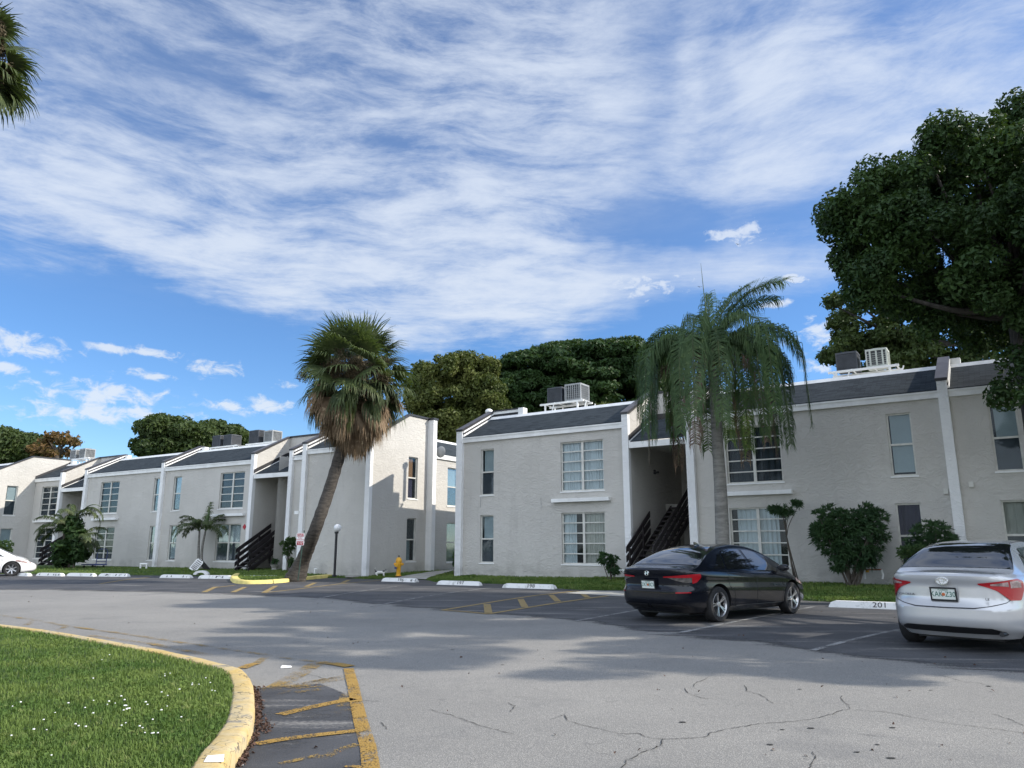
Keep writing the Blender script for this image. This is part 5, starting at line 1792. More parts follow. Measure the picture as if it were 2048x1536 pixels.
for sg in (1, -1):
    glass_side(COR, sc, sg, (1.1, .05), (.52, .02)); glass_side(COR, sc, sg, (-.05, -.95), (-.08, -.85)); glass_side(COR, sc, sg, (-1.0, -1.36), (-.9, -1.0), lo=.92, hi=.62)
    lt = body_patch(COR, sc, .42, 1.12, [(0, .845), (.30, .75), (.55, .60), (.85, .60), (1, .76)], [(0, .865), (.5, .905), (.85, .935), (1, .90)], M['red_lamp'], 'tail_light', sg, .012)
    body_patch(COR, sc, .56, .80, [(0, .83), (.5, .825), (1, .81)], [(0, .855), (1, .885)], M['clear_lamp'], 'clear_lens', sg, .016, parent=lt)
    body_patch(COR, sc, .83, 1.05, [(0, .79), (1, .80)], [(0, .89), (.7, .90), (1, .87)], M['clear_lamp'], 'clear_lens', sg, .016, parent=lt)
    body_patch(COR, sc, .0, .72, [(0, .075), (1, .085)], [(0, .185), (.75, .18), (1, .12)], M['plastic'], 'rear_diffuser', sg, .006)
    body_patch(COR, sc, .0, .52, [(0, .465), (.7, .47), (1, .50)], [(0, .477), (.7, .482), (1, .512)], M['plastic'], 'boot_gap', sg, .003)
    body_patch(COR, sc, .52, .90, [(0, .50), (.6, .56), (1, .66)], [(0, .512), (.6, .572), (1, .67)], M['plastic'], 'boot_gap', sg, .003)
    mm = MB(); mm.lathe([(.0, -.06), (.06, -.055), (.09, -.01), (.095, .05), (.07, .08), (.0, .09)], 12, axis='X', caps=False)
    mo = mm.build('mirror', M['silver_car'], sc); mo.location = (.88, sg * .975, 1.0); mo.scale = (1, 1.35, .75)
    for xh in (.0, -.95):
        hm = MB(); hm.bar((xh - .1, sg * .895, .84), (xh + .1, sg * .895, .835), .02, .028); hm.build('door_handle', M['silver_car'], sc)
    body_patch(COR, sc, 4.5, 5.2, [(0, .78), (1, .72)], [(0, .92), (1, .86)], M['clear_lamp'], 'headlight', sg, .006)
seam(COR, sc, [(.98, .97), (1.02, .6), (.96, .12)]); seam(COR, sc, [(-.02, .985), (-.02, .12)]); seam(COR, sc, [(-1.05, .985), (-1.02, .62), (-.86, .45), (-.82, .12)])
m = MB(); m.lathe([(.0, -.012), (.058, -.010), (.062, 0)], 24, axis='X', caps=False); b0 = m.build('badge', M['white'], sc); b0.location = (-2.265, 0, .925); b0.scale = (1, 1.25, .9)
m = MB()
for ry, rz_, cz in ((.062, .050, 0), (.025, .044, 0), (.044, .018, .018)):
    m.tube([(-.016, ry * math.cos(a), cz + rz_ * math.sin(a)) for a in np.linspace(0, 2 * PI, 25)], .0055, 6, caps=False)
m.build('badge_ring', M['chrome'], b0)
text_obj('COROLLA', .042, frame_at((-2.243, .50, .735), (.02, -1, 0), (0, 0, 1)), M['plastic'], sc, 'badge_lettering', .003, 1.25)
text_obj('LE', .042, frame_at((-2.243, -.52, .705), (-.02, -1, 0), (0, 0, 1)), M['plastic'], sc, 'badge_lettering', .003, 1.25)
plate(sc, -2.26, .755, 'KAK', 'Z30', True)
m = MB(); m.tube([(-2.2, -.62, .27), (-1.9, -.62, .27)], .03, 10); m.build('exhaust', M['plastic'], sc)

# --- white car at the left edge, pointing right
WH = Car(4.85, 1.83,
         zs=[(-2.4, 1.03), (-1.2, 1.0), (0, .95), (.9, .92), (1.5, .87), (2.0, .79), (2.4, .70)],
         side=[(0, .12), (.06, .08), (.14, .03), (.35, .006), (.55, 0), (.72, .004), (.86, .0), (.94, .014), (1.0, .05)],
         rear=[(0, .22), (.18, .035), (.46, .0), (.62, .085), (.93, .045), (1.0, .075)],
         front=[(0, .20), (.15, .05), (.35, .0), (.55, .0), (.75, .07), (.90, .20), (1.0, .36)],
         top=[(-2.0, 1.03), (-1.5, 1.24), (-1.15, 1.38), (-.75, 1.45), (-.2, 1.475), (.25, 1.45), (.65, 1.36), (1.05, 1.18), (1.45, .97), (1.6, .87)],
         crown_h=.10, crown_t=.05, roof_w=.27, axles=(1.42, -1.40), wr=.335)
wc = gp(21, 1152.5); hd = Vector((.87, .49, 0)).normalized()
ctr = wc + Vector((-hd.y, hd.x, 0)) * .78 - hd * 1.42
wcar = build_car(WH, 'parked_car', 'white sedan poking in at the left edge, its front wheel on the dark asphalt', M['white_car'], ctr, math.atan2(hd.y, hd.x), 'fat', 7, M['alloy'])
glass_top(WH, wcar, 1.42, .55, 'windscreen', .0, -.03); glass_top(WH, wcar, -1.74, -.98, 'rear_window', -.005, -.02)
for sg in (1, -1):
    glass_side(WH, wcar, sg, (1.1, .05), (.52, .02)); glass_side(WH, wcar, sg, (-.05, -.95), (-.08, -.85))
    body_patch(WH, wcar, 4.62, 5.35, [(0, .76), (1, .68)], [(0, .90), (1, .84)], M['clear_lamp'], 'headlight', sg, .008)
seam(WH, wcar, [(.98, .97), (1.02, .6), (.96, .12)]); seam(WH, wcar, [(-.02, .985), (-.02, .12)])

# ------------------------------------------------------------------ street furniture
def lz(p): return lawn_z(p)


# fire hydrant
h0 = at(797, 1146, 33.6); h0.z = .15
hy = empty('fire_hydrant', h0, R(-20), 'yellow fire hydrant standing on the lawn by the side wall of the left building', 'hydrant')
s_ = 1.0
m = MB(); m.lathe([(.13 * s_, 0), (.13 * s_, .03), (.095 * s_, .04), (.095 * s_, .36), (.115 * s_, .40), (.13 * s_, .50), (.13 * s_, .60), (.145 * s_, .61), (.145 * s_, .645), (.13 * s_, .65), (.12 * s_, .71), (.085 * s_, .775), (.0, .80)], 24); m.build('barrel', M['hydrant'], hy)
m = MB(); m.lathe([(.15 * s_, -.02), (.15 * s_, .012)], 8); m.build('base_flange', M['rust'], hy)
m = MB(); m.lathe([(.028, .79), (.028, .87)], 5); m.build('operating_nut', M['black'], hy)
for d, rr2, zz_ in (((-1, 0, 0), .062, .50), ((1, 0, 0), .062, .50), ((0, -1, 0), .082, .46)):
    m = MB(); d = Vector(d); c = Vector((0, 0, zz_))
    m.tube([c + d * .08, c + d * .175, c + d * .18, c + d * .21], [rr2 * .8, rr2 * .8, rr2 * 1.05, rr2], 14)
    m.tube([c + d * .21, c + d * .24], .02, 6); m.build('outlet_cap', M['hydrant'] if d.y else M['hydrant'], hy)
m = MB(); m.box(-.13, -.135, .30, -.03, -.10, .40); m.build('tag_plate', M['blue'], hy)

# globe lamp
g0 = at(669, 1148, 33.4); g0.z = .13
top = at(671, 1055.5, 33.4)
gl = empty('globe_lamp', g0, 0, 'black post with a round white globe, right of the leaning palm', 'lamp post')
hh = top.z - g0.z
m = MB(); m.lathe([(.10, 0), (.10, .06), (.055, .08), (.055, hh - .26), (.09, hh - .24), (.09, hh - .17)], 16); o_ = m.build('post', M['plastic'], gl)
m = MB(); m.lathe([(.0, -.165)] + [(.165 * math.sin(t), -.165 * math.cos(t)) for t in np.linspace(.1, PI - .1, 18)] + [(.0, .165)], 24, (.04, 0, hh), caps=False); m.build('globe', M['globe'], gl)

# tow-away sign
s0 = at(596, 1158, 29.9); s0.z = .12
st = at(602, 1066, 29.9); sb = at(600, 1091, 29.9)
sg_ = empty('parking_sign', s0, 0, 'small red and white parking notice on a thin green post before the leaning palm trunk', 'sign')
m = MB(); m.bar((0, 0, 0), (.13, .02, st.z + .1 - s0.z), .05, .035); m.build('post', M['green_post'], sg_)
cx_ = (st.x + sb.x) / 2 - s0.x; zc = (st.z + sb.z) / 2 - s0.z; hw, hh_ = .155, (st.z - sb.z) / 2
m = MB()
rp = []
for ax_, ay_, a0 in ((hw - .04, hh_ - .04, 0), (-hw + .04, hh_ - .04, 90), (-hw + .04, -hh_ + .04, 180), (hw - .04, -hh_ + .04, 270)):
    for k in range(5): rp.append((ax_ + .04 * math.cos(R(a0 + k * 22.5)), ay_ + .04 * math.sin(R(a0 + k * 22.5))))
m.prism(rp, -.006, .0, lambda a, b_, c: Vector((cx_ + a, c - .03, zc + b_))); pn = m.build('sign_panel', M['white'], sg_)
ll = lambda name, z0, z1, w_, mt: MB().box(cx_ - w_, -.0395, zc + z0, cx_ + w_, -.0365, zc + z1).build(name, mt, pn)
ll('red_band', hh_ * .42, hh_ * .93, hw - .025, M['sign_red']); ll('red_band', -hh_ * .93, -hh_ * .32, hw - .025, M['sign_red'])
for tx, zz_, sz, mt, yy in (('PRIVATE', .80, .075, M['white'], -.041), ('PROPERTY', .56, .068, M['white'], -.041), ('NO', .22, .10, M['sign_red'], -.0375), ('PARKING', -.08, .078, M['sign_red'], -.0375), ('TOW AWAY', -.50, .064, M['white'], -.041), ('ZONE', -.74, .064, M['white'], -.041)):
    text_obj(tx, sz, frame_at((cx_, yy, zc + hh_ * zz_), (1, 0, 0), (0, 0, 1)), mt, pn, 'lettering', .0006)

# leaning arched notice board by the twin palm
b0_ = at(384, 1138, 40.3); bz = .19
nb = empty('notice_board', (b0_.x, b0_.y, bz), 0, 'tilted white arched board with rows of dark lettering, propped against the twin palm', 'sign')
H_ = .70; W_ = .20
Mx = Matrix.Rotation(R(33), 4, 'Y') @ Matrix.Rotation(R(-18), 4, 'X')
pts = [(-W_, 0), (W_, 0), (W_, H_ - .14)] + [(W_ * math.cos(a), H_ - .14 + .14 * math.sin(a)) for a in np.linspace(.3, PI - .3, 8)] + [(-W_, H_ - .14)]
m = MB(Mx); m.prism(pts, 0, .03, lambda a, b_, c: Vector((a, c, b_))); m.build('board', M['white'], nb)
m = MB(Mx); rr5 = random.Random(3)
for k, zz_ in enumerate((.08, .16, .24, .33, .42, .52, .63)):
    x = -W_ + .05 + (.03 if k > 5 else 0)
    while x < W_ - .06 - (.03 if k > 5 else 0):
        w_ = rr5.uniform(.02, .05); m.box(x, -.006, zz_, x + w_, -.001, zz_ + .05); x += w_ + .012
m.build('lettering', M['door'], nb)
m = MB(); a = Mx @ Vector((0, .03, .6)); m.bar(a, a + Vector((.50, .15, -.58)), .24, .04, (0, 1, 0)); m.build('back_board', M['plastic'], nb)

# white half-round drain cover in the grass
d0 = at(403, 1147.5, 37.2); d0.z = .08
m = MB(); V = []; 
prof = [(.36 * math.cos(a), .20 * math.sin(a)) for a in np.linspace(0, PI, 13)] + [(.2 * math.cos(a), .10 * math.sin(a)) for a in np.linspace(PI, 0, 9)]
m.prism(prof, -.12, .12, lambda a, b_, c: Vector((a, c, b_)))
dr_ = m.build('drain_cover', M['trim']); dr_.location = d0; tag(dr_, 'white half-round drain cover lying in the grass behind a parking stop', 'drain cover')


def pipe_loop(px0, px1, py, Y, h, r_, mat, name, label, cat):
    a = at(px0, py, Y); b_ = at(px1, py, Y); z0 = a.z - .05
    m = MB(); m.tube([(a.x, a.y, z0), (a.x, a.y, a.z + h)], r_, 8); m.tube([(a.x - r_, a.y, a.z + h), (b_.x + r_, b_.y, a.z + h)], r_ * 1.02, 8); m.tube([(b_.x, b_.y, a.z + h), (b_.x, b_.y, z0)], r_, 8)
    return tag(m.build(name, mat), label, cat)


pipe_loop(281, 293, 1135, 42.5, .19, .05, M['trim'], 'water_pipe', 'white pipe loop standing in the grass left of a white pillar', 'pipe')
bf = empty('backflow_pipe', (0, 0, 0), 0, 'copper coloured backflow pipe with white legs at the wall, right of the big round shrub', 'pipe')
a = at(1731, 1158, 24.0); b_ = at(1765, 1158, 23.7)
m = MB(); m.tube([(a.x, a.y, a.z + .28), (b_.x, b_.y, b_.z + .28)], .022, 8); m.build('cross_pipe', M['copper'], bf)
m = MB(); m.tube([(a.x, a.y, a.z + .28), (a.x, a.y, a.z)], .026, 8); m.build('riser', M['trim'], bf)
m = MB(); m.tube([(b_.x, b_.y, b_.z + .28), (b_.x + .03, b_.y, b_.z + .12), (b_.x, b_.y, b_.z)], .028, 8); m.build('riser', M['trim'], bf)
m = MB(); m.lathe([(.0, 0), (.05, .0), (.05, .06), (.0, .06)], 8, (a.x + .08, a.y, a.z + .20)); m.build('valve', M['hydrant'], bf)
w0 = at(630, 1140, 36.0); m = MB(); m.tube([(w0.x, w0.y, .15), (w0.x, w0.y, w0.z + .05), (w0.x + .12, w0.y - .1, w0.z + .05)], .045, 8); tag(m.build('wall_spout', M['trim']), 'short white spout at the base of the blank wall behind the globe lamp', 'pipe')

# blue hand truck
c0 = at(194, 1134, 44.2); c0.z = .17
ht = empty('platform_truck', c0, R(-28), 'blue platform hand truck with a tubular handle, standing before the dark grid window', 'hand truck')
m = MB(); m.box(-.95, -.35, .20, .35, .35, .26); m.build('platform', M['blue'], ht)
m = MB(); m.tube([(.33, -.3, .25), (.36, -.3, .95), (.37, -.24, 1.06), (.38, -.12, 1.10), (.38, .12, 1.10), (.37, .24, 1.06), (.36, .3, .95), (.33, .3, .25)], .022, 8)
m.tube([(.345, -.3, .55), (.345, .3, .55)], .016, 8); m.tube([(.34, -.3, .40), (.34, .3, .40)], .016, 8); m.build('handle', M['blue'], ht)
for x in (-.8, .2):
    for y in (-.26, .26):
        m = MB(); m.lathe([(.0, -.02), (.09, -.02), (.09, .02), (.0, .02)], 14, (x, y, .095), 'Y', caps=False); m.build('wheel', M['rubber'], ht)
# bucket-like pot by the left stairs
c0 = at(549, 1137, 39.6); c0.z = .22
pt = empty('plant_pot', c0, 0, 'pale stone pot with a small plant beside the dark stair railing', 'plant pot')
m = MB(); m.lathe([(.10, 0), (.16, .03), (.13, .10), (.20, .22), (.23, .26), (.20, .27), (.0, .22)], 16); m.build('pot', M['concrete'], pt)

# litter: crushed white packet on the road
q = gp(572, 1336)
m = MB(Matrix.Translation(q + Vector((0, 0, .004))) @ Matrix.Rotation(R(12), 4, 'Z'))
m.add([(-.06, -.022, 0), (.055, -.03, .004), (.065, .02, 0), (-.05, .03, .012), (-.055, -.01, .018), (.05, -.012, .024), (.055, .012, .018), (-.045, .018, .026)], [(0, 1, 2, 3), (4, 5, 6, 7), (0, 1, 5, 4), (1, 2, 6, 5), (2, 3, 7, 6), (3, 0, 4, 7)])
tag(m.build('crushed_packet', M['white']), 'crushed white packet lying inside the hatched yellow markings', 'litter')
q = gp(483, 1532); m = MB(Matrix.Translation(q + Vector((0, 0, .004))))
m.add([(-.012, -.006, 0), (.012, -.008, 0), (.011, .007, .003), (-.011, .008, .006)], [(0, 1, 2, 3)]); tag(m.build('paper_scrap', M['white']), 'tiny white paper scrap at the foot of the near yellow kerb', 'litter')


# ------------------------------------------------------------------ cat (skin-modifier body)
def skin_body(name, nodes, edges, mat, parent, sub=2):
    me = bpy.data.meshes.new(name)
    me.from_pydata([n_[0] for n_ in nodes], edges, [])
    o = bpy.data.objects.new(name, me); S.collection.objects.link(o)
    md = o.modifiers.new('skin', 'SKIN'); md.use_smooth_shade = True
    for i, n_ in enumerate(nodes):
        sv = me.skin_vertices[0].data[i]; sv.radius = n_[1] if hasattr(n_[1], '__len__') else (n_[1], n_[1]); sv.use_root = (i == 0)
    ss = o.modifiers.new('sub', 'SUBSURF'); ss.levels = sub; ss.render_levels = sub
    bpy.context.view_layer.update()
    m2 = bpy.data.meshes.new_from_object(o.evaluated_get(bpy.context.evaluated_depsgraph_get()))
    bpy.data.objects.remove(o); m2.name = name
    m2.materials.clear()
    return link_mesh(name, m2, mat, parent)


def m_cat(g, b):
    p = g.obj(); x, y, z = g.sep(p)[0:3]
    n = g.noise(p, 9, 2)
    # black patches: rump and tail base, shoulders, crown and ears
    def sph(cx, cz, r):
        d = g.m('SQRT', g.m('ADD', g.m('POWER', g.m('SUBTRACT', x, cx), 2.0), g.m('POWER', g.m('SUBTRACT', z, cz), 2.0)))
        return g.ramp(g.m('ADD', d, g.m('MULTIPLY', n, .03)), r, r + .012, 1.0, 0.0)
    k = g.m('MAXIMUM', g.m('MAXIMUM', sph(-.20, .30, .075), sph(.115, .30, .062)), sph(.205, .325, .045))
    g.put(b.inputs['Base Color'], g.mix(k, (.76, .74, .70), (.02, .02, .022)))


M['cat'] = material('cat_fur', m_cat, rough=.95)
c0 = gp(761, 1157.3); c0.z = .012
ct = empty('cat', c0, R(4), 'small white cat with black patches walking right, by the end of the yellow kerb', 'cat')
ns = [((-.17, 0, .245), (.058, .062)), ((-.08, 0, .24), (.055, .062)), ((.03, 0, .235), (.053, .060)), ((.11, 0, .245), (.05, .055)), ((.165, 0, .285), .035), ((.215, -.01, .305), (.044, .040)), ((.262, -.015, .288), .018),
      ((-.21, 0, .275), .016), ((-.235, 0, .33), .013), ((-.225, 0, .385), .012), ((-.20, 0, .42), .010),
      ((-.175, .04, .17), .036), ((-.155, .045, .115), .022), ((-.21, .045, .07), .014), ((-.20, .045, .008), .013), ((-.175, .045, .006), .013),
      ((-.175, -.04, .17), .036), ((-.12, -.045, .12), .022), ((-.135, -.045, .07), .014), ((-.10, -.045, .008), .013), ((-.08, -.045, .006), .013),
      ((.115, .035, .17), .028), ((.10, .04, .10), .018), ((.07, .04, .05), .013), ((.06, .04, .008), .013),
      ((.12, -.035, .17), .028), ((.145, -.04, .10), .018), ((.165, -.04, .05), .013), ((.175, -.04, .008), .013)]
ed = [(0, 1), (1, 2), (2, 3), (3, 4), (4, 5), (5, 6), (0, 7), (7, 8), (8, 9), (9, 10), (0, 11), (11, 12), (12, 13), (13, 14), (14, 15), (0, 16), (16, 17), (17, 18), (18, 19), (19, 20), (3, 21), (21, 22), (22, 23), (23, 24), (3, 25), (25, 26), (26, 27), (27, 28)]
cb = skin_body('cat_body', ns, ed, M['cat'], ct)
for y in (-.028, .014):
    m = MB(); m.add([(.19, y - .012, .335), (.215, y - .012, .338), (.20, y + .014, .335), (.20, y, .372)], [(0, 1, 2), (0, 1, 3), (1, 2, 3), (2, 0, 3)]); m.build('ear', M['black'], ct)
ct.scale = (1.12, 1.12, 1.12)

# birds far up in the sky
for x, y, Y, lb in ((1476, 489, 90, 'small dark bird gliding high above the queen palm'), (1399, 574, 90, 'tiny dark bird just left above the tip of the queen palm')):
    p = at(x, y, Y)
    m = MB(Matrix.Translation(p) @ Matrix.Rotation(R(15), 4, 'Z'))
    m.tube([(-.02, -.14, 0), (0, -.05, .01), (0, .06, .012), (0, .13, 0)], [.01, .035, .03, .008], 8)
    for s1 in (1, -1):
        m.add([(0, -.06, .01), (0, .05, .01), (s1 * .22, .03, .08), (s1 * .42, -.06, .05), (s1 * .22, -.07, .075)], [(0, 1, 2, 4), (4, 2, 3)])
    tag(m.build('bird', M['plastic']), lb, 'bird', 'birds in the sky')

# ------------------------------------------------------------------ vegetation
rng = np.random.default_rng(11)


def leaf_cloud(C, Rr, n, size, squash=1.0, shell=.55, up=.35, elong=1.7, rg=None):
    """leaf quads spread in the ellipsoids (centres C, radii Rr): returns vertices and faces"""
    rg = rg or rng
    C = np.asarray(C, float); Rr = np.asarray(Rr, float)
    vol = (Rr[:, 0] * Rr[:, 1] * Rr[:, 2]) ** .75
    k = rg.choice(len(C), n, p=vol / vol.sum())
    d = rg.normal(size=(n, 3)); d /= np.linalg.norm(d, axis=1, keepdims=True)
    r = shell + (1 - shell) * rg.random(n) ** .6
    r = np.where(rg.random(n) < .25, rg.random(n), r)
    P = C[k] + d * Rr[k] * r[:, None]
    N = d + rg.normal(size=(n, 3)) * .8 + np.array([0, 0, up])
    N /= np.linalg.norm(N, axis=1, keepdims=True)
    T = np.cross(N, rg.normal(size=(n, 3))); T /= np.linalg.norm(T, axis=1, keepdims=True)
    B = np.cross(N, T)
    s = size * rg.uniform(.55, 1.35, n)
    a = T * (s * elong / 2)[:, None]; b = B * (s / 2)[:, None]
    fold = N * (s * .18)[:, None]
    V = np.stack([P - a, P + b * .9 + fold, P + a, P - b * .9 + fold], 1).reshape(-1, 3)
    F = np.arange(4 * n).reshape(n, 4)
    return V, F


def clumps(main, n, r0, r1, rg, flat=.7, surf=.75):
    """sub-clumps scattered over the main ellipsoids; returns centres, radii"""
    C = []; Q = []
    vol = np.array([m_[1][0] * m_[1][1] * m_[1][2] for m_ in main]) ** .67
    ks = rg.choice(len(main), n, p=vol / vol.sum())
    for k in ks:
        c, r = main[k]
        d = rg.normal(size=3); d /= np.linalg.norm(d)
        t = surf + (1 - surf) * rg.random() if rg.random() < .8 else rg.random()
        s = rg.uniform(r0, r1)
        C.append(np.array(c) + d * (np.array(r) - s * .5) * t); Q.append([s, s, s * flat])
    return np.array(C), np.array(Q)


def branches(mb, base, tips, r0, rg, fork_z=.45, k=7):
    """limbs from the trunk base to some of the clumps"""
    base = Vector(base)
    for t in tips:
        t = Vector(t); mid = base.lerp(t, .5) + Vector((rg.uniform(-.3, .3), rg.uniform(-.3, .3), -abs((t - base).length) * .06))
        pts = smooth_path([base, base.lerp(mid, .5) + Vector((0, 0, .1)), mid, t], 4)
        n = len(pts)
        mb.tube(pts, [r0 * (1 - .85 * i / (n - 1)) for i in range(n)], k)


def tree(name, label, cat, base, trunk_pts, trunk_r, main, nclump, cr, nleaf, lsize, leafm, barkm, seed, limbs=10, group=None, shell=.55, flat=.7, surf=.75, limb_r=.12):
    rg = np.random.default_rng(seed)
    r_ = empty(name, base, 0, label, cat, group)
    b = np.array(base, float)
    C, Q = clumps([(np.array(c) - b, r) for c, r in main], nclump, cr[0], cr[1], rg, flat, surf)
    V, F = leaf_cloud(C, Q, nleaf, lsize, shell=shell, rg=rg)
    fast_mesh('crown', V, F, leafm, r_)
    m = MB()
    tp = [Vector(p) - Vector(base) for p in trunk_pts]
    m.tube(smooth_path(tp, 5), np.interp(np.linspace(0, 1, (len(tp) - 1) * 5 + 1), np.linspace(0, 1, len(trunk_r)), trunk_r).tolist(), 12)
    idx = rg.choice(len(C), min(limbs, len(C)), replace=False)
    branches(m, tp[-1], [C[i] for i in idx], limb_r, rg)
    m.build('trunk', barkm, r_)
    return r_


def E(px, py, Y, rx, ry, rz):
    """ellipsoid centre at a pixel and distance; radii in pixels (x, z) at that distance, depth in metres"""
    p = at(px, py, Y); k = Y / F_PX * 1.03
    return ((p.x, p.y, p.z), (rx * k, ry, rz * k))


# big ficus right of the silver car, its crown over the roof and the parking
Yb = 19.0
main = [E(1745, 420, Yb, 95, 2.0, 90), E(1860, 340, Yb, 75, 2.4, 75), E(1930, 325, Yb, 75, 2.4, 55), E(1790, 400, Yb, 60, 2, 70), E(1990, 460, Yb, 160, 3.2, 170), E(2100, 330, Yb + 1, 150, 3.5, 140),
        E(1745, 510, Yb, 60, 1.5, 80), E(1850, 530, Yb, 110, 2.6, 110), E(2010, 610, Yb, 90, 2.4, 90), E(2020, 265, Yb + .5, 72, 1.5, 60), E(2160, 480, Yb, 190, 4.0, 260),
        E(1900, 610, Yb, 80, 2.0, 60), E(2044, 775, Yb - 1.0, 36, .9, 85), E(1735, 560, Yb, 32, .8, 60), E(1690, 440, Yb, 38, 1, 50),
        ((14.9, 12.2, 8.8), (4.3, 4.6, 3.6)), ((15.5, 10.5, 6.6), (3.2, 3.2, 2.2)), ((14.0, 15.5, 9.8), (2.6, 3.0, 2.8))]
bx = at(2110, 1180, Yb)
base = (bx.x, bx.y, .2)
t1 = at(2090, 900, Yb); t2 = at(2045, 640, Yb)
tree('ficus_tree', 'huge dark-leaved tree overhanging the roof at the right edge', 'tree', base, [base, tuple(t1), tuple(t2)], [.55, .40, .34], main, 760, (.28, .62), 270000, .088, M['leaf_dark'], M['bark_dark'], 5, 40, shell=.45, surf=.86, flat=.9, limb_r=.17)

# looser tree behind the right roof, limbs showing
Yc = 34
main = [E(1760, 615, Yc, 100, 2.4, 42), E(1700, 605, Yc, 52, 1.5, 16), E(1735, 670, Yc, 70, 2.0, 34), E(1870, 640, Yc, 110, 3, 60), E(1960, 690, Yc, 100, 3, 50), E(1840, 715, Yc, 130, 2.6, 30), E(1760, 740, Yc, 70, 2, 22), E(1685, 700, Yc, 36, 1.6, 26), E(1665, 605, Yc, 26, 1, 9), E(1800, 690, Yc, 110, 2.4, 40), E(1960, 735, Yc, 110, 3, 30), E(1710, 650, Yc, 50, 2, 30)]
b0 = at(1836, 1100, Yc); base = (b0.x, b0.y, .2)
tree('oak_tree', 'loose open-crowned tree with bare limbs showing, behind the beige condenser', 'tree', base, [base, tuple(at(1822, 740, Yc)), tuple(at(1828, 690, Yc))], [.35, .28, .24], main, 260, (.3, .7), 40000, .13, M['leaf_olive'], M['bark_dark'], 8, 22, shell=.2, flat=.6, limb_r=.2)

# wide dark tree above the left half of the right roof
Yd = 62
main = [E(1110, 745, Yd, 130, 4.5, 58), E(1240, 730, Yd, 105, 4.5, 50), E(1190, 790, Yd, 160, 5, 60), E(1050, 800, Yd, 80, 4, 55), E(1300, 765, Yd, 50, 3, 40), E(1135, 697, Yd, 45, 2, 14), E(1242, 690, Yd, 38, 2, 12), E(1010, 745, Yd, 28, 2, 28), E(1190, 712, Yd, 130, 4, 26), E(1010, 800, Yd, 60, 4, 60), E(1320, 720, Yd, 30, 3, 22)]
b0 = at(1160, 1110, Yd); base = (b0.x, b0.y, .2)
tree('broadleaf_tree', 'wide dark green tree with a rounded top behind the louvred and grey condensers', 'tree', base, [base, tuple(at(1160, 850, Yd)), tuple(at(1160, 800, Yd))], [.6, .5, .4], main, 680, (.6, 1.35), 210000, .22, M['leaf_back'], M['bark_dark'], 9, 14, shell=.5, flat=.42, limb_r=.25)

# yellow-green tree beside it
Ye = 58
main = [E(905, 770, Ye, 78, 3.4, 66), E(850, 790, Ye, 45, 2.6, 55), E(960, 785, Ye, 50, 3, 45), E(935, 850, Ye, 70, 3, 45), E(890, 850, Ye, 60, 3, 45), E(845, 745, Ye, 22, 1.5, 20), E(925, 728, Ye, 40, 2, 22), E(975, 745, Ye, 35, 2, 30), E(985, 810, Ye, 40, 3, 45)]
b0 = at(905, 1110, Ye); base = (b0.x, b0.y, .2)
tree('broadleaf_tree', 'yellow-green tree rising over the gap between the two buildings', 'tree', base, [base, tuple(at(905, 900, Ye)), tuple(at(905, 850, Ye))], [.4, .33, .28], main, 460, (.35, .85), 90000, .17, M['leaf_yellow'], M['bark_dark'], 10, 16, shell=.2, flat=.9, limb_r=.2)

# trees behind the left roof
Yf = 85
main = [E(335, 862, Yf, 50, 4, 32), E(395, 872, Yf, 40, 4, 28), E(300, 890, Yf, 35, 3, 22), E(350, 900, Yf, 70, 4, 24)]
b0 = at(345, 1110, Yf); base = (b0.x, b0.y, .2)
tree('broadleaf_tree', 'dark olive tree over the left roof, left of the two dark condensers', 'tree', base, [base, tuple(at(345, 930, Yf)), tuple(at(345, 900, Yf))], [.5, .4, .35], main, 150, (1.1, 1.9), 42000, .32, M['leaf_olive'], M['bark_dark'], 12, 10, shell=.6, flat=.6)
main = [E(445, 868, Yf + 4, 42, 4, 24), E(480, 880, Yf + 4, 26, 3, 20), E(440, 895, Yf + 4, 60, 4, 22)]
b0 = at(450, 1110, Yf + 4); base = (b0.x, b0.y, .2)
tree('broadleaf_tree', 'lower olive tree behind the dark condensers, right of a bigger one', 'tree', base, [base, tuple(at(450, 930, Yf + 4)), tuple(at(450, 900, Yf + 4))], [.5, .4, .35], main, 110, (1.1, 1.8), 32000, .32, M['leaf_olive'], M['bark_dark'], 13, 8, shell=.6, flat=.6)
Yg = 78
main = [E(45, 890, Yg, 38, 4, 24), E(5, 890, Yg, 30, 4, 36), E(-60, 880, Yg, 50, 4, 40), E(30, 915, Yg, 60, 4, 18), E(75, 905, Yg, 25, 3, 16)]
b0 = at(10, 1110, Yg); base = (b0.x, b0.y, .2)
tree('broadleaf_tree', 'green leafy tree at the left edge behind the white gable wall', 'tree', base, [base, tuple(at(10, 930, Yg)), tuple(at(10, 905, Yg))], [.5, .4, .35], main, 150, (.9, 1.6), 40000, .28, M['leaf_olive'], M['bark_dark'], 14, 10, shell=.55)
main = [E(118, 872, Yg - 2, 26, 2, 12), E(140, 882, Yg - 2, 18, 2, 12), E(95, 880, Yg - 2, 16, 2, 12), E(110, 905, Yg - 2, 34, 2, 14), E(85, 900, Yg - 2, 20, 2, 12)]
b0 = at(108, 1110, Yg - 2); base = (b0.x, b0.y, .2)
tree('autumn_tree', 'sparse tree with orange brown leaves and bare limbs left of the striped grey condenser', 'tree', base, [base, tuple(at(112, 930, Yg - 2)), tuple(at(118, 905, Yg - 2))], [.35, .3, .25], main, 60, (.3, .8), 1700, .26, M['leaf_autumn'], M['bark'], 15, 22, shell=.1, limb_r=.16)
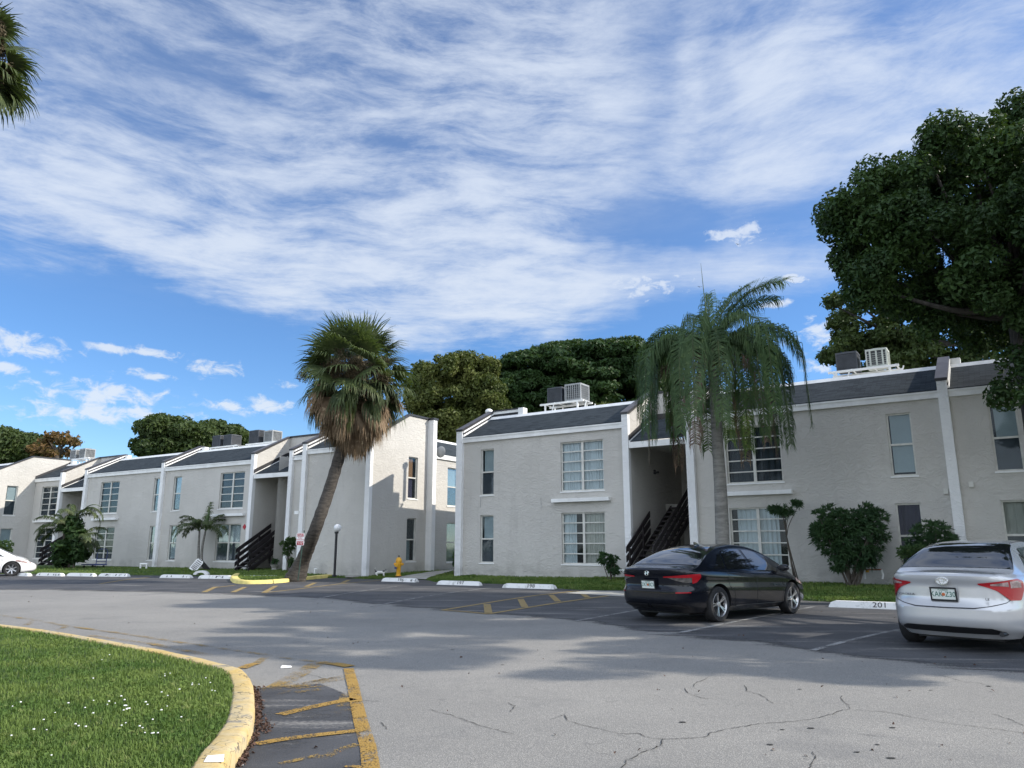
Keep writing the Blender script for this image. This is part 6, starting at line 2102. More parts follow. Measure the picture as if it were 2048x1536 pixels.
# trees across the road behind the viewpoint (mirrored in the car windows)
for k, (x, y, h, w_) in enumerate(((-20, -34, 8, 6), (3, -36, 10, 7), (26, -30, 8.5, 6.5), (42, -12, 9, 7))):
    tree('broadleaf_tree', ['round tree far across the road, mirrored left in the windows', 'tallest tree behind the viewpoint, mirrored in the rear windows of the cars', 'spreading tree behind the silver car side of the road, mirrored in its glass', 'broad tree off to the right beyond the parking row'][k], 'tree',
         (x, y, 0), [(x, y, 0), (x + .3, y, h * .3), (x, y + .2, h * .45)], [.4, .3, .25], [((x, y, h * .62), (w_, 5, h * .36)), ((x + 2.5, y, h * .75), (w_ * .6, 4, h * .25)), ((x - 2.5, y + 1, h * .55), (w_ * .6, 4, h * .25))], 90, (.8, 1.6), 9000, .42, M['leaf_back'], M['bark_dark'], 50 + k, 6)


# ---- shrubs
def whorl_shrub(label, base, main, ntuft, per, llen, lwid, leafm, seed, stems=7, stem_r=.02, name='shrub', cat='shrub', stemm=None, fork=None):
    """shrub of leaf tufts: narrow leaves radiating from each twig end"""
    rg = np.random.default_rng(seed)
    r_ = empty(name, base, 0, label, cat)
    b = np.array(base, float)
    C, Q = clumps([(np.array(c) - b, r) for c, r in main], ntuft, llen * .6, llen * .8, rg, .9, .5)
    cen = np.mean([np.array(c) - b for c, r in main], axis=0)
    n = len(C) * per
    P = np.repeat(C, per, 0)
    out = C - cen; out /= np.linalg.norm(out, axis=1, keepdims=True) + 1e-6
    out = out * .7 + np.array([0, 0, .6])
    D = np.repeat(out, per, 0) + rg.normal(size=(n, 3)) * .75
    D /= np.linalg.norm(D, axis=1, keepdims=True)
    L = llen * rg.uniform(.6, 1.25, n)
    W = np.cross(D, rg.normal(size=(n, 3))); W /= np.linalg.norm(W, axis=1, keepdims=True)
    W *= (lwid * rg.uniform(.7, 1.2, n) / 2)[:, None]
    droop = np.array([0, 0, -1]) * (L * .22)[:, None]
    mid = P + D * (L * .5)[:, None]; tip = P + D * L[:, None] + droop
    V = np.stack([P, mid + W, tip, mid - W], 1).reshape(-1, 3)
    fast_mesh('foliage', V, np.arange(4 * n).reshape(n, 4), leafm, r_)
    m = MB()
    idx = rg.choice(len(C), min(stems, len(C)), replace=False)
    for i in idx:
        t = Vector(C[i]); o = Vector((rg.uniform(-.12, .12), rg.uniform(-.1, .1), -.05))
        f_ = Vector(fork) if fork is not None else o.lerp(t, .45) + Vector((rg.uniform(-.05, .05), 0, .08))
        m.tube(smooth_path([o, f_, t], 4), [stem_r, stem_r * .95, stem_r * .9, stem_r * .85, stem_r * .8, stem_r * .7, stem_r * .6, stem_r * .45, stem_r * .3], 6)
    m.build('stems', stemm or M['bark'], r_)
    return r_


def gz(px, Y, z=None):
    p = at(px, 1150, Y); return (p.x, p.y, lawn_z(p) if z is None else z)


whorl_shrub('big heart-shaped dark green shrub on bare stems against the right building', gz(1705, 23.4), [E(1665, 1045, 23.4, 45, .5, 38), E(1735, 1042, 23.4, 42, .5, 36), E(1700, 1070, 23.4, 78, .7, 48), E(1705, 1108, 23.4, 58, .6, 32), E(1640, 1068, 23.4, 22, .3, 26), E(1675, 1135, 23.4, 14, .2, 8)],
            1000, 17, .17, .036, M['leaf_shrub'], 21, 14, .035)
whorl_shrub('rounded dark shrub behind the roof of the silver car, against the white pillar', gz(1865, 22.0), [E(1862, 1068, 22.0, 42, .5, 30), E(1850, 1100, 22.0, 50, .5, 30), E(1905, 1078, 22.0, 14, .2, 10)], 260, 14, .17, .033, M['leaf_shrub'], 22, 10, .03)
whorl_shrub('pale-leaved low shrub left of the silver car, below the purple curtain', gz(1825, 21.6), [E(1835, 1112, 21.6, 35, .4, 22), E(1812, 1105, 21.6, 18, .3, 12), E(1815, 1150, 21.6, 16, .3, 20)], 130, 12, .15, .045, M['leaf_queen'], 23, 8, .02)
whorl_shrub('leggy shrub with a flat leafy top on thin bare stems, above the black bonnet', gz(1592, 24.6), [E(1562, 1022, 24.6, 26, .3, 12), E(1590, 1008, 24.6, 14, .25, 9), E(1548, 1018, 24.6, 12, .2, 8)], 90, 15, .17, .034, M['leaf_shrub'], 24, 6, .020, fork=(-.2, 0, 1.5))
whorl_shrub('small leafy shrub left of the stair railing of the right building', gz(1222, 28.0), [E(1218, 1120, 28.0, 22, .35, 14), E(1228, 1138, 28.0, 16, .3, 12), E(1205, 1112, 28.0, 10, .2, 8)], 110, 13, .14, .05, M['leaf_shrub'], 25, 8, .018)
whorl_shrub('leafy shrub with flat clipped top between the leaning palm base and the left stairs', gz(578, 38.4), [E(578, 1085, 38.4, 18, .4, 12), E(576, 1100, 38.4, 13, .3, 14), E(583, 1125, 38.4, 7, .2, 12), E(590, 1090, 38.4, 12, .3, 14)], 170, 14, .14, .06, M['leaf_queen'], 26, 8, .02)
whorl_shrub('round green shrub above the bonnet of the white car', gz(6, 41.0), [E(5, 1096, 41.0, 20, .6, 16), E(-15, 1100, 41.0, 22, .6, 20)], 200, 14, .15, .06, M['leaf_queen'], 27, 6, .02)
whorl_shrub('narrow dark shrub squeezed beside the left end pillar of the right building', gz(909, 34.2), [E(911, 1110, 35.2, 6, .3, 10), E(911, 1124, 35.2, 5, .3, 10)], 60, 12, .13, .05, M['leaf_shrub'], 28, 5, .02)
whorl_shrub('little plant growing in the pale stone pot', (at(549, 1137, 39.6).x, 39.6, .45), [E(550, 1124, 39.6, 7, .2, 6)], 26, 9, .16, .04, M['leaf_shrub'], 29, 3, .01, name='potted_plant', cat='plant')


# ---- palms
def pinnate(V, F, origin, az, el, L, nl, ll, droop, rg, hang=.6, wid=.022, twist=0.0):
    """feather frond: curved rachis with drooping leaflets; appends quads to V, F; returns the rachis points"""
    o = np.array(origin, float)
    h = np.array([math.sin(az), math.cos(az), 0.0])
    pts = [o]; n = 16; ang = el
    for i in range(n):
        ang = max(ang - droop * (0.55 + .9 * i / n) / n, -1.52)
        pts.append(pts[-1] + (h * math.cos(ang) + np.array([0, 0, math.sin(ang)])) * L / n)
    pts = np.array(pts)
    side0 = np.array([math.cos(az), -math.sin(az), 0.0])
    for s_ in (1, -1):
        for k in range(int(nl * 1.2)):
            t = .12 + .88 * (k + rg.random() * .8) / int(nl * 1.2)
            if rg.random() < .05: continue
            i = min(int(t * n), n - 1); f = min(1.0, t * n - i)
            p = pts[i] * (1 - f) + pts[i + 1] * f; d = pts[i + 1] - pts[i]; d /= np.linalg.norm(d)
            l = ll * (math.sin(min(1, t * 1.25 + .12) * PI * .62) ** .7) * (1 - .45 * max(0, t - .6) / .4) * rg.uniform(.8, 1.1)
            s1 = side0 * s_ * rg.uniform(.7, 1.1) + d * .75 + np.array([0, 0, rg.uniform(-.1, .45)])
            s1 /= np.linalg.norm(s1)
            a = p + s1 * l * .38
            s2 = s1 * (1 - hang) + np.array([0, 0, -1]) * hang + rg.normal(size=3) * .12; s2 /= np.linalg.norm(s2)
            b = a + s2 * l * .35
            s3 = s1 * (1 - hang) * .4 + np.array([0, 0, -1.0]) * max(hang, .25) * 1.2 + rg.normal(size=3) * .12; s3 /= np.linalg.norm(s3)
            c = b + s3 * l * .30
            w = np.cross(s1, d); w = np.cross(w, s1); w /= np.linalg.norm(w) + 1e-9; w *= wid / 2
            q = len(V)
            V += [p - w * .6, p + w * .6, a - w, a + w, b - w * .8, b + w * .8, c - w * .15, c + w * .15]
            F += [(q, q + 1, q + 3, q + 2), (q + 2, q + 3, q + 5, q + 4), (q + 4, q + 5, q + 7, q + 6)]
    return pts


def fan_leaf(V, F, MI, origin, dirv, pet, rad, nseg, droop, rg, mi, wid=.05, spread=2.5, roll=0.0):
    """costapalmate fan: petiole then a fan of pleated, drooping segments"""
    o = np.array(origin, float); d = np.array(dirv, float); d /= np.linalg.norm(d)
    bend = np.array([0, 0, -1.0]) * droop * .18
    mid = o + d * pet * .5 + bend * pet * .12; end = o + d * pet + bend * pet
    side = np.cross(d, [0, 0, 1]); 
    if np.linalg.norm(side) < .1: side = np.array([1.0, 0, 0])
    side /= np.linalg.norm(side)
    n_ = np.cross(side, d)
    side = side * math.cos(roll) + n_ * math.sin(roll)
    w = side * .02
    q = len(V)
    V += [o - w, o + w, mid - w * .8, mid + w * .8, end - w * .6, end + w * .6]
    F += [(q, q + 1, q + 3, q + 2), (q + 2, q + 3, q + 5, q + 4)]; MI += [mi, mi]
    d2 = (end - mid); d2 /= np.linalg.norm(d2)
    for k in range(nseg):
        a = (k / (nseg - 1) - .5) * spread + rg.uniform(-.03, .03)
        s1 = d2 * math.cos(a) + side * math.sin(a)
        L = rad * (1 - .28 * abs(a) / (spread / 2)) * rg.uniform(.85, 1.1)
        st = end - d2 * .12
        p1 = st + s1 * L * .45 + np.array([0, 0, -1]) * L * droop * .06
        s2 = s1 * (1 - droop * .35) + np.array([0, 0, -1]) * droop * .45 + rg.normal(size=3) * .05; s2 /= np.linalg.norm(s2)
        p2 = p1 + s2 * L * .30
        s3 = s2 * (1 - droop * .6) + np.array([0, 0, -1]) * droop * .95 + rg.normal(size=3) * .10; s3 /= np.linalg.norm(s3)
        p3 = p2 + s3 * L * .30
        ww = np.cross(s1, np.cross(d2, side)); ww /= np.linalg.norm(ww) + 1e-9; ww *= wid / 2
        q = len(V)
        V += [st - ww * .15, st + ww * .15, p1 - ww, p1 + ww, p2 - ww * .6, p2 + ww * .6, p3 - ww * .08, p3 + ww * .08]
        F += [(q, q + 1, q + 3, q + 2), (q + 2, q + 3, q + 5, q + 4), (q + 4, q + 5, q + 7, q + 6)]; MI += [mi] * 3


def sabal(label, base, trunk, radii, heads, green_n, dead_n, seed, scale=1.0, dead_drop=1.6, fan=.95):
    """sabal palm: trunk with rings, skirt of dead fronds, dense head of fans. heads: list of crown centres"""
    rg = np.random.default_rng(seed)
    r_ = empty('sabal_palm', base, 0, label, 'palm tree')
    b = Vector(base)
    tp = smooth_path([Vector(p) - b for p in trunk], 8)
    rad = np.interp(np.linspace(0, 1, len(tp)), np.linspace(0, 1, len(radii)), radii)
    rad = [q * (1 + .035 * math.sin(i * 2.4) + .03 * (i % 2)) for i, q in enumerate(rad)]
    m = MB(); m.tube(tp, rad, 16); m.build('trunk', M['bark_palm'], r_)
    V, F, MI = [], [], []
    Vd, Fd, MId = [], [], []
    for h in heads:
        c = np.array(Vector(h) - b)
        for k in range(green_n):
            az = k * 2.39996 + rg.uniform(-.2, .2)
            t = k / green_n
            el = 1.42 - 1.85 * t ** .9 + rg.uniform(-.12, .12)
            d = np.array([math.sin(az) * math.cos(el), math.cos(az) * math.cos(el), math.sin(el)])
            fan_leaf(V, F, MI, c + d * .12, d, (1.15 - .15 * t) * scale * rg.uniform(.85, 1.12), fan * scale * rg.uniform(.9, 1.12), 30, .22 + .62 * t, rg, 0, .062 * scale, 2.8, rg.uniform(-.8, .8))
        for k in range(dead_n):
            az = k * 2.39996 + rg.uniform(-.3, .3)
            t = k / dead_n
            el = -.1 - 1.2 * t + rg.uniform(-.15, .15)
            d = np.array([math.sin(az) * math.cos(el), math.cos(az) * math.cos(el), math.sin(el)])
            z = -.1 - dead_drop * .55 * t
            fan_leaf(Vd, Fd, MId, c + np.array([0, 0, z]) + d * .1, d, (1.05 - .65 * t) * scale * rg.uniform(.8, 1.1), (fan * 1.0) * scale * rg.uniform(.8, 1.15), 24, 1.45, rg, 0 if (t > .30 or rg.random() < .4) else 1, .05 * scale, 1.6, rg.uniform(-1.2, 1.2))
    fast_mesh('fronds', V, F, M['leaf_sabal'], r_)
    fast_mesh('dead_fronds', Vd, Fd, [M['leaf_dead'], M['leaf_sabal']], r_, mi=MId)
    bt = MB()
    for h in heads:
        c = Vector(h) - b
        bt.lathe([(.05, -.75 * scale), (.26 * scale, -.5 * scale), (.36 * scale, -.1 * scale), (.33 * scale, .25 * scale), (.16 * scale, .55 * scale), (.0, .7 * scale)], 14, tuple(c), caps=False)
    bt.build('leaf_bases', M['fibre'], r_)
    # old flower stalk tangles
    for h in heads:
        c = np.array(Vector(h) - b)
        mats_v, mats_f = [], []
        for k in range(6):
            az = k * 1.05 + .5
            o = c + np.array([math.sin(az) * .72 * scale, math.cos(az) * .72 * scale, .12 * scale])
            Cc = [o + rg.normal(size=3) * .30 * scale for _ in range(10)]
            v_, f_ = leaf_cloud(Cc, [[.22 * scale] * 3] * 10, 2600, .032, shell=0, elong=5, rg=rg)
            mats_f += (f_ + len(mats_v)).tolist(); mats_v += v_.tolist()
        fast_mesh('flower_stalks', mats_v, mats_f, M['fibre'], r_)
    return r_


Yp = 30.6
b0 = at(590, 1155, 31.6)
pb = (b0.x, b0.y, .06)
tr = [pb, tuple(at(607, 1118, 31.4)), tuple(at(632, 1055, 30.3)), tuple(at(660, 975, 30.5)), tuple(at(684, 895, Yp)), tuple(at(700, 840, Yp)), tuple(at(716, 775, Yp))]
sabal('thick leaning sabal palm with a skirt of dead hanging fronds, on the yellow kerbed island', pb, tr, [.44, .28, .245, .235, .23, .235, .21], [at(712, 752, Yp)], 60, 150, 41, 1.36, 2.3, 1.0)

# part of a second palm at the top left corner, nearer
b0 = at(-160, 1180, 12.5)
hd_ = at(-96, 112, 12.5)
sabal('palm whose frond tips hang into the top left corner', (hd_.x - .3, 12.5, 0), [(hd_.x - .3, 12.5, 0), (hd_.x - .2, 12.5, 4.5), tuple(hd_)], [.24, .2, .17], [hd_], 46, 40, 43, .82, 1.2, .85)

# queen palm
Yq = 21.8
base = gz(1446, Yq)
r_ = empty('queen_palm', base, 0, 'tall grey-trunked queen palm with drooping feather fronds behind the black car', 'palm tree')
rg = np.random.default_rng(77)
b = Vector(base)
tp = smooth_path([Vector((0, 0, -.05)), Vector(at(1442, 1000, Yq)) - b, Vector(at(1436, 900, Yq)) - b, Vector(at(1430, 800, Yq)) - b, Vector(at(1424, 738, Yq)) - b], 7)
m = MB(); m.tube(tp, np.interp(np.linspace(0, 1, len(tp)), [0, .1, .3, .75, 1], [.27, .20, .18, .145, .11]).tolist(), 16); m.build('trunk', M['bark_queen'], r_)
cc = Vector(at(1422, 722, Yq)) - b
m = MB(); m.tube([cc + Vector((0, 0, -.5)), cc, cc + Vector((0, 0, .6)), cc + Vector((-.02, 0, 1.4))], [.11, .12, .06, .02], 10); m.build('crown_shaft', M['fibre'], r_)
V, F = [], []; Vb, Fb = [], []
rach = MB()


def frond(az, el, L, nl, ll, droop, hang, brown=False, wid=.024, o=None):
    A, B_ = (Vb, Fb) if brown else (V, F)
    pts = pinnate(A, B_, tuple(o if o is not None else cc), az, el, L, nl, ll, droop, rg, hang, wid)
    rach.tube([Vector(p) for p in pts[::2]], np.linspace(.032, .006, len(pts[::2])).tolist(), 5)


frond(R(82), 1.36, 3.9, 160, .95, 1.25, .34); frond(R(66), 1.44, 3.3, 140, .85, 1.0, .34); frond(R(100), 1.40, 3.0, 130, .85, 1.5, .4)
frond(R(20), 1.52, 2.4, 90, .60, .45, .45)
frond(R(-70), 1.38, 2.6, 110, .72, 2.4, .5); frond(R(-50), 1.30, 2.8, 110, .72, 3.0, .5)
frond(R(-96), 1.15, 2.7, 110, .80, 3.0, .6); frond(R(-80), .92, 2.6, 110, .85, 2.8, .65)
frond(R(92), 1.12, 3.5, 120, .85, 2.5, .6); frond(R(78), .88, 3.3, 120, .90, 2.5, .65)
frond(R(104), .72, 3.2, 120, .95, 2.6, .7)
for k in range(5):
    frond(R(k * 72 + 12), 1.0 + .25 * math.sin(k * 2.1), 2.9 + .5 * rg.random(), 110, .85, 4.0 + .4 * rg.random(), .75)
for k in range(8):
    frond(R(k * 45 + 25), 1.0 + .3 * rg.random(), 4.6 + 1.0 * rg.random(), 160, .90, 4.9, .85)
for k in range(10):
    frond(R(k * 36 + 8), 1.15 + .2 * rg.random(), 4.3 + 1.0 * rg.random(), 150, .80, 6.5, .8)
for k in range(6):
    frond(R(k * 62 + 150), .25 + .3 * rg.random(), 3.9 + .9 * rg.random(), 100, .75, 4.0, .9, True, .022)
rach.build('frond_stems', M['leaf_sabal'], r_)
sp = MB(); t_ = cc + Vector((-.04, 0, 1.2)); sp.tube([t_, t_ + Vector((-.06, 0, 1.0)), t_ + Vector((-.10, 0, 1.9))], [.02, .012, .004], 6); sp.build('spear_leaf', M['leaf_queen'], r_)
fast_mesh('fronds', V, F, M['leaf_queen'], r_)
fast_mesh('dead_fronds', Vb, Fb, M['leaf_brown'], r_)

# young twin palm
Yt = 41.6
base = gz(397, Yt)
r_ = empty('twin_palm', base, 0, 'young palm with two thin pale trunks before the narrow window, left of the big window', 'palm tree')
b = Vector(base); V, F = [], []; rach = MB()
c1 = Vector(at(399, 1062, Yt)) - b; c2 = Vector(at(411, 1062, Yt)) - b
for nm_, pts in (('trunk', [(0, 0, -.1), tuple(Vector(at(397, 1100, Yt)) - b), tuple(c1)]), ('trunk', [(.15, 0, -.1), tuple(Vector(at(404, 1100, Yt)) - b), tuple(c2)])):
    m = MB(); m.tube(smooth_path([Vector(p) for p in pts], 5), np.linspace(.085, .05, 11).tolist(), 10); m.build(nm_, M['bark_queen'], r_)
for cc_, azs in ((c1, [(-90, .9, 1.9, 2.4), (-70, 1.2, 1.7, 2.0), (-110, .5, 1.7, 2.2), (-30, 1.1, 1.5, 1.7), (-150, .9, 1.6, 2.2), (-85, 1.35, 1.6, 1.8), (20, .8, 1.3, 1.8), (170, 1.2, 1.4, 1.8), (-60, .7, 1.5, 2.1)]),
                 (c2, [(90, .9, 1.6, 2.4), (60, 1.25, 1.3, 1.6), (10, 1.5, 1.6, .3), (120, .7, 1.5, 2.2), (-20, 1.3, 1.3, 1.2), (150, 1.1, 1.4, 1.9), (75, 1.3, 1.3, 1.1), (-120, 1.0, 1.2, 1.6)])):
    for a_, e_, L_, d_ in azs:
        pts = pinnate(V, F, tuple(cc_), R(a_), e_, L_, 46, .42, d_, rg, .45, .03)
        rach.tube([Vector(p) for p in pts[::2]], np.linspace(.018, .004, len(pts[::2])).tolist(), 5)
rach.build('frond_stems', M['leaf_queen'], r_)
sp = MB(); sp.tube([c2, c2 + Vector((.02, 0, .55)), c2 + Vector((.16, 0, 1.25))], [.03, .09, .01], 8); sp.build('spear_leaf', M['leaf_queen'], r_)
fast_mesh('fronds', V, F, M['leaf_sabal'], r_)

# big leafy clump: arching palms with a broad-leaved centre, by the far left stairs
Yk = 43.6
base = gz(140, Yk)
r_ = empty('palm_clump', base, 0, 'large tangled clump of arching palm fronds and broad leaves hiding the far left stair recess', 'palm')
b = Vector(base); V, F = [], []; rach = MB()
for (px, py), lst in {(128, 1062): [(-80, .95, 1.9, 2.2), (-60, 1.3, 1.8, 1.6), (-100, .5, 1.8, 2.0), (-130, .8, 1.7, 2.0), (-20, 1.2, 1.8, 1.5), (170, 1.1, 1.6, 1.8), (-90, .2, 1.5, 1.6), (-110, 1.25, 1.9, 1.9)],
                      (158, 1080): [(88, .9, 1.6, 2.0), (95, .45, 1.5, 1.8), (60, 1.2, 1.7, 1.8), (110, .2, 1.4, 1.6), (80, .1, 1.3, 1.3), (130, .8, 1.5, 1.9), (100, -.1, 1.2, 1.2)],
                      (145, 1045): [(80, 1.35, 2.4, 3.0), (70, 1.15, 2.2, 3.2), (100, 1.3, 2.0, 2.6), (-40, 1.35, 1.9, 1.6), (180, 1.2, 1.8, 2.0)]}.items():
    c_ = Vector(at(px, py, Yk)) - b
    m = MB(); m.tube([Vector((c_.x * .5, 0, -.1)), c_], [.07, .05], 8); m.build('trunk', M['bark'], r_)
    for a_, e_, L_, d_ in lst:
        pts = pinnate(V, F, tuple(c_), R(a_), e_, L_, 50, .45, d_, rg, .5, .035)
        rach.tube([Vector(p) for p in pts[::2]], np.linspace(.022, .005, len(pts[::2])).tolist(), 5)
fast_mesh('fronds', V, F, M['leaf_sabal'], r_)
rach.build('frond_stems', M['leaf_queen'], r_)
mainc = [E(145, 1060, Yk, 24, .7, 34), E(140, 1100, Yk, 34, .9, 28), E(128, 1118, Yk, 26, .7, 16), E(165, 1108, Yk, 14, .5, 20)]
C_, Q_ = clumps([(np.array(c) - np.array(base), r) for c, r in mainc], 80, .2, .4, rg, .9, .4)
v_, f_ = leaf_cloud(C_, Q_, 4200, .17, shell=.2, elong=2.6, rg=rg); fast_mesh('foliage', v_, f_, M['leaf_back'], r_)
# long arching broad leaves
m = MB()
for a_, c_, L_, w_ in ((80, (150, 1050), 2.3, .26), (75, (160, 1040), 2.0, .22), (60, (140, 1050), 2.0, .24)):
    o = Vector(at(c_[0], c_[1], Yk - .3)) - b; h = Vector((math.sin(R(a_)), math.cos(R(a_)), 0)); pts = [o]; ang = 1.45
    for i in range(14):
        ang -= .26 if i > 3 else .04; pts.append(pts[-1] + (h * math.cos(ang) + Vector((0, 0, math.sin(ang)))) * L_ / 14)
    vs = []
    for i, p in enumerate(pts):
        w = w_ * math.sin(PI * (i + .4) / (len(pts) - .2)) * .5; n = Vector((-h.y, h.x, 0))
        vs += [p - n * w + Vector((0, 0, -w * .3)), p + Vector((0, 0, w * .1)), p + n * w + Vector((0, 0, -w * .3))]
    m.add(vs, [(i * 3 + j, i * 3 + j + 1, i * 3 + j + 4, i * 3 + j + 3) for i in range(len(pts) - 1) for j in (0, 1)], True)
m.build('broad_leaves', M['leaf_sabal'], r_, fix=False)

# little fan palm tip peeping over the right ridge
Yz = 46.0
h_ = at(1208, 815, Yz); V, F, MI = [], [], []
rg = np.random.default_rng(5)
r_ = empty('fan_palm', (h_.x, h_.y, .2), 0, 'small pale green fan palm top peeping over the right roof ridge', 'palm tree')
c_ = np.array([0, 0, h_.z - .2 - .6])
for k in range(12):
    az_ = k * .55; el = 1.3 - .05 * k
    fan_leaf(V, F, MI, c_, [math.sin(az_) * math.cos(el), math.cos(az_) * math.cos(el), math.sin(el)], .5, .8, 16, .3, rg, 0, .06, 1.8, rg.uniform(-1, 1))
fast_mesh('fronds', V, F, M['leaf_yellow'], r_)
m = MB(); m.tube([(0, 0, 0), (0, 0, c_[2])], .15, 8); m.build('trunk', M['bark'], r_)


# ------------------------------------------------------------------ grass blades, clover flowers, leaf litter
def blades(name, P, hgt, wid, mat, seed, zf=None):
    rg = np.random.default_rng(seed); n = len(P)
    az = rg.uniform(0, 2 * PI, n); lean = rg.uniform(.15, .95, n)
    d = np.stack([np.sin(az), np.cos(az), np.zeros(n)], 1)
    w = np.stack([np.cos(az), -np.sin(az), np.zeros(n)], 1) * (wid * rg.uniform(.6, 1.2, n) / 2)[:, None]
    h = hgt * rg.uniform(.5, 1.3, n)
    m1 = P + d * (lean * h * .25)[:, None] + np.array([0, 0, 1]) * (h * .6)[:, None]
    tp_ = P + d * (lean * h * .9)[:, None] + np.array([0, 0, 1]) * (h * (1 - .35 * lean))[:, None]
    V = np.stack([P - w, P + w, m1 + w * .8, tp_, m1 - w * .8], 1).reshape(-1, 3)
    b_ = np.arange(n)[:, None] * 5
    F = np.concatenate([b_ + np.array([[0, 1, 2, 4]]), b_ + np.array([[4, 2, 3, 3]])], 0)
    # second face is a triangle: use separate meshes of quads and a degenerate-free tri list
    me = bpy.data.meshes.new(name)
    me.vertices.add(len(V)); me.vertices.foreach_set('co', V.astype(np.float32).ravel())
    q = (b_ + np.array([[0, 1, 2, 4]])); t = (b_ + np.array([[4, 2, 3]]))
    loops = np.concatenate([q.ravel(), t.ravel()]).astype(np.int32)
    me.loops.add(len(loops)); me.loops.foreach_set('vertex_index', loops)
    me.polygons.add(2 * n)
    me.polygons.foreach_set('loop_start', np.concatenate([np.arange(n) * 4, n * 4 + np.arange(n) * 3]).astype(np.int32))
    me.update(calc_edges=True)
    o = link_mesh(name, me, mat)
    return tag(o, kind='stuff')


def in_poly(P, poly):
    x, y = P[:, 0], P[:, 1]; c = np.zeros(len(P), bool); n = len(poly)
    for i in range(n):
        x0, y0 = poly[i]; x1, y1 = poly[(i + 1) % n]
        k = ((y0 > y) != (y1 > y)) & (x < (x1 - x0) * (y - y0) / (y1 - y0 + 1e-12) + x0)
        c ^= k
    return c


rg = np.random.default_rng(3)
ipoly = [(p.x, p.y) for p in inner if p.y > 2.2] + [(-7, 2.0), (-16, 14)]
# near island: pick by picture coverage so density follows the distance
N = 1500000
cand = np.stack([rg.uniform(-13, .3, N), rg.uniform(3.0, 15.0, N), np.full(N, .10)], 1)
dist = np.hypot(cand[:, 0], cand[:, 1])
keep = rg.random(N) < np.clip((4.2 / dist) ** 1.6, 0, 1)
# only what the picture can show
sx = cand[:, 0] / cand[:, 1]
keep &= (sx > -.80) & (sx < .0)
cand = cand[keep]
cand = cand[in_poly(cand, ipoly)][:230000]
patch = np.sin(cand[:, 0] * 2.1 + np.sin(cand[:, 1] * 1.7)) + np.sin(cand[:, 1] * 2.9 + cand[:, 0])
bo_ = blades('grass', cand, .052, .0075, M['grass'], 9)
tag(bo_, 'thick green grass of the near island inside the worn yellow kerb', 'grass')
print('grass near', len(cand))
# broad low weeds and white clover flowers
wn = 16000
P = cand[rg.choice(len(cand), wn, replace=False)] + np.array([0, 0, .02])
clus = (np.sin(P[:, 0] * 3.3) * np.sin(P[:, 1] * 2.7 + 1) > .0); P = P[clus]
v_, f_ = leaf_cloud(P, np.full((len(P), 3), .02), len(P), .028, up=1.5, elong=1.1, rg=rg)
tag(fast_mesh('weeds', v_, f_, M['grass']), 'low clover leaves between the grass blades of the near island', 'weeds', kind='stuff')
fl = []
for cx_, cy_, n_f, sp_ in ((240, 1408, 22, 34), (150, 1415, 8, 40), (30, 1410, 4, 25), (210, 1440, 10, 60), (330, 1385, 8, 40), (390, 1360, 10, 22), (280, 1450, 7, 40), (310, 1465, 5, 10), (90, 1470, 4, 50), (215, 1312, 3, 14), (340, 1345, 5, 14), (60, 1450, 4, 40), (110, 1510, 2, 20), (300, 1420, 8, 60), (430, 1380, 4, 10), (180, 1380, 6, 60)):
    for _ in range((n_f + 1) // 2):
        p = gp(cx_ + rg.normal() * sp_ * .7, cy_ + rg.normal() * sp_ * .22, .145)
        if in_poly(np.array([[p.x, p.y, 0]]), ipoly)[0]: fl.append(p)
mb = MB()
for p in fl:
    r_ = rg.uniform(.006, .010)
    mb.lathe([(.0, -r_ * .6), (r_, -r_ * .2), (r_ * .8, r_ * .4), (.0, r_ * .6)], 6, tuple(p), caps=False)
tag(mb.build('clover_flowers', M['white']), 'small white clover flowers dotted over the near grass island', 'flowers', kind='stuff')

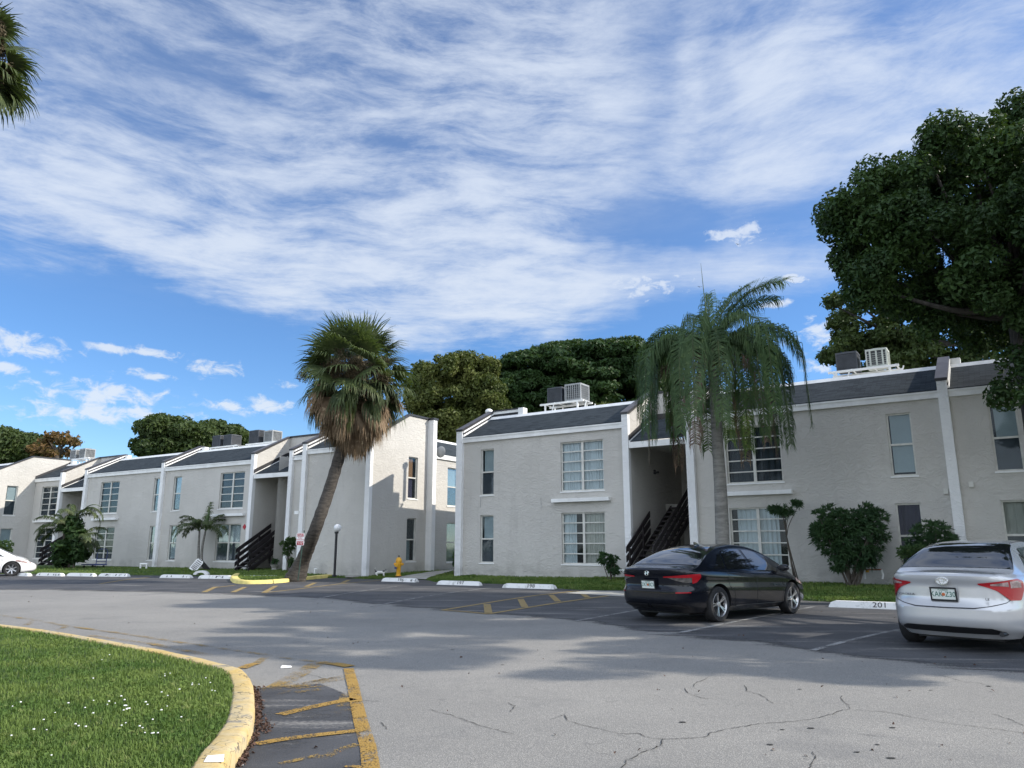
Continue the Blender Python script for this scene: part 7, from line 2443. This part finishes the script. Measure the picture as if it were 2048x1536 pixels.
# strips of lawn before the buildings
pts = []
tot = 130000
ei = rg.integers(0, len(edge) - 1, tot); et = rg.random(tot); dd = rg.random(tot) ** 1.3 * 5.0
V_l = np.array(lawn_v).reshape(rows, K_, 3)
E0 = V_l[ei]; E1 = V_l[ei + 1]
L_ = E0 * (1 - et)[:, None, None] + E1 * et[:, None, None]
dk = np.array([p[0] for p in PROF]); kk = np.clip(np.searchsorted(dk, dd) - 1, 0, K_ - 2); ff = (dd - dk[kk]) / (dk[kk + 1] - dk[kk])
P = L_[np.arange(tot), kk] * (1 - ff)[:, None] + L_[np.arange(tot), kk + 1] * ff[:, None]
wsel = rg.random(tot) < np.clip(26 / P[:, 1], .45, 1); P = P[wsel]
ppoly = [(p.x, p.y) for p in pth]
P = P[~in_poly(P, ppoly)]
tag(blades('grass', P, .075, .022, M['grass'], 10), 'grass of the long lawn strip in front of both buildings', 'grass')
i2 = [(p.x, p.y) for p in inn2] + [(inn2[-1].x + 1, inn2[-1].y + 2.5), (inn2[0].x - 1, inn2[0].y + 2.5)]
xs = [p[0] for p in i2]; ys = [p[1] for p in i2]
P = np.stack([rg.uniform(min(xs), max(xs), 14000), rg.uniform(min(ys), max(ys), 14000), np.full(14000, .125)], 1); P = P[in_poly(P, i2)]
tag(blades('grass', P, .07, .022, M['grass'], 12), 'grass on the small island round the leaning palm', 'grass')

# dead leaves in the gutter
C_ = []
for k in range(900):
    t = rg.random(); x = np.interp(t, [0, .3, .6, 1], [506, 510, 512, 474]); y = np.interp(t, [0, .3, .6, 1], [1372, 1410, 1452, 1530])
    x += abs(rg.normal()) * (7 + 12 * math.exp(-((y - 1455) / 14) ** 2)); p = gp(x, y, .008 + rg.random() * .015); C_.append((p.x, p.y, p.z))
v_, f_ = leaf_cloud(C_, np.full((len(C_), 3), .006), 850, .022, up=2, elong=1.6, rg=rg)
tag(fast_mesh('leaf_litter', v_, f_, M['debris']), 'brown dead leaves gathered in the gutter of the near kerb', 'leaf litter', kind='stuff')
C_ = []
for k in range(260):
    p = gp(rg.uniform(-50, 2100), 1190 + rg.random() ** 2 * 330, .008); C_.append((p.x, p.y, p.z))
v_, f_ = leaf_cloud(C_, np.full((len(C_), 3), .01), 220, .022, up=2, elong=1.5, rg=rg)
tag(fast_mesh('leaf_litter', v_, f_, M['debris']), 'stray dead leaves scattered thinly over the road', 'leaf litter', kind='stuff')
